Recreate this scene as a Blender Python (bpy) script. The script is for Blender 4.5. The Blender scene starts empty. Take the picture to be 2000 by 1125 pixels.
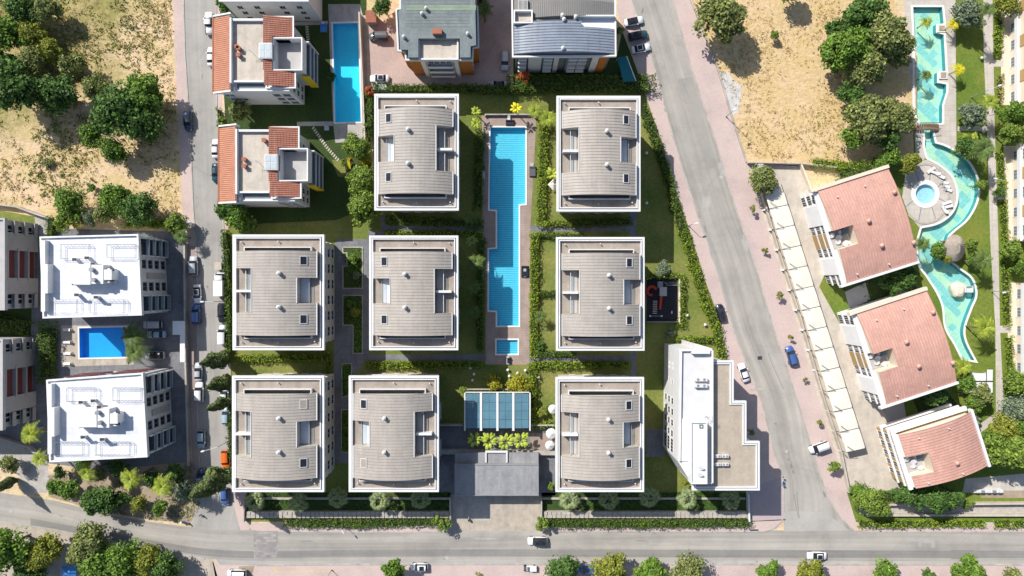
import bpy, math, random
import numpy as np
from math import radians, sin, cos, pi, atan2, hypot
random.seed(7)
scene = bpy.context.scene
COL = scene.collection
# ------------------------------------------------------------------ camera, sky, sun, exposure
CAM_H, FOC = 150.0, 1275.0           # flying height in metres, focal length in pixels of a 2000 px wide frame
cam_d = bpy.data.cameras.new('camera'); cam = bpy.data.objects.new('camera', cam_d); COL.objects.link(cam)
cam.location = (0, 0, CAM_H); cam.rotation_euler = (0, 0, 0)
cam_d.sensor_width = 36.0; cam_d.lens = 36.0*FOC/2000.0; cam_d.clip_end = 5000
scene.camera = cam
world = bpy.data.worlds.new('World'); scene.world = world; world.use_nodes = True
wn = world.node_tree; bg = wn.nodes['Background']
sky = wn.nodes.new('ShaderNodeTexSky'); sky.sky_type = 'NISHITA'; sky.sun_disc = False
SUN_EL = radians(42.5)
sky.sun_elevation = SUN_EL; sky.sun_rotation = radians(-45); sky.air_density = 1.0; sky.dust_density = 1.2
wn.links.new(sky.outputs[0], bg.inputs[0]); bg.inputs[1].default_value = 0.1
sun_d = bpy.data.lights.new('sun', 'SUN'); sun_d.energy = 4.6; sun_d.angle = radians(0.5); sun_d.color = (1, .965, .91)
sun = bpy.data.objects.new('sun', sun_d); COL.objects.link(sun)
sun.rotation_euler = (radians(90)-SUN_EL, 0, radians(-135)); sun.location = (-60, 60, 90)   # light comes from the upper left of the picture
scene.view_settings.view_transform = 'Standard'; scene.view_settings.look = 'None'
scene.view_settings.exposure = 0.42; scene.view_settings.gamma = 1; scene.view_settings.use_curve_mapping = False
# ------------------------------------------------------------------ measuring
def W(u, v, z=0.0):
    s = (CAM_H-z)/FOC
    return ((u-1000)*s, (562.5-v)*s)
S0 = CAM_H/FOC
# ------------------------------------------------------------------ materials
def rgb(c, k=1.0): return (c[0]*k, c[1]*k, c[2]*k, 1)
class NT:
    def __init__(s, name):
        s.m = bpy.data.materials.new(name); s.m.use_nodes = True; s.t = s.m.node_tree
        s.b = s.t.nodes['Principled BSDF']; s.out = s.t.nodes['Material Output']
    def n(s, typ, **kw):
        x = s.t.nodes.new(typ)
        for k, v in kw.items(): setattr(x, k, v)
        return x
    def l(s, a, b): s.t.links.new(a, b)
    def pos(s): return s.n('ShaderNodeNewGeometry').outputs['Position']
    def noise(s, scale, detail=4, vec=None, rough=.55, dist=0):
        x = s.n('ShaderNodeTexNoise'); x.inputs['Scale'].default_value = scale; x.inputs['Detail'].default_value = detail
        x.inputs['Roughness'].default_value = rough; x.inputs['Distortion'].default_value = dist
        s.l(vec if vec is not None else s.pos(), x.inputs['Vector']); return x.outputs['Fac']
    def ramp(s, fac, stops, interp='LINEAR'):
        x = s.n('ShaderNodeValToRGB'); e = x.color_ramp.elements; x.color_ramp.interpolation = interp
        while len(e) < len(stops): e.new(.5)
        for el, (p, c) in zip(e, stops): el.position = p; el.color = c if len(c) == 4 else (*c, 1)
        s.l(fac, x.inputs[0]); return x.outputs[0]
    def mix(s, fac, a, b, mode='MIX'):
        x = s.n('ShaderNodeMix', data_type='RGBA', blend_type=mode)
        for i, val in ((0, fac), (6, a), (7, b)):
            if hasattr(val, 'is_output'): s.l(val, x.inputs[i])
            else: x.inputs[i].default_value = val if i == 0 else ((*val, 1) if len(val) == 3 else val)
        return x.outputs[2]
    def math(s, op, a, b=0.0):
        x = s.n('ShaderNodeMath', operation=op)
        for i, val in ((0, a), (1, b)):
            if hasattr(val, 'is_output'): s.l(val, x.inputs[i])
            else: x.inputs[i].default_value = val
        return x.outputs[0]
    def mapping(s, vec, scale=(1,1,1), rot=0, loc=(0,0,0)):
        x = s.n('ShaderNodeMapping'); x.inputs['Scale'].default_value = scale; x.inputs['Rotation'].default_value = (0,0,rot); x.inputs['Location'].default_value = loc
        s.l(vec, x.inputs['Vector']); return x.outputs[0]
    def bump(s, fac, strength=.3, dist=.05):
        x = s.n('ShaderNodeBump'); x.inputs['Strength'].default_value = strength; x.inputs['Distance'].default_value = dist
        s.l(fac, x.inputs['Height']); s.l(x.outputs[0], s.b.inputs['Normal'])
    def fin(s, col, rough=.8, spec=.3, metal=0):
        if hasattr(col, 'is_output'): s.l(col, s.b.inputs['Base Color'])
        else: s.b.inputs['Base Color'].default_value = rgb(col)
        s.b.inputs['Roughness'].default_value = rough; s.b.inputs['Specular IOR Level'].default_value = spec; s.b.inputs['Metallic'].default_value = metal
        return s.m
MAT = {}
def plain(name, col, rough=.75, var=.14, scale=.6, spec=.3, metal=0, fine=.08, bump=0, stain=0, rnd=0, seams=None):
    """base colour with broad wear, fine grain"""
    t = NT(name)
    a = t.ramp(t.noise(scale, 5), [(.3, rgb(col, 1-var)), (.7, rgb(col, 1+var*.6))])
    g = t.ramp(t.noise(scale*14, 3), [(.3, (1-fine,)*3), (.7, (1+fine,)*3)])
    c = t.mix(1.0, a, g, 'MULTIPLY')
    if stain:      # dirt blotches and long weathered streaks
        c = t.mix(1, c, t.ramp(t.noise(.42, 7, rough=.72, dist=.4), [(.36, (1-stain, 1-stain, 1-stain*.95)), (.56, (1,1,1))]), 'MULTIPLY')
        c = t.mix(1, c, t.ramp(t.noise(1, 5, t.mapping(t.pos(), (.9,.12,1)), .65), [(.34, (1-stain*.6,)*3), (.6, (1+stain*.12,)*3)]), 'MULTIPLY')
    if rnd: c = t.mix(1, c, t.ramp(t.n('ShaderNodeObjectInfo').outputs['Random'], [(0, (1-rnd, 1-rnd, 1-rnd)), (1, (1+rnd, 1+rnd*.8, 1+rnd*.5))]), 'MULTIPLY')
    if seams:      # laps of the roofing sheets
        b = t.n('ShaderNodeTexBrick'); t.l(t.pos(), b.inputs[0]); b.inputs['Scale'].default_value = 1; b.inputs['Brick Width'].default_value = seams[0]; b.inputs['Row Height'].default_value = seams[1]; b.inputs['Mortar Size'].default_value = .035
        b.inputs['Color1'].default_value = (1,1,1,1); b.inputs['Color2'].default_value = (.955,.955,.96,1); b.inputs['Mortar'].default_value = (.8,.8,.82,1); c = t.mix(1, c, b.outputs['Color'], 'MULTIPLY')
    if bump: t.bump(t.noise(scale*20, 3), bump)
    MAT[name] = t.fin(c, rough, spec, metal); return MAT[name]
plain('white_paint', (.66,.655,.645), .55, .05, .5)
plain('white_trim', (.60,.59,.58), .55, .06, .5)
plain('white_roof', (.69,.70,.73), .5, .05, .25, fine=.03, stain=.13, seams=(8,1.15))
plain('beige_wall', (.50,.46,.40), .8, .08)
plain('vault_metal', (.39,.353,.312), .5, .07, .25, .35, fine=.05, stain=.13, rnd=.05)
plain('vault_seam', (.29,.265,.235), .5, .05)
plain('tan_terrace', (.335,.285,.24), .9, .10, .5, fine=.15, stain=.16)
plain('sand_terrace', (.405,.345,.275), .9, .08, .4, fine=.12, stain=.12)
plain('terrace_floor', (.66,.67,.70), .6, .06)
plain('concrete', (.43,.40,.36), .85, .16, .35, stain=.2)
plain('concrete_light', (.52,.46,.385), .85, .10, .25, fine=.06, stain=.16)
plain('grey_wall', (.41,.395,.385), .8, .08)
plain('mauve_wall', (.36,.33,.315), .8, .08)
plain('red_panel', (.14,.032,.03), .6, .1)
plain('dark_glass', (.022,.026,.034), .12, .2, 1, .35)
plain('bright_white', (.82,.81,.80), .55, .05, .5)
plain('lantern_glass', (.46,.52,.54), .15, .1, .5, .5)
plain('roof_lap', (.165,.193,.193), .7, .14, .3)
plain('teal_glass', (.05,.16,.19), .08, .2, 1, .6)
plain('pergola_glass', (.10,.21,.27), .12, .15, .3, .6)
plain('dark_metal', (.05,.05,.055), .5, .1)
plain('grey_metal', (.30,.31,.33), .45, .1, metal=.3)
plain('roof_green', (.185,.215,.215), .7, .14, .12, stain=.2)
plain('roof_moss', (.22,.28,.20), .8, .2, .3)
plain('roof_blue', (.235,.27,.33), .4, .12, .2, .4, stain=.15)
plain('roof_brown', (.22,.205,.185), .7, .12, .2)
plain('orange_wall', (.42,.15,.03), .75, .08)
plain('slate_wall', (.16,.18,.20), .7, .1)
plain('yellow_paint', (.70,.50,.02), .6, .06)
plain('tan_panel', (.40,.27,.12), .75, .08)
plain('cream_wall', (.66,.57,.45), .8, .06)
plain('cream_cloth', (.70,.665,.57), .9, .05, .4, stain=.1)
plain('pink_roof', (.56,.33,.265), .55, .09, .18, .35, stain=.16, rnd=.04)
plain('pink_seam', (.49,.27,.215), .5, .05)
plain('pool_teal', (.06,.32,.36), .4, .1)
plain('navy_panel', (.03,.04,.06), .5, .1)
plain('orange_tile', (.44,.20,.125), .75, .14, .7, fine=.25)
plain('red_tile', (.34,.14,.095), .75, .16, .9, fine=.3)
plain('brick_red', (.34,.13,.08), .8, .12, 2)
plain('stone', (.42,.38,.33), .9, .2, 1.2, fine=.2, bump=.4)
plain('slate_paving', (.20,.20,.21), .8, .16, .35, fine=.12, stain=.22, seams=(1.1,1.1))
plain('deck', (.36,.275,.235), .8, .12, .4, fine=.1, stain=.15, seams=(2.2,.55))
plain('deck_tan', (.44,.38,.31), .85, .12, .4, fine=.1, stain=.2)
plain('promenade', (.52,.47,.41), .85, .08, .3, stain=.12, seams=(2.4,1.2))
plain('gate_roof', (.29,.29,.295), .7, .08, .2, stain=.2, seams=(3,6))
plain('wood', (.20,.13,.08), .75, .2, 2)
plain('thatch', (.36,.31,.26), .95, .25, 1.5, fine=.3, bump=.5)
plain('bark', (.10,.075,.055), .95, .2, 3, bump=.5)
plain('palm_bark', (.17,.13,.095), .95, .2, 3, bump=.5)
plain('rubber_floor', (.028,.03,.04), .9, .2, .5)
plain('red_plastic', (.55,.05,.03), .45, .05)
plain('blue_plastic', (.05,.22,.55), .45, .05)
plain('tyre', (.018,.018,.02), .8, .1)
plain('rim', (.42,.43,.45), .35, .05, metal=.6)
plain('lamp_clear', (.75,.75,.72), .15, .02)
plain('lamp_red', (.4,.02,.02), .2, .02)
plain('soil', (.33,.26,.19), .95, .25, .5, fine=.2)
plain('teal_awning', (.01,.14,.17), .7, .1)
plain('pool_coping', (.72,.70,.66), .7, .06)
plain('gravel_patch', (.52,.50,.48), .95, .2, .8, fine=.2)
def paint(name, col):
    t = NT(name); t.b.inputs['Coat Weight'].default_value = .6; t.b.inputs['Coat Roughness'].default_value = .08
    c = t.ramp(t.noise(.8, 3), [(.3, rgb(col, .93)), (.7, rgb(col, 1.04))])
    MAT[name] = t.fin(c, .35, .5)
for nm, c in dict(car_white=(.74,.75,.77), car_silver=(.42,.44,.47), car_grey=(.10,.10,.11), car_black=(.014,.016,.02), car_navy=(.022,.045,.10),
                  car_blue=(.05,.11,.30), car_teal=(.015,.06,.085), car_orange=(.75,.13,.01), car_sky=(.30,.42,.52)).items(): paint(nm, c)
def leaf(name, col, dark=.45, bright=1.5, hue=(1,1,1)):
    """foliage: every leaf clump has its own tone, and broad patches drift in tone"""
    col = tuple(c*1.7 for c in col); t = NT(name); g = t.n('ShaderNodeNewGeometry')
    a = t.ramp(g.outputs['Random Per Island'], [(0, rgb(col, dark)), (.55, rgb(col)), (1, rgb((col[0]*hue[0], col[1]*hue[1], col[2]*hue[2]), bright))])
    b = t.ramp(t.noise(.55, 3), [(.3, (.72,.78,.8)), (.7, (1.25,1.18,1.0))])
    c = t.mix(1, a, b, 'MULTIPLY'); t.fin(c, .6, .25)
    tr = t.n('ShaderNodeBsdfTranslucent'); t.l(c, tr.inputs[0]); mx = t.n('ShaderNodeMixShader'); mx.inputs[0].default_value = .22
    t.l(t.b.outputs[0], mx.inputs[1]); t.l(tr.outputs[0], mx.inputs[2]); t.l(mx.outputs[0], t.out.inputs[0]); MAT[name] = t.m
leaf('leaf_dark', (.052,.10,.022)); leaf('leaf_mid', (.085,.145,.022)); leaf('leaf_olive', (.13,.15,.05)); leaf('leaf_yellow', (.145,.16,.026))
leaf('leaf_grey', (.115,.145,.095)); leaf('leaf_bright', (.105,.155,.026)); leaf('leaf_cypress', (.075,.10,.036)); leaf('leaf_gold', (.21,.20,.018))
leaf('palm_green', (.085,.125,.035), .6, 1.4); leaf('palm_lime', (.21,.25,.035), .6, 1.4); leaf('palm_silver', (.165,.20,.10), .6, 1.4); leaf('palm_yellow', (.40,.36,.02), .6, 1.3)
leaf('hedge_green', (.062,.10,.016)); leaf('hedge_lime', (.13,.18,.016)); leaf('straw', (.32,.245,.125), .6, 1.3); leaf('weed', (.20,.18,.055), .6, 1.3); leaf('flower_red', (.30,.08,.03))
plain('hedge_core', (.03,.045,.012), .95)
def lawn(name, a, b):
    t = NT(name); n1 = t.noise(.12, 5); n2 = t.noise(1.6, 4)
    c = t.ramp(n1, [(.32, rgb(a)), (.6, rgb(b)), (.8, rgb((b[0]*1.25, b[1]*1.02, b[2]*1.1)))]); c = t.mix(t.ramp(t.noise(.33, 6, rough=.7), [(.58, (0,0,0)), (.75, (.6,.6,.6))]), c, rgb((b[0]*1.5, b[1]*1.08, b[2]*1.5))); d = t.ramp(n2, [(.25, (.72,.76,.7)), (.75, (1.22,1.16,1.1))])
    t.bump(t.noise(9, 3), .6, .06); MAT[name] = t.fin(t.mix(1, c, d, 'MULTIPLY'), .9, .1)
lawn('lawn', (.115,.16,.036), (.205,.213,.066)); lawn('lawn_rich', (.10,.165,.028), (.16,.20,.04)); lawn('lawn_dark', (.035,.062,.022), (.055,.085,.026))  # lawn_dark: darker copy for shaded grass, shade put into its colour; also planting beds
# dry ground with straw, bare earth and green weed patches; green towards one side
def field(name, gx, gy, off, wide, earth=(.60,.46,.325), straw=(.54,.44,.235), green=(.27,.255,.085)):
    t = NT(name); p = t.pos(); sp = t.n('ShaderNodeSeparateXYZ'); t.l(p, sp.inputs[0])
    g = t.math('ADD', t.math('ADD', t.math('MULTIPLY', sp.outputs[0], gx), t.math('MULTIPLY', sp.outputs[1], gy)), off)
    g = t.math('ADD', g, t.math('MULTIPLY', t.math('SUBTRACT', t.noise(.09, 5), .5), wide))
    c = t.mix(t.ramp(t.noise(.16, 6, rough=.65), [(.42, (0,0,0)), (.58, (1,1,1))]), earth, straw)
    gm = t.ramp(g, [(.4, (0,0,0)), (.75, (1,1,1))]); gr = t.ramp(t.noise(.5, 5, rough=.7), [(.3, rgb(green, .55)), (.55, rgb(green)), (.75, rgb((.40,.33,.14)))])
    c = t.mix(gm, c, gr)
    d = t.ramp(t.noise(1.1, 6, rough=.7), [(.3, (.74,.73,.70)), (.5, (1,1,1)), (.75, (1.15,1.14,1.12))])
    st = t.ramp(t.noise(1, 6, t.mapping(p, (.5,2.2,1), .5), .7, 1.2), [(.3, (.84,.83,.8)), (.6, (1.07,1.07,1.07))])
    t.bump(t.noise(1.6, 6), .6, .2); MAT[name] = t.fin(t.mix(1, t.mix(1, c, d, 'MULTIPLY'), st, 'MULTIPLY'), .95, .1)
field('dry_field', -.013, .014, -1.5, 1.1, (.60,.445,.295), (.53,.41,.215), (.30,.27,.10)); field('dry_lot', .02, .006, -2.05, .6, (.58,.43,.26), (.54,.40,.20), (.24,.22,.08))
field('far_ground', 0, 0, .1, .5)
# asphalt: UV.x runs along the road, UV.y across it, in metres
def asphalt(name, col, streak=.16, tint=(1,1,1)):
    t = NT(name); uv = t.n('ShaderNodeUVMap').outputs[0]
    s1 = t.noise(1, 4, t.mapping(uv, (.012, .42, 1))); s2 = t.noise(1, 4, t.mapping(uv, (.05, 1.6, 1), loc=(3,7,0)))
    a = t.ramp(s1, [(.28, rgb(col, 1-streak*1.3)), (.5, rgb(col)), (.72, rgb(col, 1+streak))]); b = t.ramp(s2, [(.3, (.93,)*3), (.7, (1.05,)*3)])
    c = t.mix(1, a, b, 'MULTIPLY'); bl = t.ramp(t.noise(.13, 6, rough=.65), [(.28, (.78,.78,.79)), (.5, (.98,.98,.98)), (.72, (1.10,1.09,1.07))]); c = t.mix(1, c, bl, 'MULTIPLY')
    f = t.ramp(t.noise(7, 3), [(.3, (.94,)*3), (.7, (1.05,)*3)])
    cr = t.n('ShaderNodeTexVoronoi', feature='DISTANCE_TO_EDGE'); cr.inputs['Scale'].default_value = .16; 
    wv = t.mix(.35, t.pos(), t.n('ShaderNodeTexNoise').outputs['Color'], 'ADD'); t.l(wv, cr.inputs['Vector'])
    ck = t.ramp(cr.outputs['Distance'], [(.0, (.9,)*3), (.012, (1,1,1))])
    MAT[name] = t.fin(t.mix(1, t.mix(1, c, f, 'MULTIPLY'), ck, 'MULTIPLY'), .9, .2)
asphalt('asphalt', (.352,.328,.293), .2); asphalt('asphalt_side', (.335,.317,.292), .1); asphalt('asphalt_old', (.24,.23,.215), .12); asphalt('asphalt_mid', (.31,.292,.262)); asphalt('asphalt_pale', (.385,.365,.335), .1)
def paver(name, c1, c2, mortar, scale, rot=0, var=.1):
    t = NT(name); v = t.mapping(t.pos(), rot=rot)
    b = t.n('ShaderNodeTexBrick'); t.l(v, b.inputs[0]); b.inputs['Scale'].default_value = scale; b.inputs['Color1'].default_value = rgb(c1); b.inputs['Color2'].default_value = rgb(c2)
    b.inputs['Mortar'].default_value = rgb(mortar); b.inputs['Mortar Size'].default_value = .018; b.inputs['Brick Width'].default_value = .5; b.inputs['Row Height'].default_value = .25
    n = t.ramp(t.noise(.14, 6, rough=.65), [(.28, (1-var*1.6, 1-var*1.6, 1-var*1.4)), (.5, (1,1,1)), (.75, (1+var, 1+var*.9, 1+var*.8))]); f = t.ramp(t.noise(2.5, 5, rough=.7), [(.3, (.9,)*3), (.7, (1.07,)*3)])
    t.bump(b.outputs['Fac'], .2, .01); MAT[name] = t.fin(t.mix(1, t.mix(1, b.outputs['Color'], n, 'MULTIPLY'), f, 'MULTIPLY'), .9, .2)
paver('pink_paver', (.53,.41,.37), (.49,.385,.35), (.46,.375,.345), 2.2, .3); paver('court_paver', (.47,.36,.31), (.42,.31,.275), (.36,.28,.25), 1.6, .1, .14)
paver('brown_paver', (.34,.265,.24), (.29,.23,.21), (.3,.25,.23), 2.0, .05, .14); paver('patch_paver', (.24,.225,.21), (.36,.33,.31), (.26,.24,.23), .42, 0, .1); paver('yellow_paver', (.62,.46,.20), (.56,.42,.2), (.5,.4,.25), 2)
paver('lilac_paver', (.44,.355,.35), (.41,.335,.335), (.38,.32,.32), 2.2, .2)
# pools: floor print and water surface
def pool_floor(name, a, b, stripe=0, var=.12):
    t = NT(name)
    if stripe:
        w = t.n('ShaderNodeTexWave', bands_direction='Y', wave_profile='SIN'); t.l(t.pos(), w.inputs[0]); w.inputs['Scale'].default_value = stripe; w.inputs['Distortion'].default_value = .6; w.inputs['Detail'].default_value = 1
        c = t.ramp(w.outputs['Fac'], [(.62, rgb(a)), (.9, rgb(b))])
    else: c = t.ramp(t.noise(.12, 4), [(.35, rgb(a)), (.65, rgb(b))])
    d = t.ramp(t.noise(1.3, 4, dist=1.5), [(.3, (1-var,)*3), (.7, (1+var,)*3)]); MAT[name] = t.fin(t.mix(1, c, d, 'MULTIPLY'), .5, .3)
pool_floor('floor_blue', (.01,.74,.95), (.015,.76,.95), var=.05); pool_floor('floor_cyan', (.06,.52,.72), (.26,.70,.82), .74, .08); pool_floor('floor_deepblue', (.02,.42,.86), (.025,.45,.88), var=.06)
pool_floor('floor_aqua', (.54,.80,.70), (.58,.83,.68)); pool_floor('floor_shallow', (.50,.72,.80), (.58,.78,.84)); pool_floor('tile_aqua', (.31,.66,.64), (.34,.70,.66)); pool_floor('tile_lime', (.64,.84,.56), (.60,.82,.60))
def water(name, tint, fr=.05):
    t = NT(name); t.t.nodes.remove(t.b)
    tr = t.n('ShaderNodeBsdfTransparent'); tr.inputs[0].default_value = rgb(tint); gl = t.n('ShaderNodeBsdfGlossy'); gl.inputs['Roughness'].default_value = .06
    bp = t.n('ShaderNodeBump'); bp.inputs['Strength'].default_value = .25; bp.inputs['Distance'].default_value = .05; t.l(t.noise(1.4, 3), bp.inputs['Height']); t.l(bp.outputs[0], gl.inputs['Normal'])
    mx = t.n('ShaderNodeMixShader'); lw = t.n('ShaderNodeFresnel'); lw.inputs[0].default_value = 1.33; t.l(lw.outputs[0], mx.inputs[0])
    t.l(tr.outputs[0], mx.inputs[1]); t.l(gl.outputs[0], mx.inputs[2]); t.l(mx.outputs[0], t.out.inputs[0]); MAT[name] = t.m
water('water_blue', (.88,1,1)); water('water_aqua', (.90,1,1))
def glass(name, tint):
    t = NT(name); t.t.nodes.remove(t.b); tr = t.n('ShaderNodeBsdfTransparent'); tr.inputs[0].default_value = rgb(tint); gl = t.n('ShaderNodeBsdfGlossy'); gl.inputs['Roughness'].default_value = .05
    mx = t.n('ShaderNodeMixShader'); mx.inputs[0].default_value = .12; t.l(tr.outputs[0], mx.inputs[1]); t.l(gl.outputs[0], mx.inputs[2]); t.l(mx.outputs[0], t.out.inputs[0]); MAT[name] = t.m
glass('clear_glass', (.86,.92,.95))
# ------------------------------------------------------------------ mesh building
class MB:
    def __init__(s): s.v = []; s.f = []; s.mi = []
    def add(s, vs, fs, m=0):
        o = len(s.v); s.v += [tuple(p) for p in vs]; s.f += [tuple(i+o for i in f) for f in fs]; s.mi += [m]*len(fs); return s
    def box(s, x0, x1, y0, y1, z0, z1, m=0):
        if x0 > x1: x0, x1 = x1, x0
        if y0 > y1: y0, y1 = y1, y0
        return s.add([(x0,y0,z0),(x1,y0,z0),(x1,y1,z0),(x0,y1,z0),(x0,y0,z1),(x1,y0,z1),(x1,y1,z1),(x0,y1,z1)],
                     [(3,2,1,0),(4,5,6,7),(0,1,5,4),(1,2,6,5),(2,3,7,6),(3,0,4,7)], m)
    def prism(s, pts, z0, z1, m=0, mtop=None):
        if sum(pts[i][0]*pts[(i+1)%len(pts)][1]-pts[(i+1)%len(pts)][0]*pts[i][1] for i in range(len(pts))) < 0: pts = pts[::-1]
        n = len(pts); z1s = z1 if isinstance(z1, (list, tuple)) else [z1]*n
        vs = [(x,y,z0) for x,y in pts]+[(x,y,z1s[i]) for i,(x,y) in enumerate(pts)]
        s.add(vs, [(i,(i+1)%n,n+(i+1)%n,n+i) for i in range(n)]+[tuple(range(n-1,-1,-1))], m)
        o = len(s.v)-2*n; s.f.append(tuple(o+n+i for i in range(n))); s.mi.append(m if mtop is None else mtop); return s
    def frame(s, x0, x1, y0, y1, w, z0, z1, m=0):
        s.box(x0,x1,y0,y0+w,z0,z1,m); s.box(x0,x1,y1-w,y1,z0,z1,m); s.box(x0,x0+w,y0+w,y1-w,z0,z1,m); return s.box(x1-w,x1,y0+w,y1-w,z0,z1,m)
    def cyl(s, x, y, z0, z1, r0, r1=None, n=10, m=0):
        r1 = r0 if r1 is None else r1
        vs = [(x+r0*cos(2*pi*i/n), y+r0*sin(2*pi*i/n), z0) for i in range(n)]+[(x+r1*cos(2*pi*i/n), y+r1*sin(2*pi*i/n), z1) for i in range(n)]
        return s.add(vs, [(i,(i+1)%n,n+(i+1)%n,n+i) for i in range(n)]+[tuple(range(n-1,-1,-1)), tuple(range(n,2*n))], m)
    def tube(s, p, q, r, r2=None, n=6, m=0):
        from mathutils import Vector
        p, q = Vector(p), Vector(q); d = (q-p).normalized(); a = d.orthogonal().normalized(); b = d.cross(a); r2 = r if r2 is None else r2
        vs = [p+(a*cos(2*pi*i/n)+b*sin(2*pi*i/n))*r for i in range(n)]+[q+(a*cos(2*pi*i/n)+b*sin(2*pi*i/n))*r2 for i in range(n)]
        return s.add(vs, [(i,(i+1)%n,n+(i+1)%n,n+i) for i in range(n)]+[tuple(range(n-1,-1,-1)), tuple(range(n,2*n))], m)
    def strip(s, pts, w, z0, z1, m=0):
        """a wall or band of width w along a polyline, mitred"""
        L, R = offset(pts, w/2), offset(pts, -w/2); n = len(pts)
        vs = [(x,y,z0) for x,y in L]+[(x,y,z0) for x,y in R]+[(x,y,z1) for x,y in L]+[(x,y,z1) for x,y in R]; fs = []
        for i in range(n-1):
            fs += [(2*n+i,3*n+i,3*n+i+1,2*n+i+1)[::-1], (i,i+1,n+i+1,n+i)[::-1], (i,2*n+i,2*n+i+1,i+1)[::-1], (n+i,n+i+1,3*n+i+1,3*n+i)[::-1]]
        fs += [(0,n,3*n,2*n), (n-1,3*n-1,4*n-1,2*n-1)]
        return s.add(vs, fs, m)
    def mesh(s, name, mats, smooth=False):
        me = bpy.data.meshes.new(name); me.from_pydata(s.v, [], s.f)
        for m in (mats if isinstance(mats, (list, tuple)) else [mats]): me.materials.append(MAT[m])
        if max(s.mi, default=0): me.polygons.foreach_set('material_index', s.mi)
        if smooth: me.polygons.foreach_set('use_smooth', [True]*len(s.f))
        return me
    def build(s, name, mats, parent=None, loc=(0,0,0), rz=0, smooth=False, kind=None):
        return place(name, s.mesh(name, mats, smooth), parent, loc, rz, kind)
KIDS = {}
def place(name, me, parent=None, loc=(0,0,0), rz=0, kind=None, sc=None):
    o = bpy.data.objects.new(name, me); COL.objects.link(o); o.location = loc; o.rotation_euler = (0,0,rz)
    if sc: o.scale = sc
    if parent is not None: o.parent = parent; KIDS.setdefault(parent.name, []).append(o)
    if kind: o['kind'] = kind
    return o
def tag(o, label, cat, group=None):
    o['label'] = label; o['category'] = cat
    if group: o['group'] = group
    return o
def thing(name, label, cat, x, y, z=0, rz=0, group=None):
    return tag(place(name, None, None, (x,y,z), rz), label, cat, group)
def dup(root, loc, rz, label, group=None, sc=None):
    r = root.copy(); COL.objects.link(r); r.location = loc; r.rotation_euler = (0,0,rz); r['label'] = label
    if group: r['group'] = group
    if sc: r.scale = sc
    for ch in KIDS.get(root.name, []):
        c = ch.copy(); COL.objects.link(c); c.parent = r; KIDS.setdefault(r.name, []).append(c)
        for g in KIDS.get(ch.name, []):
            d = g.copy(); COL.objects.link(d); d.parent = c; KIDS.setdefault(c.name, []).append(d)
    return r
def offset(pts, d):
    out = []; n = len(pts)
    for i, (x, y) in enumerate(pts):
        a = pts[max(i-1, 0)]; b = pts[min(i+1, n-1)]
        d1 = (x-a[0], y-a[1]); d2 = (b[0]-x, b[1]-y)
        if i == 0: d1 = d2
        if i == n-1: d2 = d1
        l1, l2 = hypot(*d1) or 1, hypot(*d2) or 1; n1 = (-d1[1]/l1, d1[0]/l1); n2 = (-d2[1]/l2, d2[0]/l2)
        m = (n1[0]+n2[0], n1[1]+n2[1]); k = m[0]*n1[0]+m[1]*n1[1]; k = d/max(k, .35)
        out.append((x+m[0]*k, y+m[1]*k))
    return out
def smooth(pts, n=6, closed=False):
    out = []; N = len(pts)
    for i in range(N if closed else N-1):
        g = (lambda k: pts[k % N]) if closed else (lambda k: pts[min(max(k, 0), N-1)])
        p0, p1, p2, p3 = g(i-1), g(i), g(i+1), g(i+2)
        for j in range(n):
            t = j/n; out.append(tuple(.5*(2*p1[k]+(p2[k]-p0[k])*t+(2*p0[k]-5*p1[k]+4*p2[k]-p3[k])*t*t+(3*p1[k]-p0[k]-3*p2[k]+p3[k])*t**3) for k in (0, 1)))
    if not closed: out.append(pts[-1])
    return out
def PX(pts, z=0.0): return [W(u, v, z) for u, v in pts]
LV = .004
def sheet(name, px, mat, lv, thick=0):
    """a flat area of ground; lv = its place in the stack of flush sheets"""
    m = MB(); p = PX(px)
    if thick: m.prism(p, 0, thick)
    else:
        if sum(p[i][0]*p[(i+1)%len(p)][1]-p[(i+1)%len(p)][0]*p[i][1] for i in range(len(p))) < 0: p = p[::-1]
        m.add([(x,y,lv*LV) for x,y in p], [tuple(range(len(p)))])
    return m.build(name, mat, kind='structure')
def road(name, left, right, mat, lv, n=10):
    """a strip between two edges (same number of points), UVs in metres along and across"""
    L, R = PX(smooth(left, n)), PX(smooth(right, n)); k = 6; m = MB(); uv = []; s = 0; rows = []
    for i in range(len(L)):
        if i: s += hypot((L[i][0]+R[i][0]-L[i-1][0]-R[i-1][0])/2, (L[i][1]+R[i][1]-L[i-1][1]-R[i-1][1])/2)
        w = hypot(L[i][0]-R[i][0], L[i][1]-R[i][1]); rows.append([((L[i][0]*(1-t/k)+R[i][0]*t/k, L[i][1]*(1-t/k)+R[i][1]*t/k, lv*LV), (s, w*t/k)) for t in range(k+1)])
    vs = [p for r in rows for p, _ in r]; us = [u for r in rows for _, u in r]; fs = []
    for i in range(len(rows)-1):
        for j in range(k): a = i*(k+1)+j; fs.append((a, a+k+1, a+k+2, a+1))
    m.add(vs, fs); me = m.mesh(name, mat); ul = me.uv_layers.new(name='UVMap')
    ul.data.foreach_set('uv', [c for f in fs for i in f for c in us[i]])
    if me.polygons[0].normal.z < 0: me.flip_normals()
    return place(name, me, kind='structure')
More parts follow.
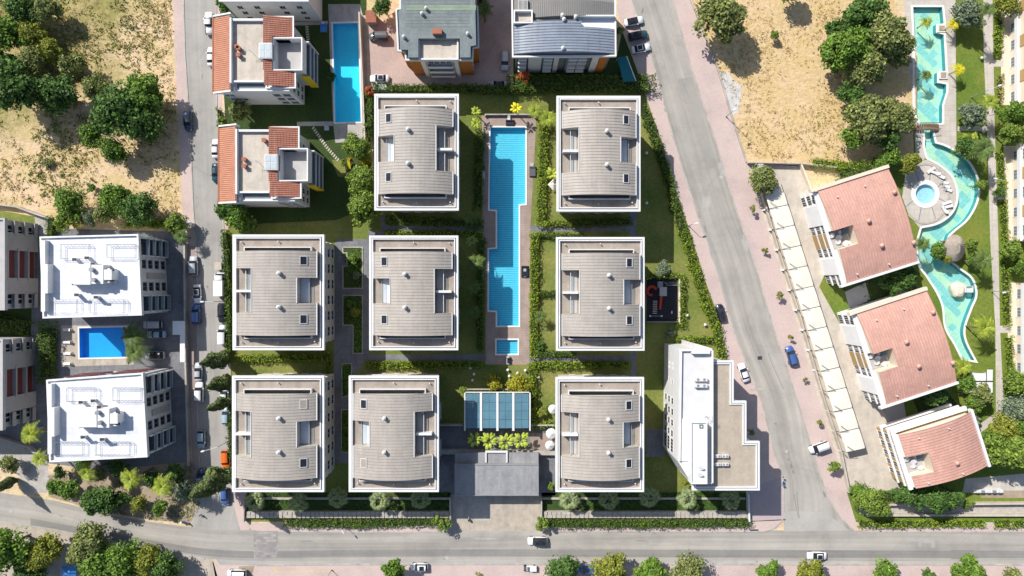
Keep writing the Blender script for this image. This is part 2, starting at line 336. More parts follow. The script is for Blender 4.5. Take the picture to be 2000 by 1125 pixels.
def qmesh(name, Q, mats):
    """mesh from an (n,4,3) array of loose quads"""
    n = len(Q); me = bpy.data.meshes.new(name); me.vertices.add(n*4); me.loops.add(n*4); me.polygons.add(n)
    me.vertices.foreach_set('co', np.ascontiguousarray(Q, dtype=np.float32).ravel()); me.loops.foreach_set('vertex_index', np.arange(n*4, dtype=np.int32))
    me.polygons.foreach_set('loop_start', np.arange(0, n*4, 4, dtype=np.int32)); me.update(calc_edges=True)
    for m in (mats if isinstance(mats, (list, tuple)) else [mats]): me.materials.append(MAT[m])
    return me
ORD = 'first second third fourth fifth sixth seventh eighth ninth tenth eleventh twelfth thirteenth fourteenth fifteenth sixteenth'.split()
# ================================================================== GROUND
m = MB(); m.box(-2500, 2500, -2500, 2500, -3.2, -3.0); m.build('terrain', 'far_ground', kind='structure')
HOLES = []        # pools are cut out of the ground by building it as a sheet round them
def pool(name, px, label, floor, depth=1.5, coping=.35, wat='water_blue', level=-.12, cop='pool_coping', wallm=None):
    """a basin sunk in the ground: floor, walls, water, coping (parts); origin in its middle"""
    p = PX(px)
    if sum(p[i][0]*p[(i+1)%len(p)][1]-p[(i+1)%len(p)][0]*p[i][1] for i in range(len(p))) < 0: p = p[::-1]
    cx, cy = sum(a for a, _ in p)/len(p), sum(b for _, b in p)/len(p); q = [(a-cx, b-cy) for a, b in p]; n = len(q)
    r = thing(name, label, 'swimming pool', cx, cy)
    MB().add([(x,y,-depth) for x,y in q], [tuple(range(n))]).build('pool_floor', floor, r)
    MB().add([(x,y,-depth) for x,y in q]+[(x,y,.02) for x,y in q], [((i+1)%n,i,n+i,n+(i+1)%n) for i in range(n)]).build('pool_wall', wallm or floor, r)
    w = MB().add([(x,y,level) for x,y in q], [tuple(range(n))]).build('water', wat, r)
    ring = offset([q[-1]]+q+[q[0]], -coping)[1:-1]
    vs = [(x,y,.10) for x,y in q]+[(x,y,.10) for x,y in ring]+[(x,y,-.02) for x,y in q]+[(x,y,-.02) for x,y in ring]; fs = []
    for i in range(n): j = (i+1)%n; fs += [(i,n+i,n+j,j), (n+i,3*n+i,3*n+j,n+j), (j,2*n+j,2*n+i,i)]
    MB().add(vs, fs).build('coping', cop, r); HOLES.append(px); return r
POOL_A = [(650,46),(699,45),(705,238),(655,239)]
POOL_B = [(958,249),(1026,249),(1026,398),(1013,399),(1013,636),(971,636),(971,607),(955,606),(955,487),(971,486),(971,410),(956,409)]
POOL_C = [(970,664),(1011,664),(1011,691),(970,691)]
POOL_D = [(155,641),(246,639),(247,697),(156,699)]
POOL_E = smooth([(1783,14),(1786,80),(1786,150),(1787,215),(1793,232),(1806,262),(1806,285),(1812,308)],3)+smooth([(1835,320),(1862,345),(1872,382),(1862,415),(1835,437),(1800,446)],5)+smooth([(1793,470),(1796,515),(1812,540),(1832,572),(1843,600),(1848,640),(1866,672),(1880,700)],4)+smooth([(1903,704),(1885,668),(1882,640),(1895,602),(1905,575),(1897,545),(1872,525),(1850,503),(1850,465),(1862,450),(1890,425),(1909,385),(1906,345),(1884,310),(1850,288),(1826,280)],4)+[(1822,262),(1822,242),(1840,240),(1840,205),(1848,180),(1848,165),(1830,162),(1830,142),(1847,140),(1843,68),(1828,64),(1828,48),(1843,46),(1840,14)]
# the lived-in ground: one sheet with the basins left open (earcut by a boolean-free bridge: bmesh triangle fill)
import bmesh
def ground_with_holes(name, outer, holes, mat, z=0.0):
    bm = bmesh.new(); es = []
    for loop in [outer]+holes:
        vs = [bm.verts.new((*p, z)) for p in loop]; es += [bm.edges.new((vs[i], vs[(i+1)%len(vs)])) for i in range(len(vs))]
    bmesh.ops.triangle_fill(bm, edges=es, use_beauty=True, use_dissolve=False)
    for f in bm.faces:
        if f.normal.z < 0: f.normal_flip()
    me = bpy.data.meshes.new(name); bm.to_mesh(me); bm.free(); me.materials.append(MAT[mat]); return place(name, me, kind='structure')
ga = pool('swimming_pool', POOL_A, 'narrow deep blue pool between the tiled white houses and the brick courtyard', 'floor_blue')
gb = pool('swimming_pool', POOL_B, 'long stepped cyan pool with striped floor between the grey blocks', 'floor_cyan', 1.4)
gc = pool('swimming_pool', POOL_C, 'tiny square cyan paddling pool below the long stepped pool', 'floor_cyan', .6)
gd = pool('swimming_pool', POOL_D, 'dark blue rectangular pool between the two white roofed buildings', 'floor_deepblue')
ge = pool('winding_pool', POOL_E, 'winding turquoise pool with chequered floor in the hotel garden', 'floor_aqua', 1.1, .45, 'water_aqua', wallm='pool_teal')
ISL = [(1807+48*cos(2*pi*i/40), 378+60*sin(2*pi*i/40)) for i in range(40)]
RND = [(1807+19*cos(2*pi*i/28), 379+19*sin(2*pi*i/28)) for i in range(28)]
gr = pool('round_pool', RND, 'small round plunge pool in the middle of the sunbathing island', 'floor_shallow', .8, 1.0, 'water_blue')
big = [(-1500,-1500),(1500,-1500),(1500,1500),(-1500,1500)]
ground_with_holes('ground', big, [PX(h) for h in HOLES], 'far_ground')
# flush sheets must leave the basins open too: each sheet that carries a pool is filled round it
def sheet_h(name, px, mat, lv, holes): return ground_with_holes(name, PX(px), [PX(h) for h in holes], mat, lv*LV)
# ---- west field, street and pavements
sheet('dry_field', [(-40,-60),(338,-60),(341,100),(349,250),(356,400),(360,470),(325,452),(120,444),(96,424),(-40,396)], 'dry_field', 1)
L_W = [(357,-60),(361,100),(371,250),(377,400),(383,480),(387,600),(387,700),(386,800),(390,900),(384,980),(372,1032)]
L_E = [(424,-60),(421,100),(424,220),(432,380),(437,450),(447,560),(449,700),(452,800),(454,900),(458,980),(480,1038)]
road('side_street', L_W, L_E, 'asphalt_side', 4)
sheet('pavement', [(338,-60),(357,-60),(361,100),(371,250),(377,400),(383,480),(373,480),(360,470),(356,400),(349,250),(341,100)], 'pink_paver', 5)
sheet('pavement', [(373,480),(383,480),(387,600),(387,700),(386,800),(390,900),(386,960),(374,960),(376,900),(371,800),(364,700),(361,600),(360,470)], 'brown_paver', 6)
sheet('pavement', [(421,100),(426,230),(433,380),(437,450),(446,450),(440,380),(434,230),(432,100),(432,-60),(424,-60)], 'pink_paver', 5)
sheet('pavement', [(452,958),(482,962),(480,1016),(490,1034),(470,1036),(456,985)], 'pink_paver', 8)
# kerbs of the side street: real steps
def kerb(px, w=.3, h=.12, mat='concrete'): return MB().strip(PX(px), w, 0, h).build('kerb', mat, kind='structure')
kerb(L_W[:10]); kerb(L_E[:9])
# ---- south road
R_N = [(-60,948),(0,962),(100,977),(200,1001),(300,1020),(400,1031),(500,1035),(700,1037),(1000,1036),(1500,1036),(2060,1036)]
R_S = [(-60,1008),(0,1018),(100,1032),(200,1052),(300,1073),(400,1090),(500,1095),(700,1094),(1000,1093),(1500,1095),(2060,1097)]
road('road', R_N, R_S, 'asphalt', 6)
road('worn_lane', [(60,1012),(300,1056),(450,1075),(700,1074),(1000,1073),(1500,1074),(2060,1076)], [(60,1026),(300,1069),(450,1089),(700,1088),(1000,1087),(1500,1089),(2060,1090)], 'asphalt_old', 7)
road('road_edge', [(420,1091),(500,1095),(700,1094),(1000,1093),(1500,1095),(2060,1097)], [(430,1103),(500,1104),(700,1102),(1000,1101),(1500,1101),(2060,1103)], 'asphalt_pale', 5)
sheet('pavement', [(415,1097),(500,1101),(700,1100),(1000,1099),(2060,1101),(2060,1180),(430,1180)], 'pink_paver', 2)
sheet('pavement', [(-60,1008),(0,1017),(100,1031),(200,1051),(300,1072),(415,1091),(440,1180),(-60,1180)], 'deck_tan', 2)
sheet('paver_patch', [(495,1037),(542,1037),(543,1066),(541,1090),(496,1091)], 'patch_paver', 9)
sheet('yellow_paving', [(536,1103),(640,1102),(640,1104.5),(540,1105.5),(540,1116),(660,1115),(660,1117),(536,1118)], 'yellow_paver', 5)
sheet('asphalt_patch', [(1856,1074),(1902,1074),(1903,1092),(1857,1092)], 'asphalt_old', 9)
sheet('bare_plot', [(466,1106),(497,1105),(485,1150),(470,1150)], 'soil', 5)
sheet('pavement', [(490,1022),(880,1018),(882,1037),(700,1039),(520,1038),(488,1034)], 'pink_paver', 8); sheet('pavement', [(1058,1020),(1462,1018),(1535,1014),(1520,1030),(1500,1037),(1400,1038),(1058,1038)], 'pink_paver', 8)
sheet('pavement', [(1665,1020),(2060,1020),(2060,1038),(1690,1038)], 'pink_paver', 8)
kerb([(560,1037.5),(700,1039.5),(880,1038.5)]); kerb([(1060,1038.5),(1400,1038.5),(1490,1038)]+smooth([(1500,1036),(1516,1028),(1530,1012)],4)); kerb([(1690,1038.6),(2060,1038.6)]); kerb([(500,1103.5),(700,1102),(1000,1101.5),(2060,1102.5)]); kerb([(0,1019),(100,1033),(200,1053),(300,1074),(400,1091)])
# ---- east street
E_W = [(1215,-60),(1233,0),(1272,110),(1318,280),(1363,423),(1400,530),(1433,647),(1487,783),(1509,873),(1530,935),(1531,1000),(1531,1040)]
E_E = [(1295,-60),(1313,0),(1350,133),(1398,280),(1442,423),(1472,510),(1510,640),(1553,770),(1590,890),(1612,960),(1640,1010),(1672,1040)]
road('east_street', E_W, E_E, 'asphalt', 5)
sheet('pavement', [(1205,-60),(1215,-60),(1233,0),(1272,110),(1318,280),(1363,423),(1400,530),(1433,647),(1487,783),(1509,873),(1530,935),(1533,1018),(1460,1019),(1458,960),(1420,700),(1404,620),(1380,555),(1344,440),(1312,350),(1290,270),(1262,190),(1240,120),(1205,20)], 'pink_paver', 7)
sheet('pavement', [(1460,955),(1530,930),(1532,1016),(1460,1019)], 'lilac_paver', 8)
sheet('pavement', [(1295,-60),(1313,0),(1350,133),(1398,280),(1442,423),(1472,510),(1510,640),(1553,770),(1590,890),(1612,960),(1640,1010),(1672,1040),(1672,1020),(1655,965),(1640,910),(1620,850),(1588,745),(1556,632),(1518,510),(1480,393),(1456,318),(1434,247),(1400,133),(1348,0),(1330,-60)], 'pink_paver', 7)
kerb(E_W[:11]); kerb(E_E[:12])
sheet('asphalt_patch', [(1322,155),(1352,150),(1400,325),(1385,330),(1378,320)], 'asphalt_mid', 8); sheet('asphalt_patch', [(1532,998),(1610,1000),(1660,1036),(1532,1038)], 'asphalt_pale', 8)
sheet('dry_lot', [(1328,-60),(1720,-60),(1790,100),(1790,330),(1560,324),(1458,320),(1434,247),(1400,133),(1348,0)], 'dry_lot', 1)
sheet('gravel_patch', [(1402,140),(1425,142),(1432,160),(1448,165),(1446,200),(1440,222),(1430,225)], 'gravel_patch', 4)
# ---- courtyards and gardens
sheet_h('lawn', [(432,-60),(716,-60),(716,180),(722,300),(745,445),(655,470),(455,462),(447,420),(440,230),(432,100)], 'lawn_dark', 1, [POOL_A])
sheet_h('pool_deck', [(641,8),(703,8),(716,60),(716,275),(655,279),(651,244),(645,120)], 'concrete', 2, [POOL_A]); sheet('pool_deck', [(704,30),(716,30),(719,278),(708,278)], 'deck_tan', 4)
sheet('brick_courtyard', [(719,30),(775,52),(790,-60),(1000,-60),(1003,168),(990,182),(722,180)], 'court_paver', 2)
sheet('dry_verge', [(720,-60),(790,-60),(778,50),(735,50)], 'dry_field', 1)
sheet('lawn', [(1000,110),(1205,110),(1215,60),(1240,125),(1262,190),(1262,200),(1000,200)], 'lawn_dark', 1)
COMPLEX = [(440,440),(655,430),(735,400),(722,182),(1262,180),(1290,270),(1312,350),(1344,440),(1380,555),(1404,620),(1420,700),(1458,960),(1460,1019),(480,1019),(482,962),(452,958),(449,700)]
sheet_h('lawn', COMPLEX, 'lawn', 1.5, [POOL_B, POOL_C])
sheet_h('pool_deck', [(941,226),(1047,226),(1046,260),(1036,440),(1034,712),(948,712),(949,560),(942,440)], 'deck', 2, [POOL_B, POOL_C])
sheet('path', [(655,467),(719,467),(719,451),(744,451),(744,410),(752,410),(752,440),(945,440),(945,452),(760,452),(722,470),(720,692),(950,692),(950,704),(712,704),(688,740),(684,905),(650,905),(652,690)], 'slate_paving', 3)
sheet('path', [(1036,440),(1230,440),(1230,405),(1243,405),(1243,465),(1230,465),(1230,452),(1036,452)], 'slate_paving', 3); sheet('path', [(1033,694),(1230,694),(1230,680),(1243,680),(1243,738),(1230,738),(1230,706),(1033,706)], 'slate_paving', 3)
def bed(px, name='planting_bed', mat='lawn_dark'):
    sheet(name, px, mat, 6); MB().strip(PX(px+[px[0]]), .22, 0, .16).build('bed_edging', 'concrete', kind='structure')
bed([(670,483),(708,483),(708,563),(670,563),(670,520),(678,520),(678,494),(670,494)]); bed([(670,577),(708,577),(708,690),(690,690),(690,635),(670,635)]); bed([(668,710),(687,710),(687,770),(668,776)]); bed([(667,800),(682,800),(682,883),(667,883)])
sheet('terrace_paving', [(858,828),(1035,828),(1035,835),(1085,835),(1085,890),(858,890)], 'slate_paving', 3); sheet('terrace_deck', [(1036,846),(1085,846),(1085,878),(1036,878)], 'deck', 4)
sheet('service_yard', [(856,888),(1085,888),(1085,968),(856,968)], 'slate_paving', 2)
sheet('driveway', [(880,966),(1056,966),(1058,1037),(882,1037)], 'deck_tan', 9); sheet('driveway', [(884,966),(958,966),(958,1016),(896,1016),(884,1008)], 'concrete', 10)
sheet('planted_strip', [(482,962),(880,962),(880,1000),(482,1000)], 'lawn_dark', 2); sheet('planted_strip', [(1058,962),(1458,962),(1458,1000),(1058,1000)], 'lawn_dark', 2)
for a, b in ((482, 878), (1058, 1455)): MB().strip(PX([(a,973),(b,973)]), .45, 0, .35).build('garden_wall', 'stone', kind='structure')
sheet('playground_floor', [(1263,544),(1324,544),(1324,627),(1263,627)], 'rubber_floor', 3)
sheet('patio', [(1262,838),(1298,838),(1298,892),(1262,892)], 'slate_paving', 3)
# ---- white buildings, west
sheet_h('forecourt', [(-60,640),(0,610),(75,445),(330,452),(362,480),(362,700),(372,905),(300,930),(95,905),(40,930),(-60,880)], 'slate_paving', 1, [POOL_D])
sheet_h('pool_deck', [(119,636),(262,634),(262,712),(120,716)], 'deck_tan', 2, [POOL_D])
sheet('lawn', [(-60,400),(96,428),(60,520),(-60,520)], 'lawn', 2); sheet('lawn', [(-60,600),(62,600),(60,660),(-60,660)], 'lawn_dark', 2); sheet('access_ramp', [(66,412),(104,430),(100,465),(72,460)], 'concrete', 3)
sheet('planted_slope', [(92,928),(390,900),(396,985),(372,1022),(300,1016),(200,1000),(95,970)], 'soil', 2)
sheet('entrance_ramp', [(0,850),(92,900),(98,960),(45,968),(38,925),(-60,880)], 'concrete', 4)
# ---- carport court and hotel garden, east
sheet('parking_court', [(1458,320),(1562,322),(1600,400),(1640,520),(1700,740),(1790,962),(1650,965),(1640,910),(1588,745),(1518,510),(1480,393)], 'concrete_light', 1)
GARDEN = [(1775,-60),(2100,-60),(2100,1022),(1665,1020),(1650,962),(1790,955),(1700,740),(1600,560),(1640,470),(1740,330),(1785,310)]
sheet_h('lawn', GARDEN, 'lawn_rich', 2, [POOL_E, RND])
def deck_h(px, mat, lv, holes): return sheet_h('pool_deck', px, mat, lv, holes)
deck_h([(1764,-20),(1866,-20),(1868,290),(1856,290),(1826,276),(1822,262),(1822,242),(1840,240),(1840,205),(1848,180),(1848,165),(1830,162),(1830,142),(1847,140),(1843,68),(1828,64),(1828,48),(1843,46),(1840,14),(1783,14),(1786,80),(1786,150),(1787,215),(1793,232),(1806,262),(1806,285),(1812,306),(1790,322),(1786,250)], 'promenade', 3, [])
deck_h(smooth([(1768,340),(1790,318),(1815,311)],4)+smooth([(1834,321),(1860,345),(1870,382),(1861,413),(1834,435),(1795,444)],5)+[(1775,420),(1762,385)], 'promenade', 4, [RND])
sheet('walkway', [(1920,-60),(1938,-60),(1940,100),(1943,260),(1950,470),(1953,640),(1960,780),(1958,815),(1915,845),(1895,880),(1888,860),(1905,835),(1945,805),(1944,640),(1934,470),(1928,260),(1921,100)], 'promenade', 4)
for (a, b) in (((1940,118),(1960,130)), ((1945,378),(1968,390)), ((1950,636),(1975,650))): sheet('walkway', [a,(b[0],a[1]),b,(a[0],b[1])], 'promenade', 5)
sheet('hotel_apron', [(1955,10),(2100,10),(2100,205),(1955,205)], 'cream_wall', 3); sheet('hotel_apron', [(1960,285),(2100,285),(2100,472),(1962,472)], 'cream_wall', 3); sheet('hotel_apron', [(1966,552),(2100,552),(2100,735),(1970,735)], 'cream_wall', 3)
sheet('walkway', [(1870,247),(1930,247),(1930,256),(1870,256)], 'promenade', 5)
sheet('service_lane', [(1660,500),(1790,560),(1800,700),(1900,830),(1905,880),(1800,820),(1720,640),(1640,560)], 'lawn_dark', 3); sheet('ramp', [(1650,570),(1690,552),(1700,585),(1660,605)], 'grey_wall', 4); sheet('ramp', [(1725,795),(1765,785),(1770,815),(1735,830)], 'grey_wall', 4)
sheet('paved_corner', [(1885,935),(2060,920),(2060,965),(1880,962)], 'promenade', 4); sheet('dirt_strip', [(1678,985),(2060,985),(2060,1003),(1678,1003)], 'stone', 4); sheet('dry_strip', [(1925,958),(2060,958),(2060,973),(1915,972)], 'soil', 5)
sheet('road_marking', [(1770,1056),(1795,1055),(1795,1052),(1826,1054),(1826,1070),(1818,1070),(1818,1060),(1800,1060),(1799,1068),(1793,1067),(1793,1058),(1770,1058)], 'asphalt_pale', 9)
for k in range(8):
    a = k*pi/4+.3; (x0, y0), (x1, y1) = W(1807+26*cos(a), 379+26*sin(a)), W(1807+44*cos(a), 379+56*sin(a)); MB().strip([(x0,y0),(x1,y1)], .16, .01, .03).build('deck_joint', 'slate_wall', kind='structure')
ri = [(1807+46*cos(2*pi*i/40), 378+58*sin(2*pi*i/40)) for i in range(-12, 16)]; MB().strip(PX(ri), .5, .0, .14).build('island_kerb', 'stone', kind='structure')
# wear on the asphalt: stains, patched trenches, tyre marks
def blot(u, v, rx, ry, ang, mat, seed, lv=9):
    g = random.Random(seed); n = 14; pts = [(u+(rx*cos(a)*cos(ang)-ry*sin(a)*sin(ang))*k, v+(rx*cos(a)*sin(ang)+ry*sin(a)*cos(ang))*k) for a, k in [(2*pi*i/n, g.uniform(.7,1.2)) for i in range(n)]]; sheet('stain', smooth(pts, 3, True), mat, lv)
for i, (u, v, rx, ry, a) in enumerate([(1536,883,4.5,4,0),(1540,897,2,4,.2),(1545,910,2.2,6,-.2),(1549,922,1.6,4,-.2),(1515,828,3,2,.4),(1288,182,1,4,-.3),(1300,215,2.2,5,-.2),(1305,232,1.2,7,-.3),(1309,247,.8,4,-.3),(1377,447,2,8,-.3),(1366,420,1.5,7,-.25),(440,1076,3,1.4,0),(870,1092,5,1.4,0),(1072,1076,9,2.5,.1),(1478,1097,3,1.2,0),(120,1008,5,1,.2),(398,494,2.5,2,0),(405,560,2,3,0),(395,150,1.5,6,0),(1255,20,2,7,.2),(1610,965,2,7,-.4),(600,1057,14,1.0,0),(1250,1056,11,.9,0),(1720,1082,12,1.0,0)]): blot(u, v, rx, ry, a, 'asphalt_old', i)
for i, (u, v, rx, ry, a) in enumerate([(1380,395,9,12,.1),(1410,330,6,14,-.3),(1480,760,16,2.5,-.1),(1455,475,5,16,-.3),(1500,620,4,18,-.3),(950,1052,26,2.2,0),(300,1046,20,2,.12),(1300,1062,30,2,0)]): blot(u, v, rx, ry, a, 'asphalt_pale', 50+i)
for pts in ([(1556,960),(1558,985),(1561,1012)], [(1551,965),(1554,985),(1559,1010)], [(1500,690),(1512,720),(1530,760)]): MB().strip(PX(smooth(pts,4)), .16, .036, .040).build('tyre_mark', 'asphalt_old', kind='structure')
# ================================================================== BUILDINGS
WINM = {}
def win_mesh(w, h, fm='white_trim', gm='dark_glass', bars=1, sill=True):
    k = (w, h, fm, gm, bars, sill)
    if k not in WINM:
        m = MB(); a, b = w/2, h/2; t = .09
        def bar(x0, x1, z0, z1, d): m.box(x0, x1, -.02, d, z0, z1, 0)
        bar(-a, a, -b, -b+t, .07); bar(-a, a, b-t, b, .07); bar(-a, -a+t, -b+t, b-t, .07); bar(a-t, a, -b+t, b-t, .07)
        for i in range(bars): x = -a+w*(i+1)/(bars+1); bar(x-.03, x+.03, -b+t, b-t, .055)
        m.add([(-a+t,.03,-b+t),(a-t,.03,-b+t),(a-t,.03,b-t),(-a+t,.03,b-t)], [(3,2,1,0)], 1)
        if sill: m.box(-a-.1, a+.1, -.02, .16, -b-.09, -b-.003, 0)
        WINM[k] = m.mesh('window', [fm, gm])
    return WINM[k]
def facade(root, p, q, zs, fr, me, name='window', off=0):
    """pieces along a wall from p to q (outside on the right), at fractions fr and heights zs"""
    dx, dy = q[0]-p[0], q[1]-p[1]; L = hypot(dx, dy); nx, ny = dy/L, -dx/L; rz = atan2(ny, nx)-pi/2
    for z in zs:
        for f in fr: place(name, me, root, (p[0]+dx*f+nx*off, p[1]+dy*f+ny*off, z), rz)
def rect_pts(x0, x1, y0, y1): return [(x0,y0),(x1,y0),(x1,y1),(x0,y1)]
def arc_cells(xs, ys, keep, zf, thick=None, zbase=None, along='x'):
    """a solid over the kept cells of a grid, top following zf; returns an MB"""
    m = MB(); nx, ny = len(xs)-1, len(ys)-1
    def z(x, y): return zf(x if along == 'x' else y)
    for i in range(nx):
        for j in range(ny):
            if not keep(i, j): continue
            x0, x1, y0, y1 = xs[i], xs[i+1], ys[j], ys[j+1]
            c = [(x0,y0),(x1,y0),(x1,y1),(x0,y1)]; top = [(x,y,z(x,y)) for x,y in c]; bot = [(x,y,zbase if zbase is not None else z(x,y)-thick) for x,y in c]
            m.add(top, [(0,1,2,3)]); m.add(bot, [(3,2,1,0)])
            for a, b, di, dj in ((0,1,0,-1),(1,2,1,0),(2,3,0,1),(3,0,-1,0)):
                ii, jj = i+di, j+dj
                if not (0 <= ii < nx and 0 <= jj < ny and keep(ii, jj)): m.add([bot[a],bot[b],top[b],top[a]], [(0,1,2,3)])
    return m
# ---- the grey vaulted apartment blocks
W_BIG, W_SM = (2.1, 1.9), (1.2, 1.6)
def vent_mb():
    m = MB(); m.box(-.3,.3,-.3,.3,-.5,.6); m.cyl(0,0,.6,.95,.22,.22,10); m.cyl(0,0,.95,1.2,.42,.12,12); return m
VENT = vent_mb().mesh('roof_vent', 'white_trim')
PIPE = (lambda m: (m.cyl(0,0,0,.5,.09,.09,8), m.cyl(0,0,.5,.68,.17,.12,8), m)[2])(MB()).mesh('vent_pipe', 'white_trim')
def grey_block(u0, v0, u1, v1, side, label, blind=(), balcony=True, planter=None, clutter=None):
    zt = 13.4; (x0, y1), (x1, y0) = W(u0, v0, zt), W(u1, v1, zt); cx, cy, w, d = (x0+x1)/2, (y0+y1)/2, x1-x0, y1-y0
    r = thing('apartment_block', label, 'apartment block', cx, cy, 0, 0, 'grey vaulted apartment blocks'); sg = 1 if side == 'L' else -1
    X = lambda f: (f-.5)*w*sg
    Y = lambda f: (.5-f)*d
    a, b = w/2-1.5, d/2-1.2
    MB().box(-a, a, -b, b, -.3, 12.5).build('wall', 'beige_wall', r)
    for k in range(1, 4): pass
    bands = MB()
    for k in (3.1, 6.2, 9.3): bands.frame(-a-.12, a+.12, -b-.12, b+.12, .14, k-.12, k+.12)
    bands.build('floor_band', 'white_trim', r)
    for fr, p, q in (((.1,.26,.42,.58,.74,.9), (a,-b), (a,b)), ((.1,.26,.42,.58,.74,.9), (-a,b), (-a,-b))):
        facade(r, p, q, (1.7, 4.8, 7.9, 11.0), fr, win_mesh(*W_BIG))
    for p, q in (((-a,-b),(a,-b)), ((a,b),(-a,b))): facade(r, p, q, (1.7, 4.8, 7.9, 11.0), (.2,.4,.6,.8), win_mesh(*W_SM))
    if balcony:
        for k in (3.1, 6.2, 9.3):
            for yy in (-.22, .12):
                xx = X(.93) if True else 0
                m = MB(); m.box(a*sg, (a+.95)*sg, yy*d-1.9, yy*d+1.9, k-.09, k+.1, 0); m.frame(min(a*sg,(a+.95)*sg), max(a*sg,(a+.95)*sg), yy*d-1.9, yy*d+1.9, .07, k+.1, k+1.0, 1); m.build('balcony', ['white_trim','clear_glass'], r)
    MB().box(-w/2, w/2, -d/2, d/2, 12.5, 13.0).build('eaves_slab', 'white_paint', r)
    MB().frame(-w/2, w/2, -d/2, d/2, .46, 13.0, 13.4).build('cornice', 'white_paint', r)
    MB().frame(-w/2+.62, w/2-.62, -d/2+.62, d/2-.62, .22, 13.0, 13.62).build('parapet', 'white_paint', r); MB().frame(-w/2+.463, w/2-.463, -d/2+.463, d/2-.463, .154, 13.0, 13.02).build('gutter', 'slate_wall', r)
    MB().box(-w/2+.84, w/2-.84, -d/2+.84, d/2-.84, 13.0, 13.05).build('roof_terrace', 'tan_terrace', r)
    # vault with its two notches
    fx0, fx1, fy0, fy1 = .07, .93, .145, .866
    N1 = (.07, .262, .375, .592); N2 = (.742, .93, .293, .675)
    fxs = sorted(set([fx0+(fx1-fx0)*i/16 for i in range(17)]+[N1[1], N2[0]])); fys = [fy0, N2[2], N1[2], N1[3], N2[3], fy1]
    zf = lambda x: 14.35+2.0*(1-(abs(x)/(w*(fx1-fx0)/2))**2)
    if sg < 0: fxs = fxs[::-1]
    xs = [X(f) for f in fxs]; ys = [Y(f) for f in fys[::-1]]; nys = len(fys)-1
    def keep(i, j):
        fm = (fxs[i]+fxs[i+1])/2; ym = (fys[nys-j]+fys[nys-j-1])/2
        return not ((N1[0] < fm < N1[1] and N1[2] < ym < N1[3]) or (N2[0] < fm < N2[1] and N2[2] < ym < N2[3]))
    arc_cells(xs, ys, keep, zf, .24).build('vault_roof', 'vault_metal', r)
    ins = .12; fxi = list(fxs)
    arc_cells(xs, ys, keep, lambda x: zf(x)-.27, zbase=13.05).build('attic_wall', 'beige_wall', r)
    sm = MB(); n = int(d*(fy1-fy0)/.62)
    for k in range(n+1):
        fy = fy0+(fy1-fy0)*k/n; y = Y(fy)
        for i in range(len(xs)-1):
            fm = (fxs[i]+fxs[i+1])/2
            if (N1[0] < fm < N1[1] and N1[2]-.002 < fy < N1[3]+.002) or (N2[0] < fm < N2[1] and N2[2]-.002 < fy < N2[3]+.002): continue
            a0, a1 = xs[i], xs[i+1]; z0, z1 = zf(a0), zf(a1); h = .055; t = .03
            sm.add([(a0,y-t,z0),(a1,y-t,z1),(a1,y+t,z1),(a0,y+t,z0),(a0,y-t,z0+h),(a1,y-t,z1+h),(a1,y+t,z1+h),(a0,y+t,z0+h)], [(4,5,6,7),(0,1,5,4),(2,3,7,6)])
    sm.build('roof_seams', 'vault_seam', r, kind='stuff')
    # verge trim along the eaves and round the notches
    for f in (fx0, fx1):
        for ya, yb in ((fy0, (N1 if f == fx0 else N2)[2]), ((N1 if f == fx0 else N2)[3], fy1)):
            x = X(f); s = 1 if x > 0 else -1; MB().box(x+s*.02, x+s*.2, Y(ya), Y(yb), 14.12, 14.44).build('verge_trim', 'white_trim', r)
    for N, s in ((N1, 1), (N2, -1)):
        f = N[1] if s > 0 else N[0]; x = X(f); e = .14*(1 if s > 0 else -1)*sg; z = zf(x); MB().box(x-e*1.02, x-e*.02, Y(N[2]), Y(N[3]), z-.3, z+.12).build('verge_trim', 'white_trim', r)
    # white terrace in the single notch, twin balconies in the double one
    fl = MB(); fl.box(X(.155), X(.258), Y(.38), Y(.587), 13.05, 13.12); fl.build('terrace_floor', 'terrace_floor', r)
    MB().box(X(.147), X(.155), Y(.378), Y(.59), 13.05, 14.1).build('glass_balustrade', 'clear_glass', r)
    MB().box(X(.15), X(.152), Y(.378), Y(.59), 14.1, 14.16).build('balustrade_rail', 'white_trim', r)
    dv = MB(); dv.box(X(.755), X(.93), Y(.478), Y(.498), 13.05, 14.9); dv.build('dividing_wall', 'white_paint', r)
    rl = MB()
    for ya, yb in ((.3,.477), (.499,.67)): rl.box(X(.835), X(.843), Y(ya), Y(yb), 13.05, 14.1)
    rl.build('glass_balustrade', 'clear_glass', r)
    rl = MB()
    for ya, yb in ((.3,.477), (.499,.67)): rl.box(X(.836), X(.842), Y(ya), Y(yb), 14.1, 14.17)
    rl.build('balustrade_rail', 'white_trim', r)
    for ya, yb in ((.3,.477), (.499,.67)): MB().box(X(.76), X(.833), Y(ya), Y(yb), 13.05, 13.10).build('balcony_floor', 'grey_wall', r)
    # U shaped light wells at both gable ends
    for ya, yb, q in ((.108,.145,1), (.866,.898,-1)):
        m = MB(); xa, xb = sorted((X(.125), X(.86))); yo, yi = (Y(ya), Y(yb)) if q > 0 else (Y(yb), Y(ya)); t = .2*q
        m.box(xa, xb, yo, yo-t, 13.05, 14.2); m.box(xa, xa+.2, yo-t, yi+.01*q, 13.05, 14.2); m.box(xb-.2, xb, yo-t, yi+.01*q, 13.05, 14.2); m.build('light_well', 'white_trim', r)
        g = MB(); g.box(xa+.5, xb-.5, yi-.02*q if 0 else yi+.03*q, yi+.06*q, 13.3, 14.7); g.build('gable_window', 'dark_glass', r)
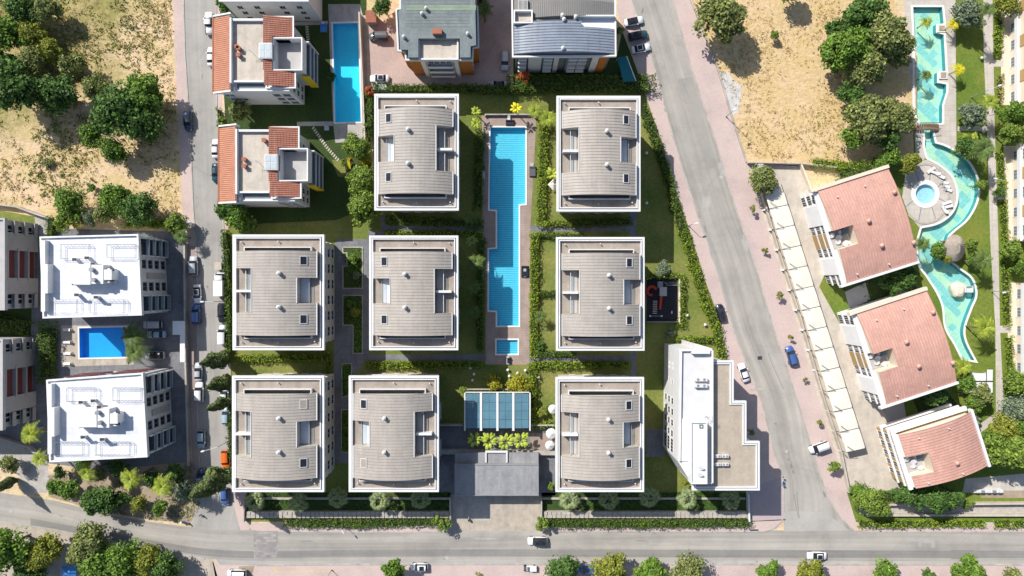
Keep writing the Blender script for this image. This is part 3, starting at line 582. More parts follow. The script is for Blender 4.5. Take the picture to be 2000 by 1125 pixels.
    # skylights: frame standing proud, dark pane; a blind over some
    for k, (ya, yb) in enumerate(((.19,.268), (.689,.767))):
        xm, ym = X(.192), Y((ya+yb)/2); hw, hd = .045*w*.86, (yb-ya)*d/2; z = zf(abs(xm)); sl = (zf(abs(xm)-.1)-zf(abs(xm)+.1))/.2*(1 if xm < 0 else -1)
        f = MB(); f.frame(-hw, hw, -hd, hd, .11, -.3, .16)
        fo = f.build('skylight', 'white_trim', r, (xm, ym, z)); fo.rotation_euler = (0, -math.atan(sl), 0)
        MB().box(-hw+.11, hw-.11, -hd+.11, hd-.11, .0, .14 if k in blind else .06).build('pane', 'tan_terrace' if k in blind else 'dark_glass', fo)
    for fy in (.338, .622): place('roof_vent', VENT, r, (X(.43), Y(fy), zf(X(.43))))
    for fx, fy in ((.50,.06), (.9,.065), (.5,.935), (.9,.93), (.1,.925)): place('vent_pipe', PIPE, r, (X(fx), Y(fy), 13.05))
    return r, X, Y
B = {}
for key, args, lab in (
    ('A1', (731,183,896,411,'L'), 'grey vaulted block beside the narrow deep blue pool, orange plants on its right balcony'),
    ('A2', (1087,187,1251,413,'R'), 'grey vaulted block nearest the row of three cars parked on the diagonal street'),
    ('B1', (454,458,633,684,'R'), 'grey vaulted block by the parked white truck, facing the white roofed buildings'),
    ('B2', (721,460,895,684,'L'), 'grey vaulted block left of the long stepped pool, between two slate paths'),
    ('B3', (1086,463,1259,685,'R'), 'grey vaulted block beside the black floored playground'),
    ('C1', (453,734,633,961,'R',(0,)), 'grey vaulted block beside the orange car and the big leaning cypress'),
    ('C2', (681,734,857,961,'L',(1,)), 'grey vaulted block left of the flat roofed gatehouse'),
    ('C3', (1085,737,1258,961,'R'), 'grey vaulted block between the flat roofed gatehouse and the white stepped building')):
    B[key] = grey_block(*args[:5], lab, *(args[5:] or ()))
def ribs(xs, y0, y1, zf, step, mat, parent, h=.08, t=.035, skip=None, name='roof_seams'):
    """standing seams running along x over an arc zf(x), one every step of y"""
    m = MB(); n = max(1, int(round(abs(y1-y0)/step)))
    for k in range(n+1):
        y = y0+(y1-y0)*k/n
        for i in range(len(xs)-1):
            if skip and skip((xs[i]+xs[i+1])/2, y): continue
            a0, a1 = xs[i], xs[i+1]; z0, z1 = zf(a0), zf(a1)
            m.add([(a0,y-t,z0),(a1,y-t,z1),(a1,y+t,z1),(a0,y+t,z0),(a0,y-t,z0+h),(a1,y-t,z1+h),(a1,y+t,z1+h),(a0,y+t,z0+h)], [(4,5,6,7),(0,1,5,4),(2,3,7,6)])
    return m.build(name, mat, parent, kind='stuff')
def lin(a, b, n): return [a+(b-a)*i/n for i in range(n+1)]
# ---- houses with tiled slopes, flat decks and slatted balconies
def tile_slope(x0, x1, y0, y1, z0, z1, mat, parent, rows_along='y', pitch=.42):
    """overlapping courses of tiles: each course a wedge lifted at its lower edge; slope falls from z0 (x0) to z1 (x1)"""
    m = MB(); n = int(abs(y1-y0)/pitch); nc = max(3, int(abs(x1-x0)/.55))
    for c in range(nc):
        xa, xb = x0+(x1-x0)*c/nc, x0+(x1-x0)*(c+1)/nc; za, zb = z0+(z1-z0)*c/nc, z0+(z1-z0)*(c+1)/nc
        for k in range(n):
            ya = y0+(y1-y0)*k/n; yb = y0+(y1-y0)*(k+1)/n; ym = (ya+yb)/2; e = .05
            m.add([(xa,ya,za),(xb,ya,zb+e),(xa,ym,za+.11),(xb,ym,zb+e+.11),(xa,yb,za),(xb,yb,zb+e)], [(0,1,3,2),(2,3,5,4)])
    o = m.build('roof_tiles', mat, parent, kind='stuff')
    for p in o.data.polygons:
        if p.normal.z < 0: o.data.flip_normals(); break
    return o
def tiled_house(uo, vo, label, orange=True):
    """the pixel offsets are those of the roof, 11 m up"""
    zt = 11.0; k = (CAM_H-zt)/FOC; ox, oy = W(uo+102, vo+78, zt); r = thing('tiled_house', label, 'apartment house', ox, oy, 0, 0, 'white houses with tiled roofs')
    P = lambda u, v: ((u-102)*k, (78-v)*k)
    body = [P(3,4), P(40,-4), P(40,8), P(100,8), P(100,-1), P(152,2), P(158,40), P(156,138), P(112,142), P(8,150)]
    x0, y0 = P(10, 150); x1, y1 = P(156, 6)
    MB().prism([P(10,8), P(150,8), P(150,46), P(123,46), P(123,106), P(150,106), P(150,146), P(10,146)], -.3, zt-.6).build('wall', 'white_paint', r); (lx0,ly0), (lx1,ly1) = P(123.3,105.7), P(172,46.3); MB().box(lx0, lx1, ly0, ly1, -.3, 8.55).build('terrace_wing', 'white_paint', r)
    a, b = P(10,146), P(150,146)
    # roof planes
    xa, ya = P(1,150); xb, yb = P(39,3); tile_slope(xb, xa, yb, ya, zt+.8, zt-.9, 'orange_tile', r)
    MB().prism([P(1,4),P(39,3),P(39,150),P(1,150)], zt-1.15, [zt-.98,zt+.72,zt+.72,zt-.98] if False else zt-1.0).build('roof_base', 'white_paint', r)
    gm = MB()
    for v in (-1, 150): (gx0, gy), (gx1, _) = P(0, v), P(41, v); gm.add([(gx0,gy-.12,zt-1.1),(gx1,gy-.12,zt-1.1),(gx1,gy-.12,zt+.98),(gx0,gy-.12,zt-.65),(gx0,gy+.2,zt-1.1),(gx1,gy+.2,zt-1.1),(gx1,gy+.2,zt+.98),(gx0,gy+.2,zt-.65)], [(0,1,2,3),(7,6,5,4),(3,2,6,7),(0,3,7,4),(1,5,6,2)])
    gm.build('gable_trim', 'white_paint', r); (dx0, dy0), (dx1, dy1) = P(-2,151), P(0.6,0); MB().box(dx0, dx1, dy0, dy1, zt-1.05, zt-.75).build('gutter', 'brick_red', r)
    (fx0, fy0), (fx1, fy1) = P(42,128), P(103,12); MB().box(fx0, fx1, fy0, fy1, zt-.6, zt-.2).build('flat_roof', 'concrete_light', r)
    MB().box(fx0-.4, fx0, P(0,134)[1], fy1+.5, zt-.6, zt+.85).box(fx0, fx1, fy1, fy1+.45, zt-.6, zt+.5).box(fx0, fx1, fy0-.35, fy0, zt-.6, zt+.35).build('parapet', 'white_paint', r)
    rec = MB(); (rx0, ry0), (rx1, ry1) = P(48,141), P(103,130); rec.box(rx0, rx1, ry0, ry1, zt-.9, zt-.58); rec.build('loggia_roof', 'slate_wall', r)
    for (ua, va, ub, vb) in ((104,3,157,43), (106,109,161,139)):
        (tx0, ty0), (tx1, ty1) = P(ua, vb), P(ub, va); tile_slope(tx0, tx1, ty0, ty1, zt+.9, zt-.4, 'red_tile', r, pitch=.40)
        MB().box(tx0, tx1, ty0, ty1, zt-.62, zt-.5).frame(tx0-.1, tx1+.35, ty0-.3, ty1+.3, .28, zt-.6, zt-.2).build('roof_edge', 'white_paint', r)
    (mx0, my0), (mx1, my1) = P(104,109), P(120,43); tile_slope(mx0, mx1, my0, my1, zt+.9, zt+.5, 'red_tile', r, pitch=.40)
    # roof terrace sunk behind a white parapet, skylight dome beside the ridge
    (sx0, sy0), (sx1, sy1) = P(122,106), P(176,46); MB().box(sx0, sx1, sy0, sy1, 8.6, 8.7).build('terrace_floor', 'grey_wall', r)
    MB().frame(sx0-.25, sx1+.25, sy0-.25, sy1+.25, .25, 8.4, zt+.3).build('terrace_parapet', 'white_paint', r)
    (kx0, ky0), (kx1, ky1) = P(97,88), P(122,58); MB().box(kx0, kx1, ky0, ky1, zt-.2, zt+1.3).build('stair_lantern', 'white_trim', r)
    pm = MB()
    for i in range(2):
        for j in range(2): w2, d2 = (kx1-kx0-.5)/2, (ky1-ky0-.5)/2; pm.box(kx0+.17+i*(w2+.16), kx0+.17+i*(w2+.16)+w2, ky0+.17+j*(d2+.16), ky0+.17+j*(d2+.16)+d2, zt+1.3, zt+1.36)
    pm.build('lantern_glass', 'lantern_glass', r)
    for cu, cv in ((55,66),(55,79),(94,29) if not orange else (52,63)):
        (hx, hy) = P(cu, cv); MB().box(hx-.35, hx+.35, hy-.3, hy+.3, zt-.2, zt+.75).box(hx-.45, hx+.45, hy-.4, hy+.4, zt+.75, zt+.85).build('chimney', 'brick_red', r)
    # east side: slatted blue-grey balconies stepping out, yellow edge
    ex, _ = P(172,0); ey0, ey1 = P(0,112)[1], P(0,46)[1]
    for z in (2.2, 4.7, 7.2): MB().box(ex-.4, ex+1.3, ey0, ey1, z-.1, z+.1).build('balcony_slab', 'white_paint', r)
    sl = MB().box(ex+.95, ex+1.0, ey0+.2, ey1-.2, 2.3, 8.3); sl.build('balcony_screen', 'navy_panel', r)
    lv = MB()
    for i in range(9): z = 2.4+i*.68; lv.box(ex+1.0, ex+1.10, ey0+.2, ey1-.2, z, z+.09)
    lv.build('louvres', 'slate_wall', r, kind='stuff'); MB().box(ex-.4, ex+1.35, ey0-.25, ey0-.02, 1.5, 9.0).build('balcony_edge', 'yellow_paint', r); MB().box(ex-.4, ex+1.35, ey1+.02, ey1+.25, 1.5, 9.0).build('balcony_edge', 'white_paint', r)
    (wx0, wy), (wx1, _) = P(10,146), P(150,146)
    facade(r, (wx0,wy), (wx1,wy), (1.8, 4.6, 7.4), (.76, .90), win_mesh(1.7,1.9,'white_trim','dark_glass',3)); facade(r, (wx0,wy), (wx1,wy), (1.8, 4.6, 7.4), (.05,.12), win_mesh(1.0,1.3))
    facade(r, (wx0,P(0,8)[1]), (wx0,wy), (1.8,4.6,7.4), (.15,.4,.65,.88), win_mesh(1.2,1.4)); facade(r, (wx1,wy), (wx1,P(0,8)[1]), (1.8,4.6,7.4), (.08,.2,.85), win_mesh(1.2,1.4))
    facade(r, (wx1,P(0,8)[1]), (wx0,P(0,8)[1]), (1.8,4.6,7.4), (.2,.5,.8), win_mesh(1.2,1.4))
    return r
tiled_house(413, 30, 'white house with orange and red tiled roof beside the narrow deep blue pool')
tiled_house(424, 246, 'white house with orange and red tiled roof above the row of three bushy yellow-green trees', False)
(tx0, ty1), (tx1, ty0) = W(430, -150, 11), W(600, 0, 11)
r = thing('tiled_house', 'white house wall cut off by the top edge beside the dark bushy tree', 'apartment house', (tx0+tx1)/2, (ty0+ty1)/2)
hw, hd = (tx1-tx0)/2, (ty1-ty0)/2; MB().box(-hw, hw, -hd, hd, -.3, 10.6).build('wall', 'white_paint', r); MB().frame(-hw-.3, hw+.3, -hd-.3, hd+.3, .5, 10.6, 11).box(-hw+.2,hw-.2,-hd+.2,hd-.2,10.6,10.7).build('roof', 'white_trim', r); facade(r, (-hw,-hd), (hw,-hd), (1.8,4.6,7.4), (.15,.35,.65,.85), win_mesh(1.3,1.5))
# ---- dark roofed buildings, north
def poly_building(name, label, cat, zt, roof_px, walls='beige_wall', inset=.4, cap='white_paint', roof_mat='roof_green', lip=.5, lip_h=.3, group=None):
    """walls under a flat roof with a raised rim; roof outline in pixels at the height of the rim"""
    p = PX(roof_px, zt); cx, cy = sum(a for a, _ in p)/len(p), sum(b for _, b in p)/len(p); q = [(a-cx, b-cy) for a, b in p]
    if sum(q[i][0]*q[(i+1)%len(q)][1]-q[(i+1)%len(q)][0]*q[i][1] for i in range(len(q))) < 0: q = q[::-1]
    r = thing(name, label, cat, cx, cy, 0, 0, group); n = len(q)
    off = lambda dd: offset([q[-1]]+q+[q[0]], dd)[1:-1]
    wl = off(inset); MB().prism(wl, -.3, zt-lip_h-.3).build('wall', walls, r)
    MB().prism(q, zt-lip_h-.3, zt-lip_h, 0).build('roof_slab', cap, r)
    i1 = off(lip); m = MB(); vs = [(x,y,zt) for x,y in q]+[(x,y,zt) for x,y in i1]+[(x,y,zt-lip_h) for x,y in q]+[(x,y,zt-lip_h) for x,y in i1]
    m.add(vs, [f for i in range(n) for j in [(i+1)%n] for f in ((i,j,n+j,n+i), (i,2*n+i,2*n+j,j), (n+i,n+j,3*n+j,3*n+i))]); m.build('roof_rim', cap, r)
    MB().prism(off(lip+.01), zt-lip_h, zt-lip_h+.06).build('roof_surface', roof_mat, r)
    return r, q, wl, (cx, cy)
Z = 11.0
rE, q, wl, c = poly_building('apartment_building', 'green-grey flat roofed building with orange south wall and white terrace', 'apartment building', Z,
    [(780,-120),(930,-120),(930,10),(934,12),(936,92),(925,93),(924,118),(791,118),(790,101),(776,100),(772,17),(780,15)], 'orange_wall', .5, 'white_trim', 'roof_green', .35, .35)
L = lambda u, v, z=Z: (W(u,v,z)[0]-c[0], W(u,v,z)[1]-c[1])
(a0,b1), (a1,b0) = L(822,78), L(893,116); tm = MB().frame(a0-.5,a1+.3,b0-.2,b1+.6,.35,Z-.3,Z+.35); tm.build('terrace_parapet', 'white_trim', rE); MB().box(a0-.1,a1,b0+.2,b1+.2,Z-.29,Z-.22).build('terrace_floor', 'concrete_light', rE)
(a0,b1), (a1,b0) = L(846,60,Z+.8), L(864,70,Z+.8); MB().box(a0,a1,b0,b1,Z+1.0,Z+2.1).build('chimney', 'brick_red', rE)
for u, v in ((826,32),(834,22),(791,77),(914,71)): x, y = L(u,v); place('roof_vent', VENT, rE, (x,y,Z+1.1), sc=(.8,.8,.8))
(a0,b1), (a1,b0) = L(795,14), L(930,24); MB().box(a0,a1,b0,b1,Z+1.0,Z+1.02).build('moss_strip', 'roof_moss', rE)
p = PX([(783,-118),(928,-118),(928,12),(930,88),(919,90),(919,112),(898,112),(898,75),(817,75),(817,112),(797,112),(797,97),(783,97),(779,20),(783,18)], Z+1.0); MB().prism([(a-c[0],b-c[1]) for a, b in p], Z-.28, Z+1.0).build('raised_roof', 'roof_green', rE)
rm = MB()
for k in range(22): y = L(0,-20+k*6.3)[1]; (xa,_),(xb,_) = L(783,0), L(818,0); rm.box(L(782,0)[0]+1.2, L(925,0)[0]-.8, y-.04, y+.04, Z+1.01, Z+1.035) if (-20+k*6.3) < 60 else None
rm.build('roof_laps', 'roof_lap', rE, kind='stuff')
sy = min(y for _, y in wl); sx0 = min(x for x, y in wl if abs(y-sy) < .3); sx1 = max(x for x, y in wl if abs(y-sy) < .3); sw = sx1-sx0
for f0, f1 in ((.2,.27), (.73,.79)): MB().box(sx0+sw*f0, sx0+sw*f1, sy-.5, sy, 0, Z-.7).build('pilaster', 'white_paint', rE)
MB().box(sx0+sw*.27, sx0+sw*.73, sy-.3, sy, .2, Z-.7).build('balcony_bay', 'grey_wall', rE)
for z in (1.5,4.6,7.7):
    MB().box(sx0+sw*.3, sx0+sw*.7, sy-1.1, sy-.3, z-.12, z+.05).frame(sx0+sw*.3, sx0+sw*.7, sy-1.1, sy-.32, .08, z+.05, z+.95).build('balcony', 'white_trim', rE)
    facade(rE, (sx0,sy-.3), (sx1,sy-.3), (z+1.2,), (.36,.45,.55,.64), win_mesh(1.1,1.9,'white_trim','dark_glass'))
for z in (2.4,5.2,8.0):
    xx = max(x for x, y in wl); facade(rE, (sx1,sy), (sx1,sy+2.6), (z,), (.5,), win_mesh(1.4,1.2,'white_trim','slate_wall'))
Z = 11.5
rF, q, wl, c = poly_building('apartment_building', 'building with blue-grey vaulted metal roof and brown rear terrace beside the diagonal street', 'apartment building', Z,
    [(998,-40),(1203,-40),(1204,110),(1000,112)], 'slate_wall', .9, 'white_paint', 'roof_brown', .35, .35)
(x0,y1), (x1,y0) = L(1004,46), L(1199,106); zf = lambda x: Z-.15+1.5*max(0, 1-((x-(x0+x1)/2-.4)/((x1-x0)/2))**2)
xs = lin(x0, x1, 18); xc = L(1137,0)[0]
keep = lambda i, j: not (xs[i]+xs[i+1] > 2*xc and j == 1)
ys = [y0, L(0,58)[1], y1]; arc_cells(xs, ys, keep, zf, zbase=Z-.4).build('vault_roof', 'roof_blue', rF); ribs(xs, y0, y1, zf, .6, 'slate_wall', rF, .08, .05, lambda x, y: x > xc and y > ys[1]+.1)
(a0,b1), (a1,b0) = L(1038,6), L(1200,36); xs2 = lin(a0,a1,14); zg = lambda x: Z-.2+1.2*max(0, 1-((x-(a0+a1)/2)/((a1-a0)/2))**2); arc_cells(xs2, [b0,b1], lambda i,j: True, zg, zbase=Z-.4).build('vault_roof', 'roof_brown', rF); 
sm = MB()
for k in range(40): x = a0+(a1-a0)*k/39; sm.box(x-.035,x+.035,b0,b1,zg(x)-.02,zg(x)+.09)
sm.build('roof_seams', 'slate_wall', rF, kind='stuff')
(a0,b1), (a1,b0) = L(1128,37), L(1200,57); MB().box(a0,a1,b0,b1,Z-.35,Z-.27).build('terrace_floor', 'terrace_floor', rF); MB().box(a0,a1,b1,b1+.3,Z-.3,Z+.9).build('terrace_parapet', 'white_paint', rF)
(a0,b1), (a1,b0) = L(1003,24), L(1040,50); MB().frame(a0,a1,b0,b1,.3,Z-.3,Z+.8).build('terrace_parapet', 'white_paint', rF); MB().box(a0+.3,a1-.3,b0+.3,b1-.3,Z-.29,Z-.2).build('terrace_floor', 'concrete_light', rF)
for u, v in ((1098,32),(1101,40),(1124,35),(1099,96)): x, y = L(u,v,Z+1); place('roof_vent', VENT, rF, (x,y,Z+.9))
lad = MB()
for k in range(8): x, y = L(1013+k*2.4, 12); lad.box(x-.05,x+.05,y-1.2,y+1.2,Z-.2,Z+.5)
lad.build('pergola_slats', 'white_paint', rF)
sy = min(y for _, y in wl); sx0 = min(x for x, _ in wl); sx1 = max(x for x, _ in wl); sw = sx1-sx0
for f0, f1, mt in ((.02,.13,'dark_metal'),(.14,.28,'white_trim'),(.29,.40,'slate_wall'),(.41,.46,'white_trim'),(.54,.76,'slate_wall'),(.81,.88,'white_paint'),(.885,.97,'orange_wall')): MB().box(sx0+sw*f0, sx0+sw*f1, sy-.35, sy, .1, Z-.7).build('facade_panel', mt, rF)
for z in (2.2,4.9,7.6,9.8):
    for f0, f1 in ((.03,.12),(.3,.39),(.56,.65),(.66,.75)): MB().box(sx0+sw*f0, sx0+sw*f1, sy-1.0, sy-.35, z-.25, z+.3).build('balcony', 'white_trim', rF)
# ---- white roofed buildings, west
def white_building(px, label, tilt_red=False):
    z = 11.2; r, q, wl, c = poly_building('white_building', label, 'apartment building', z, px, 'white_trim', .3, 'white_paint', 'white_roof', .35, .55)
    L = lambda u, v, zz=z: (W(u,v,zz)[0]-c[0], W(u,v,zz)[1]-c[1]); u0, v0 = px[0]; u1, v1 = px[2]; fu = lambda f: u0+(u1-u0)*f
    fv = lambda f: v0+(v1-v0)*f
    def bx(m, a, b, cc, d, z0, z1): (xa, ya), (xb, yb) = L(fu(a), fv(cc), (z0+z1)/2), L(fu(b), fv(d), (z0+z1)/2); m.box(xa,xb,ya,yb,z0,z1); return m
    bx(MB(), .33, .66, .36, .60, z-.5, z+2.1).build('stair_house', 'white_paint', r); bx(MB(), .66, .74, .42, .55, z-.5, z+2.0).build('stair_house', 'white_paint', r)
    bx(MB(), .33, .50, .35, .61, z+2.1, z+2.25).build('stair_house_roof', 'white_paint', r)
    for fx, fy in ((.34,.29),(.46,.27),(.335,.46),(.34,.60),(.36,.74),(.55,.77),(.52,.35),(.53,.5),(.71,.42),(.71,.57)):
        m = MB(); bx(m, fx-.017, fx+.017, fy-.014, fy+.014, z-.5, z+1.5); o = m.build('chimney', 'white_paint', r); bx(MB(), fx-.02, fx+.02, fy-.018, fy+.018, z+1.5, z+1.6).build('cap', 'dark_metal', o)
    for fx, fy in ((.52,.42),(.54,.55)): (x, y) = L(fu(fx), fv(fy), z+2.3); MB().cyl(x,y,z+2.1,z+3.0,.45,.45,14).build('water_tank', 'grey_metal', r)
    # knee wall on the west edge, railings on the roof terraces
    bx(MB(), .035, .075, .05, .95, z-.5, z+.75).build('knee_wall', 'white_paint', r); bx(MB(), .075, .11, .35, .72, z-.5, z+1.3).build('knee_wall', 'white_paint', r)
    for a, b, cc, d in ((.22,.50,.10,.28),(.67,.95,.10,.27),(.10,.38,.80,.97),(.50,.84,.80,.97)):
        rl = MB()
        (xa,ya),(xb,yb) = L(fu(a),fv(d)), L(fu(b),fv(cc))
        for zz in (z+.1, z+.55): rl.frame(xa,xb,ya,yb,.05,zz,zz+.05)
        n = 8
        for k in range(n+1): x = xa+(xb-xa)*k/n; rl.box(x-.025,x+.025,ya+.001,ya+.045,z-.45,z+.55); rl.box(x-.025,x+.025,yb-.045,yb-.001,z-.45,z+.55)
        rl.build('railing', 'slate_wall', r)
    xe = max(x for x, _ in wl); pe = [p for p in wl if abs(p[0]-xe) < 1.5]; lo = min(pe, key=lambda p: p[1]); hi = max(pe, key=lambda p: p[1])
    P = lambda f: (lo[0]+(hi[0]-lo[0])*f, lo[1]+(hi[1]-lo[1])*f)
    zs = (1.5, 4.1, 6.7, 9.2)
    facade(r, lo, hi, zs, (.33,.41,.59,.67) if 0 else (.35,.64), win_mesh(1.9,1.6,'grey_metal','dark_glass'))
    rp = MB(); (xa,ya),(xb,yb) = P(.455), P(.53); rp.box(max(xa,xb), max(xa,xb)+.18, ya, yb, 1.0, 8.2); rp.build('stair_window', 'mauve_wall', r)
    fr = MB()
    for k in range(8): fr.box(max(xa,xb)+.18, max(xa,xb)+.22, ya+.1, yb-.1, 1.3+k*.85, 1.36+k*.85)
    fr.build('stair_window_bars', 'white_trim', r)
    for f0, f1 in ((.02,.24),(.74,.98)):
        for zz in zs:
            (xa,ya),(xb,yb) = P(f0), P(f1); x = max(xa,xb); m = MB(); m.box(x, x+.75, ya, yb, zz-1.25, zz-1.08, 0); m.frame(x+.02, x+.75, ya, yb, .06, zz-1.08, zz-.2, 1); m.build('balcony', ['white_paint','clear_glass'], r); [MB().box(x, x+.7, y2-.12, y2+.12, zz-1.07, zz+1.2).build('balcony_side', 'white_paint', r) for y2 in (ya+.12, yb-.12)]
            MB().box(x+.001, x+.06, ya+.3, yb-.3, zz-1.05, zz+1.15).build('balcony_door', 'dark_glass', r)
    for ed in ((px[3],px[2]),(px[0],px[3])): pass
    n = len(wl)
    for i in range(n):
        p, qq = wl[i], wl[(i+1)%n]
        if abs(p[0]-xe) < 1.5 and abs(qq[0]-xe) < 1.5: continue
        facade(r, p, qq, zs, (.15,.38,.62,.85), win_mesh(1.5,1.35,'white_paint','dark_glass'))
        if tilt_red and qq[1] > 0 and p[1] > 0:
            for zz in zs[1:]:
                (ax,ay),(bx_,by) = p, qq; L_ = hypot(bx_-ax, by-ay)
                for fa, fb in ((.08,.42),(.55,.92)): MB().strip([(ax+(bx_-ax)*fa, ay+(by-ay)*fa), (ax+(bx_-ax)*fb, ay+(by-ay)*fb)], .9, zz-1.2, zz-1.02).build('balcony', 'white_paint', r); MB().strip([(ax+(bx_-ax)*fa-(by-ay)/L_*-.42, ay+(by-ay)*fa-(bx_-ax)/L_*.42), (ax+(bx_-ax)*fb-(by-ay)/L_*-.42, ay+(by-ay)*fb-(bx_-ax)/L_*.42)], .1, zz-1.02, zz-.2).build('balcony_rail', 'red_panel', r)
    return r
white_building([(77,462),(270,457),(277,616),(83,622)], 'white roofed building with rooftop railings, above the dark blue rectangular pool')
white_building([(90,742),(279,728),(288,893),(96,903)], 'white roofed building with red balcony edges, below the dark blue rectangular pool', True)
# ---- grey and red facades at the left edge
def slab_block(v0, v1, label):
    z = 9.5; ue = 12 if v0 < 600 else 8; (xe, y1), (_, y0) = W(ue, v0, z), W(ue, v1, z); xw = W(-190, v0, z)[0]; cx, cy = (xe+xw)/2, (y0+y1)/2
    r = thing('apartment_block', label, 'apartment block', cx, cy); hw, hd = (xe-xw)/2, (y1-y0)/2
    MB().box(-hw, hw-.9, -hd, hd, -.3, z-.3).build('wall', 'grey_wall', r); MB().box(-hw, hw+.1, -hd-.2, hd+.2, z-.3, z+.1).frame(-hw, hw+.1, -hd-.2, hd+.2, .4, z+.1, z+.5).build('roof', 'grey_wall', r)
    for a, b in ((.32,.72), (-.66,-.30)): MB().box(hw-.9, hw, hd*a, hd*b, 0, z-.3).build('wall_pier', 'mauve_wall', r)
    for k, zz in enumerate((.4, 3.4, 6.4)):
        MB().box(hw-.9, hw-.6, -hd*.34, hd*.36, zz+.1, zz+2.5).build('red_panel', 'red_panel', r)
        MB().box(hw-.9, hw+.15, -hd*.36, hd*.38, zz+2.5, zz+2.9).build('floor_slab', 'mauve_wall', r)
        for s in (-1, 1):
            m = MB(); m.box(hw-.9, hw+.2, s*hd*.67, s*hd*.99, zz-.1, zz+.12); m.box(hw+.05, hw+.2, s*hd*.67, s*hd*.99, zz+.12, zz+.9); m.build('balcony', 'mauve_wall', r)
            facade(r, (hw-.9, -hd), (hw-.9, hd), (zz+1.4,), (.5+s*.42, .5+s*.36), win_mesh(1.1,2.1,'white_trim','dark_glass',0))
    return r
slab_block(428, 604, 'grey block with dark red panels at the left edge, next to the upper white roof')
slab_block(664, 838, 'grey block with dark red panels at the left edge, next to the lower white roof')
# ---- white stepped building by the corner
Z = 12.6
rI, q, wl, c = poly_building('stepped_building', 'white building with stepped tan roof and long blank wall on the street corner', 'office building', Z,
    [(1390,704),(1433,704),(1433,783),(1458,783),(1458,862),(1484,862),(1484,958),(1352,958),(1352,700)], 'white_paint', .6, 'white_paint', 'sand_terrace', .8, .4)
n = len(q); i1 = offset([q[-1]]+q+[q[0]], .42)[1:-1]; i2 = offset([q[-1]]+q+[q[0]], .56)[1:-1]
vs = [(x,y,Z+.004) for x,y in i1]+[(x,y,Z+.004) for x,y in i2]; MB().add(vs, [(i,(i+1)%n,n+(i+1)%n,n+i) for i in range(n)]).build('rim_groove', 'slate_wall', rI)
Z2 = 14.0
L = lambda u, v, z=Z2: (W(u,v,z)[0]-c[0], W(u,v,z)[1]-c[1])
main = [L(1328,682), L(1392,682), L(1392,945), L(1352,945), L(1325,902)]
MB().prism(main, -.3, Z2-.5).build('wall', 'white_paint', rI); mp = offset([main[-1]]+main+[main[0]], .0)
MB().prism(main, Z2-.5, Z2-.4).build('roof_surface', 'white_trim', rI)
def edge_wall(p, qq, w, z0, z1): return MB().strip([p, qq], w, z0, z1)
for a_, b_ in ((L(1330,684),L(1390,684)),(L(1330,686),L(1327,900)),(L(1391,684),L(1391,943)),(L(1354,943),L(1390,943))): edge_wall(a_, b_, .35, Z2-.4, Z2+.25).build('parapet', 'white_paint', rI)
(a0,b1),(a1,b0) = L(1349,824,Z2+1.8), L(1381,945,Z2+1.8); MB().box(a0,a1,b0,b1,Z2-.4,Z2+1.7).build('penthouse', 'white_paint', rI); MB().frame(a0,a1,b0,b1,.2,Z2+1.7,Z2+2.0).build('penthouse_rim', 'white_paint', rI)
(a0,b1),(a1,b0) = L(1366,829,Z2+1.9), L(1373,836,Z2+1.9); MB().frame(a0,a1,b0,b1,.12,Z2+1.7,Z2+1.95).build('hatch', 'roof_moss', rI)
(a0,b1),(a1,b0) = L(1356,676,11.5), L(1391,690,11.5); MB().prism([(a0,b0),(a1,b0),(a1,b1-.5),(a0,b1+.6)], -.2, 11.6).build('stair_tower', 'white_trim', rI); (a0,b1),(a1,b0) = L(1352,686,Z2+.8), L(1387,691,Z2+.8); MB().box(a0,a1,b0,b1,Z2-.4,Z2+.75).build('roof_bench_wall', 'white_paint', rI)
(a0,b1),(a1,b0) = L(1329,818,Z2), L(1346,938,Z2); MB().box(a0+.2,a1,b0+4,b1,Z2-.4,Z2-.1).build('roof_step', 'white_paint', rI)
pw, pq = main[0], main[4]
if pw[1] < pq[1]: pw, pq = pq, pw
facade(rI, pw, pq, (2.4,5.4,8.4), (.5,.6,.7,.8), win_mesh(1.4,1.9,'white_trim','dark_glass')); facade(rI, pw, pq, (2.4,5.4,8.4), (.91,), win_mesh(3.0,2.2,'white_trim','dark_glass',3)); facade(rI, pw, pq, (2.4,5.4,8.4), (.32,), win_mesh(1.3,.8,'white_trim','dark_glass',0)); facade(rI, pw, pq, (5.4,8.4), (.16,.20), win_mesh(.5,.5,'white_trim','grey_wall',0))
for i in range(len(wl)):
    p, qq = wl[i], wl[(i+1)%len(wl)]
    if hypot(p[0]-qq[0], p[1]-qq[1]) > 5 and max(p[0],qq[0]) > -1: facade(rI, p, qq, (2.4,5.4,8.4), (.25,.5,.75), win_mesh(1.3,1.5,'white_trim','dark_glass'))
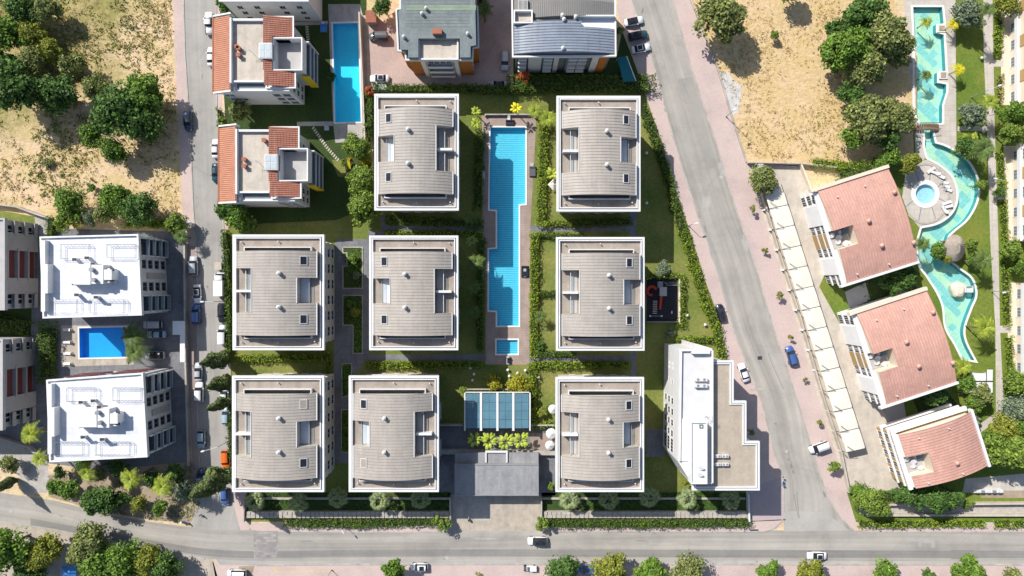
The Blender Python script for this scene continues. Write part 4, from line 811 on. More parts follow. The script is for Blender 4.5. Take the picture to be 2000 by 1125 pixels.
# ---- pink roofed blocks on the east side
def pink_block(TL, TR, BR, BL, label, notch, swap=False, vents=(), bulge=1.5):
    z = 8.6; P4 = [W(*p, z) for p in (TL, TR, BR, BL)]; cx, cy = sum(p[0] for p in P4)/4, sum(p[1] for p in P4)/4
    ang = atan2(P4[1][1]-P4[0][1], P4[1][0]-P4[0][0]); w = (hypot(P4[1][0]-P4[0][0], P4[1][1]-P4[0][1])+hypot(P4[2][0]-P4[3][0], P4[2][1]-P4[3][1]))/2; d = (hypot(P4[3][0]-P4[0][0], P4[3][1]-P4[0][1])+hypot(P4[2][0]-P4[1][0], P4[2][1]-P4[1][1]))/2
    r = thing('pink_roofed_block', label, 'apartment block', cx, cy, 0, ang, 'blocks with pink metal roofs'); a, b = w/2, d/2
    X = lambda f: (f-.5)*w
    Y = lambda f: (.5-f)*d
    if not swap:      # arc runs along the long side (y), seams along y
        zf = lambda y: z-.3+bulge*(1-(abs(y)/b)**2)
        ys = sorted(set(lin(-b, b, 16)+[Y(notch[2]), Y(notch[3])])); xs = [-a, X(notch[1]), a]
        keep = lambda i, j: not (i == 0 and Y(notch[3])-.01 < (ys[j]+ys[j+1])/2 < Y(notch[2])+.01)
        arc_cells(xs, ys, keep, zf, .2, along='y').build('metal_roof', 'pink_roof', r); arc_cells([-a+.3, X(notch[1])+.15, a-.3], [max(-b+.3,min(b-.3,y)) for y in ys], keep, lambda y: zf(y)-.25, zbase=5.2, along='y').build('attic_wall', 'cream_wall', r)
        m = MB(); n = int(w/.62)
        for k in range(n+1):
            x = -a+w*k/n
            for j in range(len(ys)-1):
                ym = (ys[j]+ys[j+1])/2
                if x < X(notch[1]) and Y(notch[3]) < ym < Y(notch[2]): continue
                y0, y1 = ys[j], ys[j+1]; z0, z1 = zf(y0), zf(y1); t = .045; h = .09
                m.add([(x-t,y0,z0),(x+t,y0,z0),(x+t,y1,z1),(x-t,y1,z1),(x-t,y0,z0+h),(x+t,y0,z0+h),(x+t,y1,z1+h),(x-t,y1,z1+h)], [(4,5,6,7),(3,0,4,7),(1,2,6,5)])
        m.build('roof_seams', 'pink_seam', r, kind='stuff')
        for yy, e in ((b+.05, .75), (-b-.55, .5)): MB().box(-a-1.6, a+.25, yy, yy+e, z-1.0, z+.05).build('gable_coping', 'cream_wall' if e > .6 else 'white_paint', r)
    else:
        zf = lambda x: z-.3+bulge*(1-(abs(x)/a)**2)
        xs = sorted(set(lin(-a, a, 16)+[X(notch[1])])); ys = sorted([-b, Y(notch[3]), Y(notch[2]), b])
        keep = lambda i, j: not (xs[i] < X(notch[1])-.01 and j == 1)
        arc_cells(xs, ys, keep, zf, .2).build('metal_roof', 'pink_roof', r); arc_cells([max(-a+.3,min(a-.3,x)) for x in xs], [-b+.3, ys[1]-.12, ys[2]+.12, b-.3], keep, lambda x: zf(x)-.25, zbase=5.2).build('attic_wall', 'cream_wall', r)
        ribs(xs, -b, b, zf, .62, 'pink_seam', r, .09, .045, lambda x, y: x < X(notch[1]) and Y(notch[3])+.05 < y < Y(notch[2])-.05)
        MB().box(a+.05, a+.6, -b-.3, b+.6, z-1.0, z+.05).build('gable_coping', 'white_paint', r)
    (nx0, nx1) = (-a-.2, X(notch[1])); MB().box(nx0, nx1-.16, Y(notch[3])+.14, Y(notch[2])-.14, 6.3, 6.42).build('terrace_floor', 'grey_wall', r)
    for kx, ky, rr in ((.05,.2,.48),(.12,.42,.5),(.18,.8,.5),(.1,.62,.45),(.16,.18,.4)):
        x, y = nx0+(nx1-nx0)*kx*4.2, Y(notch[2])+(Y(notch[3])-Y(notch[2]))*ky
        if x < nx1-.6: o = MB().cyl(0,0,.5,.62,rr*.4,rr*1.3,14).cyl(0,0,0,.5,.06,.06,6).build('satellite_dish', 'white_paint', r, (x,y,6.42)); o.rotation_euler = (.3,-.25,0)
    MB().box(nx1-1.5, nx1-.4, Y(notch[2])-1.6, Y(notch[2])-.5, 6.42, 7.4).build('rooftop_unit', 'pergola_glass', r)
    # walls and projecting white floor bands, set a little outward going down so that the west side shows
    wx = -a-.2; MB().box(wx, a-.5, -b+.1, b-.1, -.2, 6.25).build('wall', 'bright_white', r)
    for ya, yb in ((-b+.1, Y(notch[3])), (Y(notch[2]), b-.1)): MB().box(wx, -a+.28, ya, yb, 6.25, 7.9).build('upper_wall', 'white_paint', r)
    for k, (zz, o) in enumerate(((2.3,.35 if swap else .14), (4.9,.35 if swap else .14), (7.3,.8 if swap else .45))):
        MB().box(wx-o, wx-.001, -b-.4, b+.4, zz-.22, zz+.28).build('floor_band', 'bright_white', r)
        if swap: MB().box(wx-o, a, b+.4, b+1.0+.3*(k == 2), zz-.22, zz+.28).build('floor_band', 'bright_white', r)
    if swap: MB().box(wx, a-.6, b-.09, b+.06, 0, 7.0).build('tan_wall', 'tan_panel', r)
    for zz in (1.0, 3.6, 6.1):
        if not swap:
            for f0, f1 in ((.28,.36), (.45,.58)): pass
            MB().box(wx-.12, wx-.001, Y(.61), Y(.45), zz-.95, zz+1.05).build('tan_panel', 'tan_panel', r)
            facade(r, (wx, b), (wx, -b), (zz,), (.05,.10,.385,.425,.64,.68,.93,.97), win_mesh(1.1,1.9,'white_paint','dark_glass',1,False))
            MB().box(wx-.3, wx-.001, Y(.36), Y(.14), -.1, zz+1.1).build('wall_bay', 'bright_white', r) if zz == 6.1 else None
            MB().box(wx-.3, wx-.001, Y(.90), Y(.72), -.1, zz+1.1).build('wall_bay', 'bright_white', r) if zz == 6.1 else None
        else:
            MB().box(wx-.1, wx-.001, -b, b, zz-1.0, zz+1.0).build('tan_wall', 'tan_panel', r); facade(r, (wx-.1, b), (wx-.1, -b), (zz,), (.1,.28,.46,.64,.82), win_mesh(1.3,1.6,'white_paint','dark_glass')); facade(r, (a-1,b+.06), (wx,b+.06), (zz,), (.15,.35,.55,.75,.92), win_mesh(1.3,1.6,'white_paint','dark_glass'))
    for fx, fy in vents:
        x, y = X(fx), Y(fy); zz = zf(x if swap else y); o = MB().cyl(0,0,-.2,.7,.26,.26,10).cyl(0,0,.7,1.0,.5,.15,12).build('roof_vent', 'pink_roof', r, (x,y,zz))
    for fx, fy in ((.2,.12),(.6,.1),(.15,.94),(.6,.94)): place('vent_pipe', PIPE, r, (X(fx), Y(fy), zf(X(fx) if swap else Y(fy))-.05))
    return r
pink_block((1598,372),(1737,328),(1791,510),(1656,553), 'pink roofed block nearest the sunbathing island and its round pool', (0,.27,.44,.64), False, ((.47,.45),(.55,.73),(.93,.25),(.98,.80)))
pink_block((1676,612),(1812,567),(1868,747),(1731,790), 'pink roofed block in the middle of the three, end of the long carport', (0,.27,.44,.64), False, ((.46,.42),(.52,.70),(.94,.22),(.98,.78)))
pink_block((1759,850),(1897,806),(1930,911),(1788,954), 'smallest pink roofed block with stacked cream balconies, at the street end', (0,.27,.42,.78), True, ((.56,.72),), 1.5)
# ---- hotel wings at the right edge
def hotel(v0, v1, ub, label, n):
    z = 11.5; xw = W(ub, v0)[0]; y1, y0 = W(ub, v0, 0)[1], W(ub, v1, 0)[1]; cx, cy = xw+7, (y0+y1)/2; r = thing('hotel_wing', label, 'hotel', cx, cy); hd = (y1-y0)/2
    MB().box(-7, 9, -hd, hd, -.2, 11).build('wall', 'cream_wall', r); MB().box(-7.9, 9, -hd-.4, hd+.4, 11, 11.4).build('roof', 'white_paint', r)
    for k, zz in enumerate((3.0, 6.2, 9.2)):
        MB().box(-8.0, -7.001, -hd-.3, hd+.3, zz-.15, zz+.2).box(-8.0, -7.85, -hd-.3, hd+.3, zz+.2, zz+.75).build('balcony', 'white_paint', r)
        for j in range(n):
            y = -hd+hd*2*(j+.5)/n
            if (j+k) % 2: MB().box(-7.12, -7.001, y-1.3, y+1.3, zz+.25, zz+2.6).build('tan_panel', 'orange_wall' if 0 else 'tan_panel', r)
        facade(r, (-7,hd), (-7,-hd), (zz+1.35,), [(j+.5)/n for j in range(n) if not (j+k) % 2], win_mesh(2.4,2.2,'white_trim','teal_glass',2))
    facade(r, (-7,hd), (-7,-hd), (1.5,), [(j+.5)/n for j in range(n)], win_mesh(2.2,1.9,'white_trim','slate_wall',2))
    return r
hotel(8, 208, 1971, 'hotel wing with white balconies at the right edge, beside the yellow palms', 6); hotel(288, 470, 1976, 'hotel wing with white balconies at the right edge, level with the round pool', 5); hotel(556, 734, 1983, 'hotel wing with white balconies at the right edge, level with the pool slide', 5)
# ---- gatehouse, pergola, carport
zg = 4.2; (x0,y1),(x1,y0) = W(888,907,zg), W(1052,968,zg); r = thing('gatehouse', 'flat grey roofed gatehouse over the entrance drive', 'gatehouse', (x0+x1)/2, (y0+y1)/2); a, b = (x1-x0)/2, (y1-y0)/2
MB().box(-a,a,-b,b,zg-.5,zg).build('roof', 'gate_roof', r); MB().frame(-a-.01,a+.01,-b-.01,b+.01,.18,zg,zg+.12).build('roof_rim', 'grey_metal', r)
MB().box(-a,a,b,b+2.4,zg-1.3,zg-.8).build('rear_roof', 'gate_roof', r); MB().box(-a,a,b,b+.12,zg-.8,zg+.02).build('upstand', 'gate_roof', r)
for s in (-1,1): MB().box(s*(a-.3)-.3,s*(a-.3)+.3,-b+.4,b+2.2,-.1,zg-1.3).build('side_wall', 'concrete', r)
MB().box(-.3,.3,-b+1.5,b-.5,-.1,zg-.5).build('pillar', 'concrete', r); MB().box(-a+.6,-a+5,b-3.5,b-.3,-.1,zg-.5).build('guard_room', 'white_trim', r)
(p0,_),(p1,_) = W(949,0,zg), W(990,0,zg); px_ = (x0+x1)/2; m = MB(); 
for xx in (p0-px_, p1-px_): m.box(xx-.15,xx+.15,b+.3,b+2.9,zg-.8,zg-.4)
m.box(p0-px_+.15,p1-px_-.15,b+2.5,b+2.9,zg-.8,zg-.4); m.build('roof_opening_frame', 'white_paint', r)
zp = 3.4; (x0,y1),(x1,y0) = W(908,766,zp), W(1035,836,zp); r = thing('glass_pergola', 'blue glass canopy with three white beams above the row of palms', 'canopy', (x0+x1)/2, (y0+y1)/2); a, b = (x1-x0)/2, (y1-y0)/2
bxs = [-a, W(939.5,0,zp)[0]-(x0+x1)/2, W(971.5,0,zp)[0]-(x0+x1)/2, W(1002.5,0,zp)[0]-(x0+x1)/2, a]
for i, x in enumerate(bxs):
    hw = .25 if i in (1,2,3) else .14
    bm_ = MB().box(x-hw,x+hw,-b-.55,b-.1,zp,zp+.35).build('beam', 'white_paint', r)
    for y in (-b-.3, b-.6): MB().box(x-.1,x+.1,y-.1,y+.1,0,zp).build('post', 'white_trim', bm_)
MB().box(-a+.16,a-.16,b-.1,b+.12,zp,zp+.3).build('edge_beam', 'white_trim', r)
for i in range(4):
    xa, xb = bxs[i]+.27, bxs[i+1]-.27
    for k in range(2):
        for j in range(4): w2 = (xb-xa)/2; d2 = (2*b-.3)/4; MB().box(xa+k*w2+.025, xa+(k+1)*w2-.025, -b+j*d2+.03, -b+(j+1)*d2-.03, zp+.12, zp+.16).build('glass_pane', 'pergola_glass', r)
m = MB().box(-a-.2,a+.2,b+.15,b+.4,0,1.2); m.build('rear_wall', 'stone', r)
for px, h, w, lab in (([(858,828),(905,828)],1.6,.3,'low grey retaining wall running left from the glass canopy'), ([(1036,828),(1084,828)],1.6,.3,'low pale retaining wall running right from the glass canopy'), ([(858,880),(1085,882)],1.4,1.0,'wide pale retaining wall behind the flat gatehouse roof')):
    p = PX(px); cx, cy = sum(q[0] for q in p)/2, sum(q[1] for q in p)/2; tag(MB().strip([(x-cx,y-cy) for x,y in p], w, 0, h).build('retaining_wall', 'concrete', None, (cx,cy,0)), lab, 'wall')
r = thing('carport', 'long carport of thirteen cream shade sails along the pink pavement', 'carport', *W(1590,630))
ox, oy = W(1590,630); Lf = lambda t: ((W(1491+t*163, 368+t*516, 2.7)[0]-ox), (W(0, 368+t*516, 2.7)[1]-oy)); Rf = lambda t: ((W(1527+t*164, 360+t*516, 2.7)[0]-ox), (W(0, 360+t*516, 2.7)[1]-oy)); NP = 13
for i in range(NP):
    t0, t1 = i/NP+.0012, (i+1)/NP-.0012; A, Bq, C_, D = Lf(t0), Rf(t0), Rf(t1), Lf(t1); m = MB(); K = 6; vs = []
    for r_ in range(K+1):
        for s_ in range(K+1):
            u, v = s_/K, r_/K; x = (A[0]*(1-u)+Bq[0]*u)*(1-v)+(D[0]*(1-u)+C_[0]*u)*v; y = (A[1]*(1-u)+Bq[1]*u)*(1-v)+(D[1]*(1-u)+C_[1]*u)*v
            if i == 0: s2 = .5*(1-v)**2*(2*u-1)**2*2.2; x += s2*.45; y -= s2*1.6
            vs.append((x, y, 2.5+.10*sin(pi*v)+.14*sin(pi*u)))
    m.add(vs, [(a_*(K+1)+b_, (a_+1)*(K+1)+b_, (a_+1)*(K+1)+b_+1, a_*(K+1)+b_+1) for a_ in range(K) for b_ in range(K)]); so = m.build('shade_sail', 'cream_cloth', r, smooth=True)
    t = (i+1)/NP; P0, Q0 = Lf(t), Rf(t); mid = ((P0[0]*.7+Q0[0]*.3), (P0[1]*.7+Q0[1]*.3)); m = MB(); up = Lf(t-.026); m.tube((*P0,2.55),(*Q0,2.5),.07); m.tube((P0[0]-.3,P0[1],0),(P0[0]-.3,P0[1],2.5),.09)
    m.tube((P0[0],P0[1],2.62),(mid[0]+.3,mid[1]+.1,3.12),.05); m.tube((up[0]+.5,up[1]-.1,2.9),(mid[0]+.3,mid[1]+.1,3.16),.05); m.build('sail_bracket', 'dark_metal', r)
m = MB(); m.tube((*Rf(0),2.45),(*Rf(1),2.45),.08); m.build('edge_cable', 'dark_metal', r); m = MB()
for i in range(14): x, y = Lf(i/13); m.box(x-.7,x-.35,y-.2,y+.2,0,1.0)
m.build('column_base', 'white_paint', r)
# ================================================================== VEGETATION
rng = np.random.default_rng(11)
def leaves(C, N, size, asp=.62, jit=.75):
    """one bent leaf clump quad at each centre C, facing roughly N"""
    n = len(C); N = N+rng.normal(0, jit, (n,3)); N /= np.linalg.norm(N, axis=1, keepdims=True)+1e-9
    T = np.cross(N, rng.normal(0, 1, (n,3))); T /= np.linalg.norm(T, axis=1, keepdims=True)+1e-9; Bt = np.cross(N, T)
    s = size*rng.uniform(.6, 1.35, (n,1)); T = T*s*.5; Bt = Bt*s*.5*asp
    return np.stack([C-T, C+Bt-T*.1, C+T, C-Bt-T*.1], axis=1)
def crown_mesh(r, h, nc, per, size, mats, seed, cr=.36, lo=-.25, tall=False, mat='leaf_mid'):
    """leaf clumps spread through an uneven crown of radius r and half height h; origin at the middle"""
    global rng; rng = np.random.default_rng(seed); Q = []
    for k in range(nc):
        th = rng.uniform(0, 2*pi); zz = rng.uniform(lo, 1); rad = (max(0, 1-zz*zz))**.5*rng.uniform(.35, 1)**.5*rng.uniform(.72, 1.0)
        if k < nc*.2: rad *= .45
        c = np.array([rad*cos(th)*r*.86*(1+.16*cos(2*th+seed)), rad*sin(th)*r*.86*(1+.16*cos(2*th+seed)), zz*h*.8]); c_r = r*cr*rng.uniform(.4, 1.3)*(1+.25*(seed % 3 == 0))
        d = rng.normal(0, 1, (per,3)); d /= np.linalg.norm(d, axis=1, keepdims=True); d[:,2] = np.where(d[:,2] < -.35, -d[:,2], d[:,2]); rr = c_r*rng.uniform(.55, 1.08, (per,1))
        Q.append(leaves(c+d*rr*np.array([1,1,.8]), d+np.array([0,0,.35]), size))
    return qmesh('crown', np.concatenate(Q), mat)
LEAF = {}
def crown_var(kind):
    """a few crowns of each build, shared by the trees that use them"""
    if kind not in LEAF:
        spec = dict(big=[(4.5,3.6,42,150,.62)], med=[(2.8,2.3,26,110,.5)], small=[(1.6,1.4,14,80,.38)], tiny=[(.8,.8,8,45,.24)])[kind][0]
        LEAF[kind] = [crown_mesh(*spec[:5], None, 100+i*17+len(kind), mat='leaf_mid') for i in range(6 if kind != 'tiny' else 3)]
    return LEAF[kind]
def trunk_mesh(h, r, seed, limbs=5, spread=1.6):
    g = random.Random(seed); m = MB(); p = (0,0,-.15); segs = 3
    for i in range(segs):
        q = (g.uniform(-.12,.12)*h*.3, g.uniform(-.12,.12)*h*.3, h*(i+1)/segs); m.tube(p, q, r*(1-.22*i), r*(1-.22*(i+1)), 7); p = q
    for k in range(limbs):
        a = 2*pi*k/limbs+g.uniform(-.4,.4); z = h*g.uniform(.55,.95); q = (cos(a)*spread, sin(a)*spread, z+spread*g.uniform(.6,1.0)); m.tube((0,0,z), q, r*.45, r*.14, 5)
    return m.mesh('trunk', 'bark')
TRK = {k: [trunk_mesh(h, r, i, 6, sp) for i in range(2)] for k, (h, r, sp) in dict(big=(3.2,.32,2.2), med=(2.2,.2,1.4), small=(1.1,.11,.8), tiny=(.9,.06,.35)).items()}
BASE_R = dict(big=4.5, med=2.8, small=1.6, tiny=.8); MIDZ = dict(big=4.6, med=3.3, small=1.9, tiny=1.25)
tcount = 0
def tree(u, v, rp, mat, label, name='tree', group=None, squash=1.0, cat='tree', low=False):
    """crown centre (u,v) and radius rp in pixels; low = a bush that sits on the ground"""
    global tcount; tcount += 1; rm = rp*S0*1.06; kind = 'big' if rm > 3.3 else 'med' if rm > 1.9 else 'small' if rm > 1.0 else 'tiny'; k = rm/BASE_R[kind]
    zc = MIDZ[kind]*k*(.55 if low else 1); x, y = W(u, v, zc); r = thing(name, label, cat, x, y, 0, 0, group); vs = crown_var(kind); rz = (tcount*2.399) % 6.283
    place('trunk', TRK[kind][tcount % 2], r, (0,0,0), rz, sc=(k,k,k*(.5 if low else 1)))
    c = place('crown', vs[tcount % len(vs)], r, (0,0,zc), rz, sc=(k,k*(.9+.03*(tcount % 7)),k*squash*(.75 if low else 1))); c.material_slots[0].link = 'OBJECT'; c.material_slots[0].material = MAT[mat]; return r
D, MI, OL, YE, GR, BR = 'leaf_dark', 'leaf_mid', 'leaf_olive', 'leaf_yellow', 'leaf_grey', 'leaf_bright'
GF = 'trees and bushes in the west field'
for a in [(28,172,50,D,'large dark green tree at the left edge of the dry field'), (18,70,34,MI,'green bush above the large dark tree at the left edge'), (66,66,27,YE,'yellow-green bush among darker bushes in the upper left'), (46,18,30,D,'dark bush touching the top edge in the upper left'), (104,100,26,YE,'yellow-green bush right of the upper left thicket, shading the ground to its right'),
    (117,180,36,D,'dark rounded bush standing right of the large dark edge tree'), (70,122,28,OL,'dull olive bush in the middle of the upper left thicket'), (140,130,26,OL,'olive scrub bush between the yellow-green bush and bare straw'), (188,172,24,OL,'small brownish olive bush touching the biggest field tree'),
    (232,222,46,D,'biggest dark spreading tree in the dry field'), (284,190,38,MI,'rounded green tree joined to the right of the biggest field tree'), (268,238,40,D,'dark tree forming the lower right of the biggest clump in the field'), (182,266,22,MI,'small round green tree on the lower left of the biggest clump'), (224,295,26,MI,'round bright-topped tree below the biggest clump, long shadow to its right'),
    (5,120,26,D,'dark bush cut by the left edge between two bigger ones'), (92,20,26,OL,'olive bush at the top edge right of the dark one')]: tree(*a, 'tree', GF)
tree(177,365,11,MI,'tiny lone bush on bare soil above the upper white roof','bush',None,1,'bush',True); tree(92,318,9,OL,'tiny olive bush alone in the dry straw on the left','bush',None,1,'bush',True); tree(180,352,4,D,'speck of a weed beside the tiny lone bush','bush',None,1,'bush',True)
GH = 'garden trees north of the upper white roof'
for a in [(138,398,28,MI,'green tree at the left end of the garden row above the upper white roof'), (127,434,20,BR,'bright bush at the top left corner of the upper white roof'), (150,430,17,YE,'round clipped bush between the leftmost trees of the garden row'), (176,425,17,GR,'greyish spiky shrub in the garden row above the upper white roof'), (234,389,33,MI,'round leafy tree, tallest of the garden row above the upper white roof'),
    (277,411,33,D,'spreading feathery tree at the right of the garden row, above the clipped hedge'), (206,416,22,OL,'olive bush between the round leafy and greyish ones in the garden row'), (345,436,20,BR,'bright young tree at the right end of the garden row beside the street'), (352,458,13,MI,'small bush at the street corner of the upper white building')]: tree(*a, 'tree', GH)
for a in [(446,8,24,D,'dark bushy tree at the top edge beside the white pickup'), (470,220,24,OL,'brownish shrub between the two tiled houses, street side'), (436,240,12,BR,'small bright shrub at the upper left corner of the lower tiled house'), (444,412,24,D,'dark bush by the street below the lower tiled house'), (470,428,26,MI,'leafy bush above the upper left corner of the block by the white truck'),
    (488,440,16,OL,'small olive bush right of the leafy one above the truck side block'), (700,290,27,BR,'topmost of three bushy yellow-green trees beside the grey block'), (716,313,16,'leaf_gold','golden flowering bush between the bushy trees beside the grey block'), (706,353,30,BR,'middle of three bushy yellow-green trees beside the grey block'), (711,404,33,BR,'lowest and largest of three bushy yellow-green trees beside the grey block'),
    (748,15,18,D,'dark tree at the top edge beside the small red roof'), (1210,62,9,OL,'small olive tree beside the three parked cars'), (1020,152,14,'flower_red','reddish flowering shrub in the dark hedge below the blue-grey roof'), (1022,166,10,MI,'small pale shrub below the reddish flowering one'), (722,180,11,'flower_red','red flowered bush at the corner of the brick courtyard')]: tree(*a)
# west roadside
for a in [(20,905,18,OL,'olive bush at the left edge above the entrance ramp'), (110,950,17,MI,'green bush at the right side of the entrance ramp'), (137,956,20,MI,'round green bush on the roadside bank, second from the ramp'), (195,976,31,D,'largest dark tree on the roadside bank, long shadow across the road'), (238,974,17,D,'dark bush touching the largest roadside tree'), (273,983,16,YE,'yellow-green bush on the roadside bank'), (312,993,16,MI,'green bush nearest the scooter on the roadside bank'),
    (166,905,17,D,'dark shrub in the shade below the lower white roof'), (195,925,15,OL,'olive shrub beside the shaded palm below the lower white roof'), (360,958,20,GR,'greyish shrub at the right end of the roadside bank'), (345,925,20,D,'dark shrub at the corner of the side street'), (300,935,16,D,'dark shrub between two palms on the roadside bank'), (235,915,20,D,'dark shrub under the wall of the lower white building'), (120,925,14,D,'dark shrub at the lower left corner of the white building')]: tree(*a, 'tree', 'trees on the roadside bank')
# south roadside
for a in [(18,1066,46,MI,'large green tree filling the lower left corner'), (88,1076,35,YE,'yellow-green tree second from the lower left corner'), (178,1066,37,OL,'light olive tree third from the lower left corner'), (195,1100,36,MI,'leafy green tree behind the light olive one at the bottom edge'), (246,1096,37,MI,'green tree fourth along the bottom edge on the left'), (295,1094,32,YE,'yellow-green tree left of the last one before the side street'), (325,1105,30,D,'last dark tree before the side street at the bottom edge'), (60,1115,30,D,'dark low tree at the bottom edge by the pale blue patch')]: tree(*a, 'tree', 'trees along the south edge, west part')
for a in [(768,1109,30,MI,'olive-green tree beside the white car on the south pavement'), (1101,1113,36,D,'darkest round tree of the south pavement row'), (1192,1112,38,YE,'yellow-green tree right of the dark round one on the south pavement'), (1268,1114,34,MI,'green tree in the middle of the south pavement row'), (1340,1115,38,OL,'wide olive tree ending the group of four on the south pavement'), (1497,1113,28,MI,'green tree near the white sedan, left of the pair'), (1578,1114,34,YE,'yellowish tree below the white sedan on the road'), (1728,1112,27,MI,'green tree below the arrow mark on the road'), (1811,1117,17,D,'small dark tree between two larger ones at the bottom right'), (1888,1113,36,MI,'large green tree below the dark asphalt patch'), (1976,1120,20,OL,'small olive tree at the lower right corner'), (935,1120,9,YE,'tiny sapling cut by the bottom edge left of the buggy')]: tree(a[0], a[1]+3, a[2]*.87, *a[3:], 'tree', 'trees along the south pavement')
tree(864,1021,15,BR,'round clipped tree at the left side of the driveway','tree'); tree(1058,1023,14,BR,'round clipped tree at the right side of the driveway','tree'); tree(1626,910,14,BR,'round clipped tree in the pink pavement by the white van','tree')
for i, (u, v, rp) in enumerate([(1470,407,8),(1493,490,7),(1522,577,8),(1543,657,7),(1573,742,6),(1600,825,7)]): tree(u, v, rp, 'leaf_yellow', ORD[i]+' small sapling from the top along the carport pavement', 'sapling', 'saplings along the carport pavement', 1, 'sapling')
# east lot and hotel garden
for a in [(1410,36,46,OL,'big olive-green tree at the top of the dry lot, wide shadow below'), (1512,69,10,BR,'little bright bush alone in the dry lot'), (1646,98,44,MI,'leafy green tree at the edge of the dry lot, left of the tall pines'), (1680,30,40,D,'dark tree at the top edge beside the tall pines'), (1722,70,46,OL,'tall olive pine hanging over the turquoise pool, upper one'), (1690,128,40,OL,'olive pine in the middle of the pool side grove'), (1750,95,34,OL,'olive pine nearest the turquoise pool edge'), (1662,186,26,D,'dark bush below the pool side grove'), (1692,238,42,OL,'wide olive pine across the middle of the garden edge'), (1742,232,36,OL,'olive pine reaching towards the wooden footbridge'), (1664,268,22,MI,'bush under the wide olive pine'), (1640,60,26,D,'dark shrub between dry lot and grove near the top'),
    (1730,272,26,D,'dark tree above the nearest pink roof corner'), (1776,318,20,YE,'yellow-green bush left of the sunbathing island'), (1735,312,24,MI,'green bush between hedge and island'), (1545,-20,26,MI,'tree just over the top edge shading the dry lot'), (1486,354,27,OL,'round olive tree at the head of the carport'), (1888,30,28,GR,'grey-green round tree in the hotel lawn near the top'), (1896,226,26,GR,'grey-green round tree at the hotel lawn below the lamp'), (1964,14,22,YE,'yellow-green bush at the top of the hotel path'), (1976,222,26,MI,'green tree between the two upper hotel wings'), (1968,262,24,BR,'bright green bush above the middle hotel wing'), (1888,290,22,D,'dark leafy shrub at the outer bend of the winding pool'), (1914,360,13,BR,'round clipped bush by the winding pool bend'), (1948,375,12,D,'dark bush at the crossing of the hotel path'), (1895,476,14,BR,'bright shrub right of the thatched roof'), (1900,505,14,MI,'green shrub below right of the thatched roof'), (1972,490,22,BR,'bright tree between the middle and lower hotel wings'), (1988,520,16,MI,'green bush at the right edge above the lowest hotel wing'),
    (1845,505,12,YE,'pale shrub near the winding pool below the thatched roof'), (1985,748,26,BR,'bright green tree at the foot of the lowest hotel wing'), (1988,800,28,GR,'grey-green tree at the right edge by the path end'), (1965,880,42,BR,'big bright green tree right of the smallest pink roof'), (1955,840,28,YE,'yellow-green bush above the big bright tree'), (1935,860,22,MI,'green tree touching the gable of the smallest pink roof'), (1915,770,22,OL,'olive shrub below the white garden shelter'), (1885,745,18,MI,'shrub left of the white garden shelter'), (1900,785,18,MI,'shrub below left of the white garden shelter'), (1990,835,24,MI,'green tree at the right edge above the big bright one'), (1700,975,28,BR,'bright tree at the lower right beside the pink pavement'), (1715,990,20,BR,'second bright tree at the lower right, nearer the low wall'), (1676,958,16,MI,'green bush at the tip of the carport court'), (1820,970,32,D,'dark tree below the smallest pink roof'), (1770,962,24,D,'dark shrub below the left corner of the smallest pink roof'), (1858,972,22,D,'dark tree by the parked white things below the smallest pink roof'), (1890,985,9,BR,'little bright shrub by the low wall at lower right'), (1905,820,12,GR,'grey-green shrub at the gable of the smallest pink roof'), (1830,490,16,MI,'shrub at the right corner of the nearest pink roof'), (1765,540,26,D,'dark shrub in the shade between the upper two pink roofs'), (1740,552,22,D,'dark bush in the shaded gap below the nearest pink roof'), (1820,770,24,D,'dark shrub in the shade below the middle pink roof')]: tree(*a, 'tree', 'trees of the east gardens')
# inside the complex
for a in [(967,747,17,'leaf_gold','golden bush left above the glass canopy'), (1013,751,20,'leaf_gold','larger golden bush above the right end of the glass canopy'), (972,735,9,MI,'small green bush touching the left golden one'), (907,762,9,BR,'small bright bush at the left corner of the glass canopy'), (1058,806,12,YE,'yellow bush right of the glass canopy'), (1295,527,16,GR,'grey-green bush above the playground'), (1308,650,9,GR,'small spiky grey bush below the playground'), (1054,677,10,D,'dark bush beside the foot of the long pool'), (690,505,12,MI,'green bush in the upper courtyard bed'), (698,535,9,GR,'greyish bush in the upper courtyard bed'), (694,610,12,YE,'yellow-green bush in the lower courtyard bed'), (686,597,11,MI,'green bush in the lower courtyard bed'), (1076,797,9,MI,'small bush at the left patio of the lowest right grey block'), (1345,945,13,YE,'yellow-green bush at the foot of the white stepped building'), (1076,949,10,BR,'small bright bush beside the gatehouse'), (670,320,8,BR,'small low shrub in the garden of the lower tiled house'), (648,150,11,D,'dark shrub beside the blue sunbed at the narrow pool')]: tree(*a, 'bush', 'bushes in the central gardens', 1, 'bush', True)
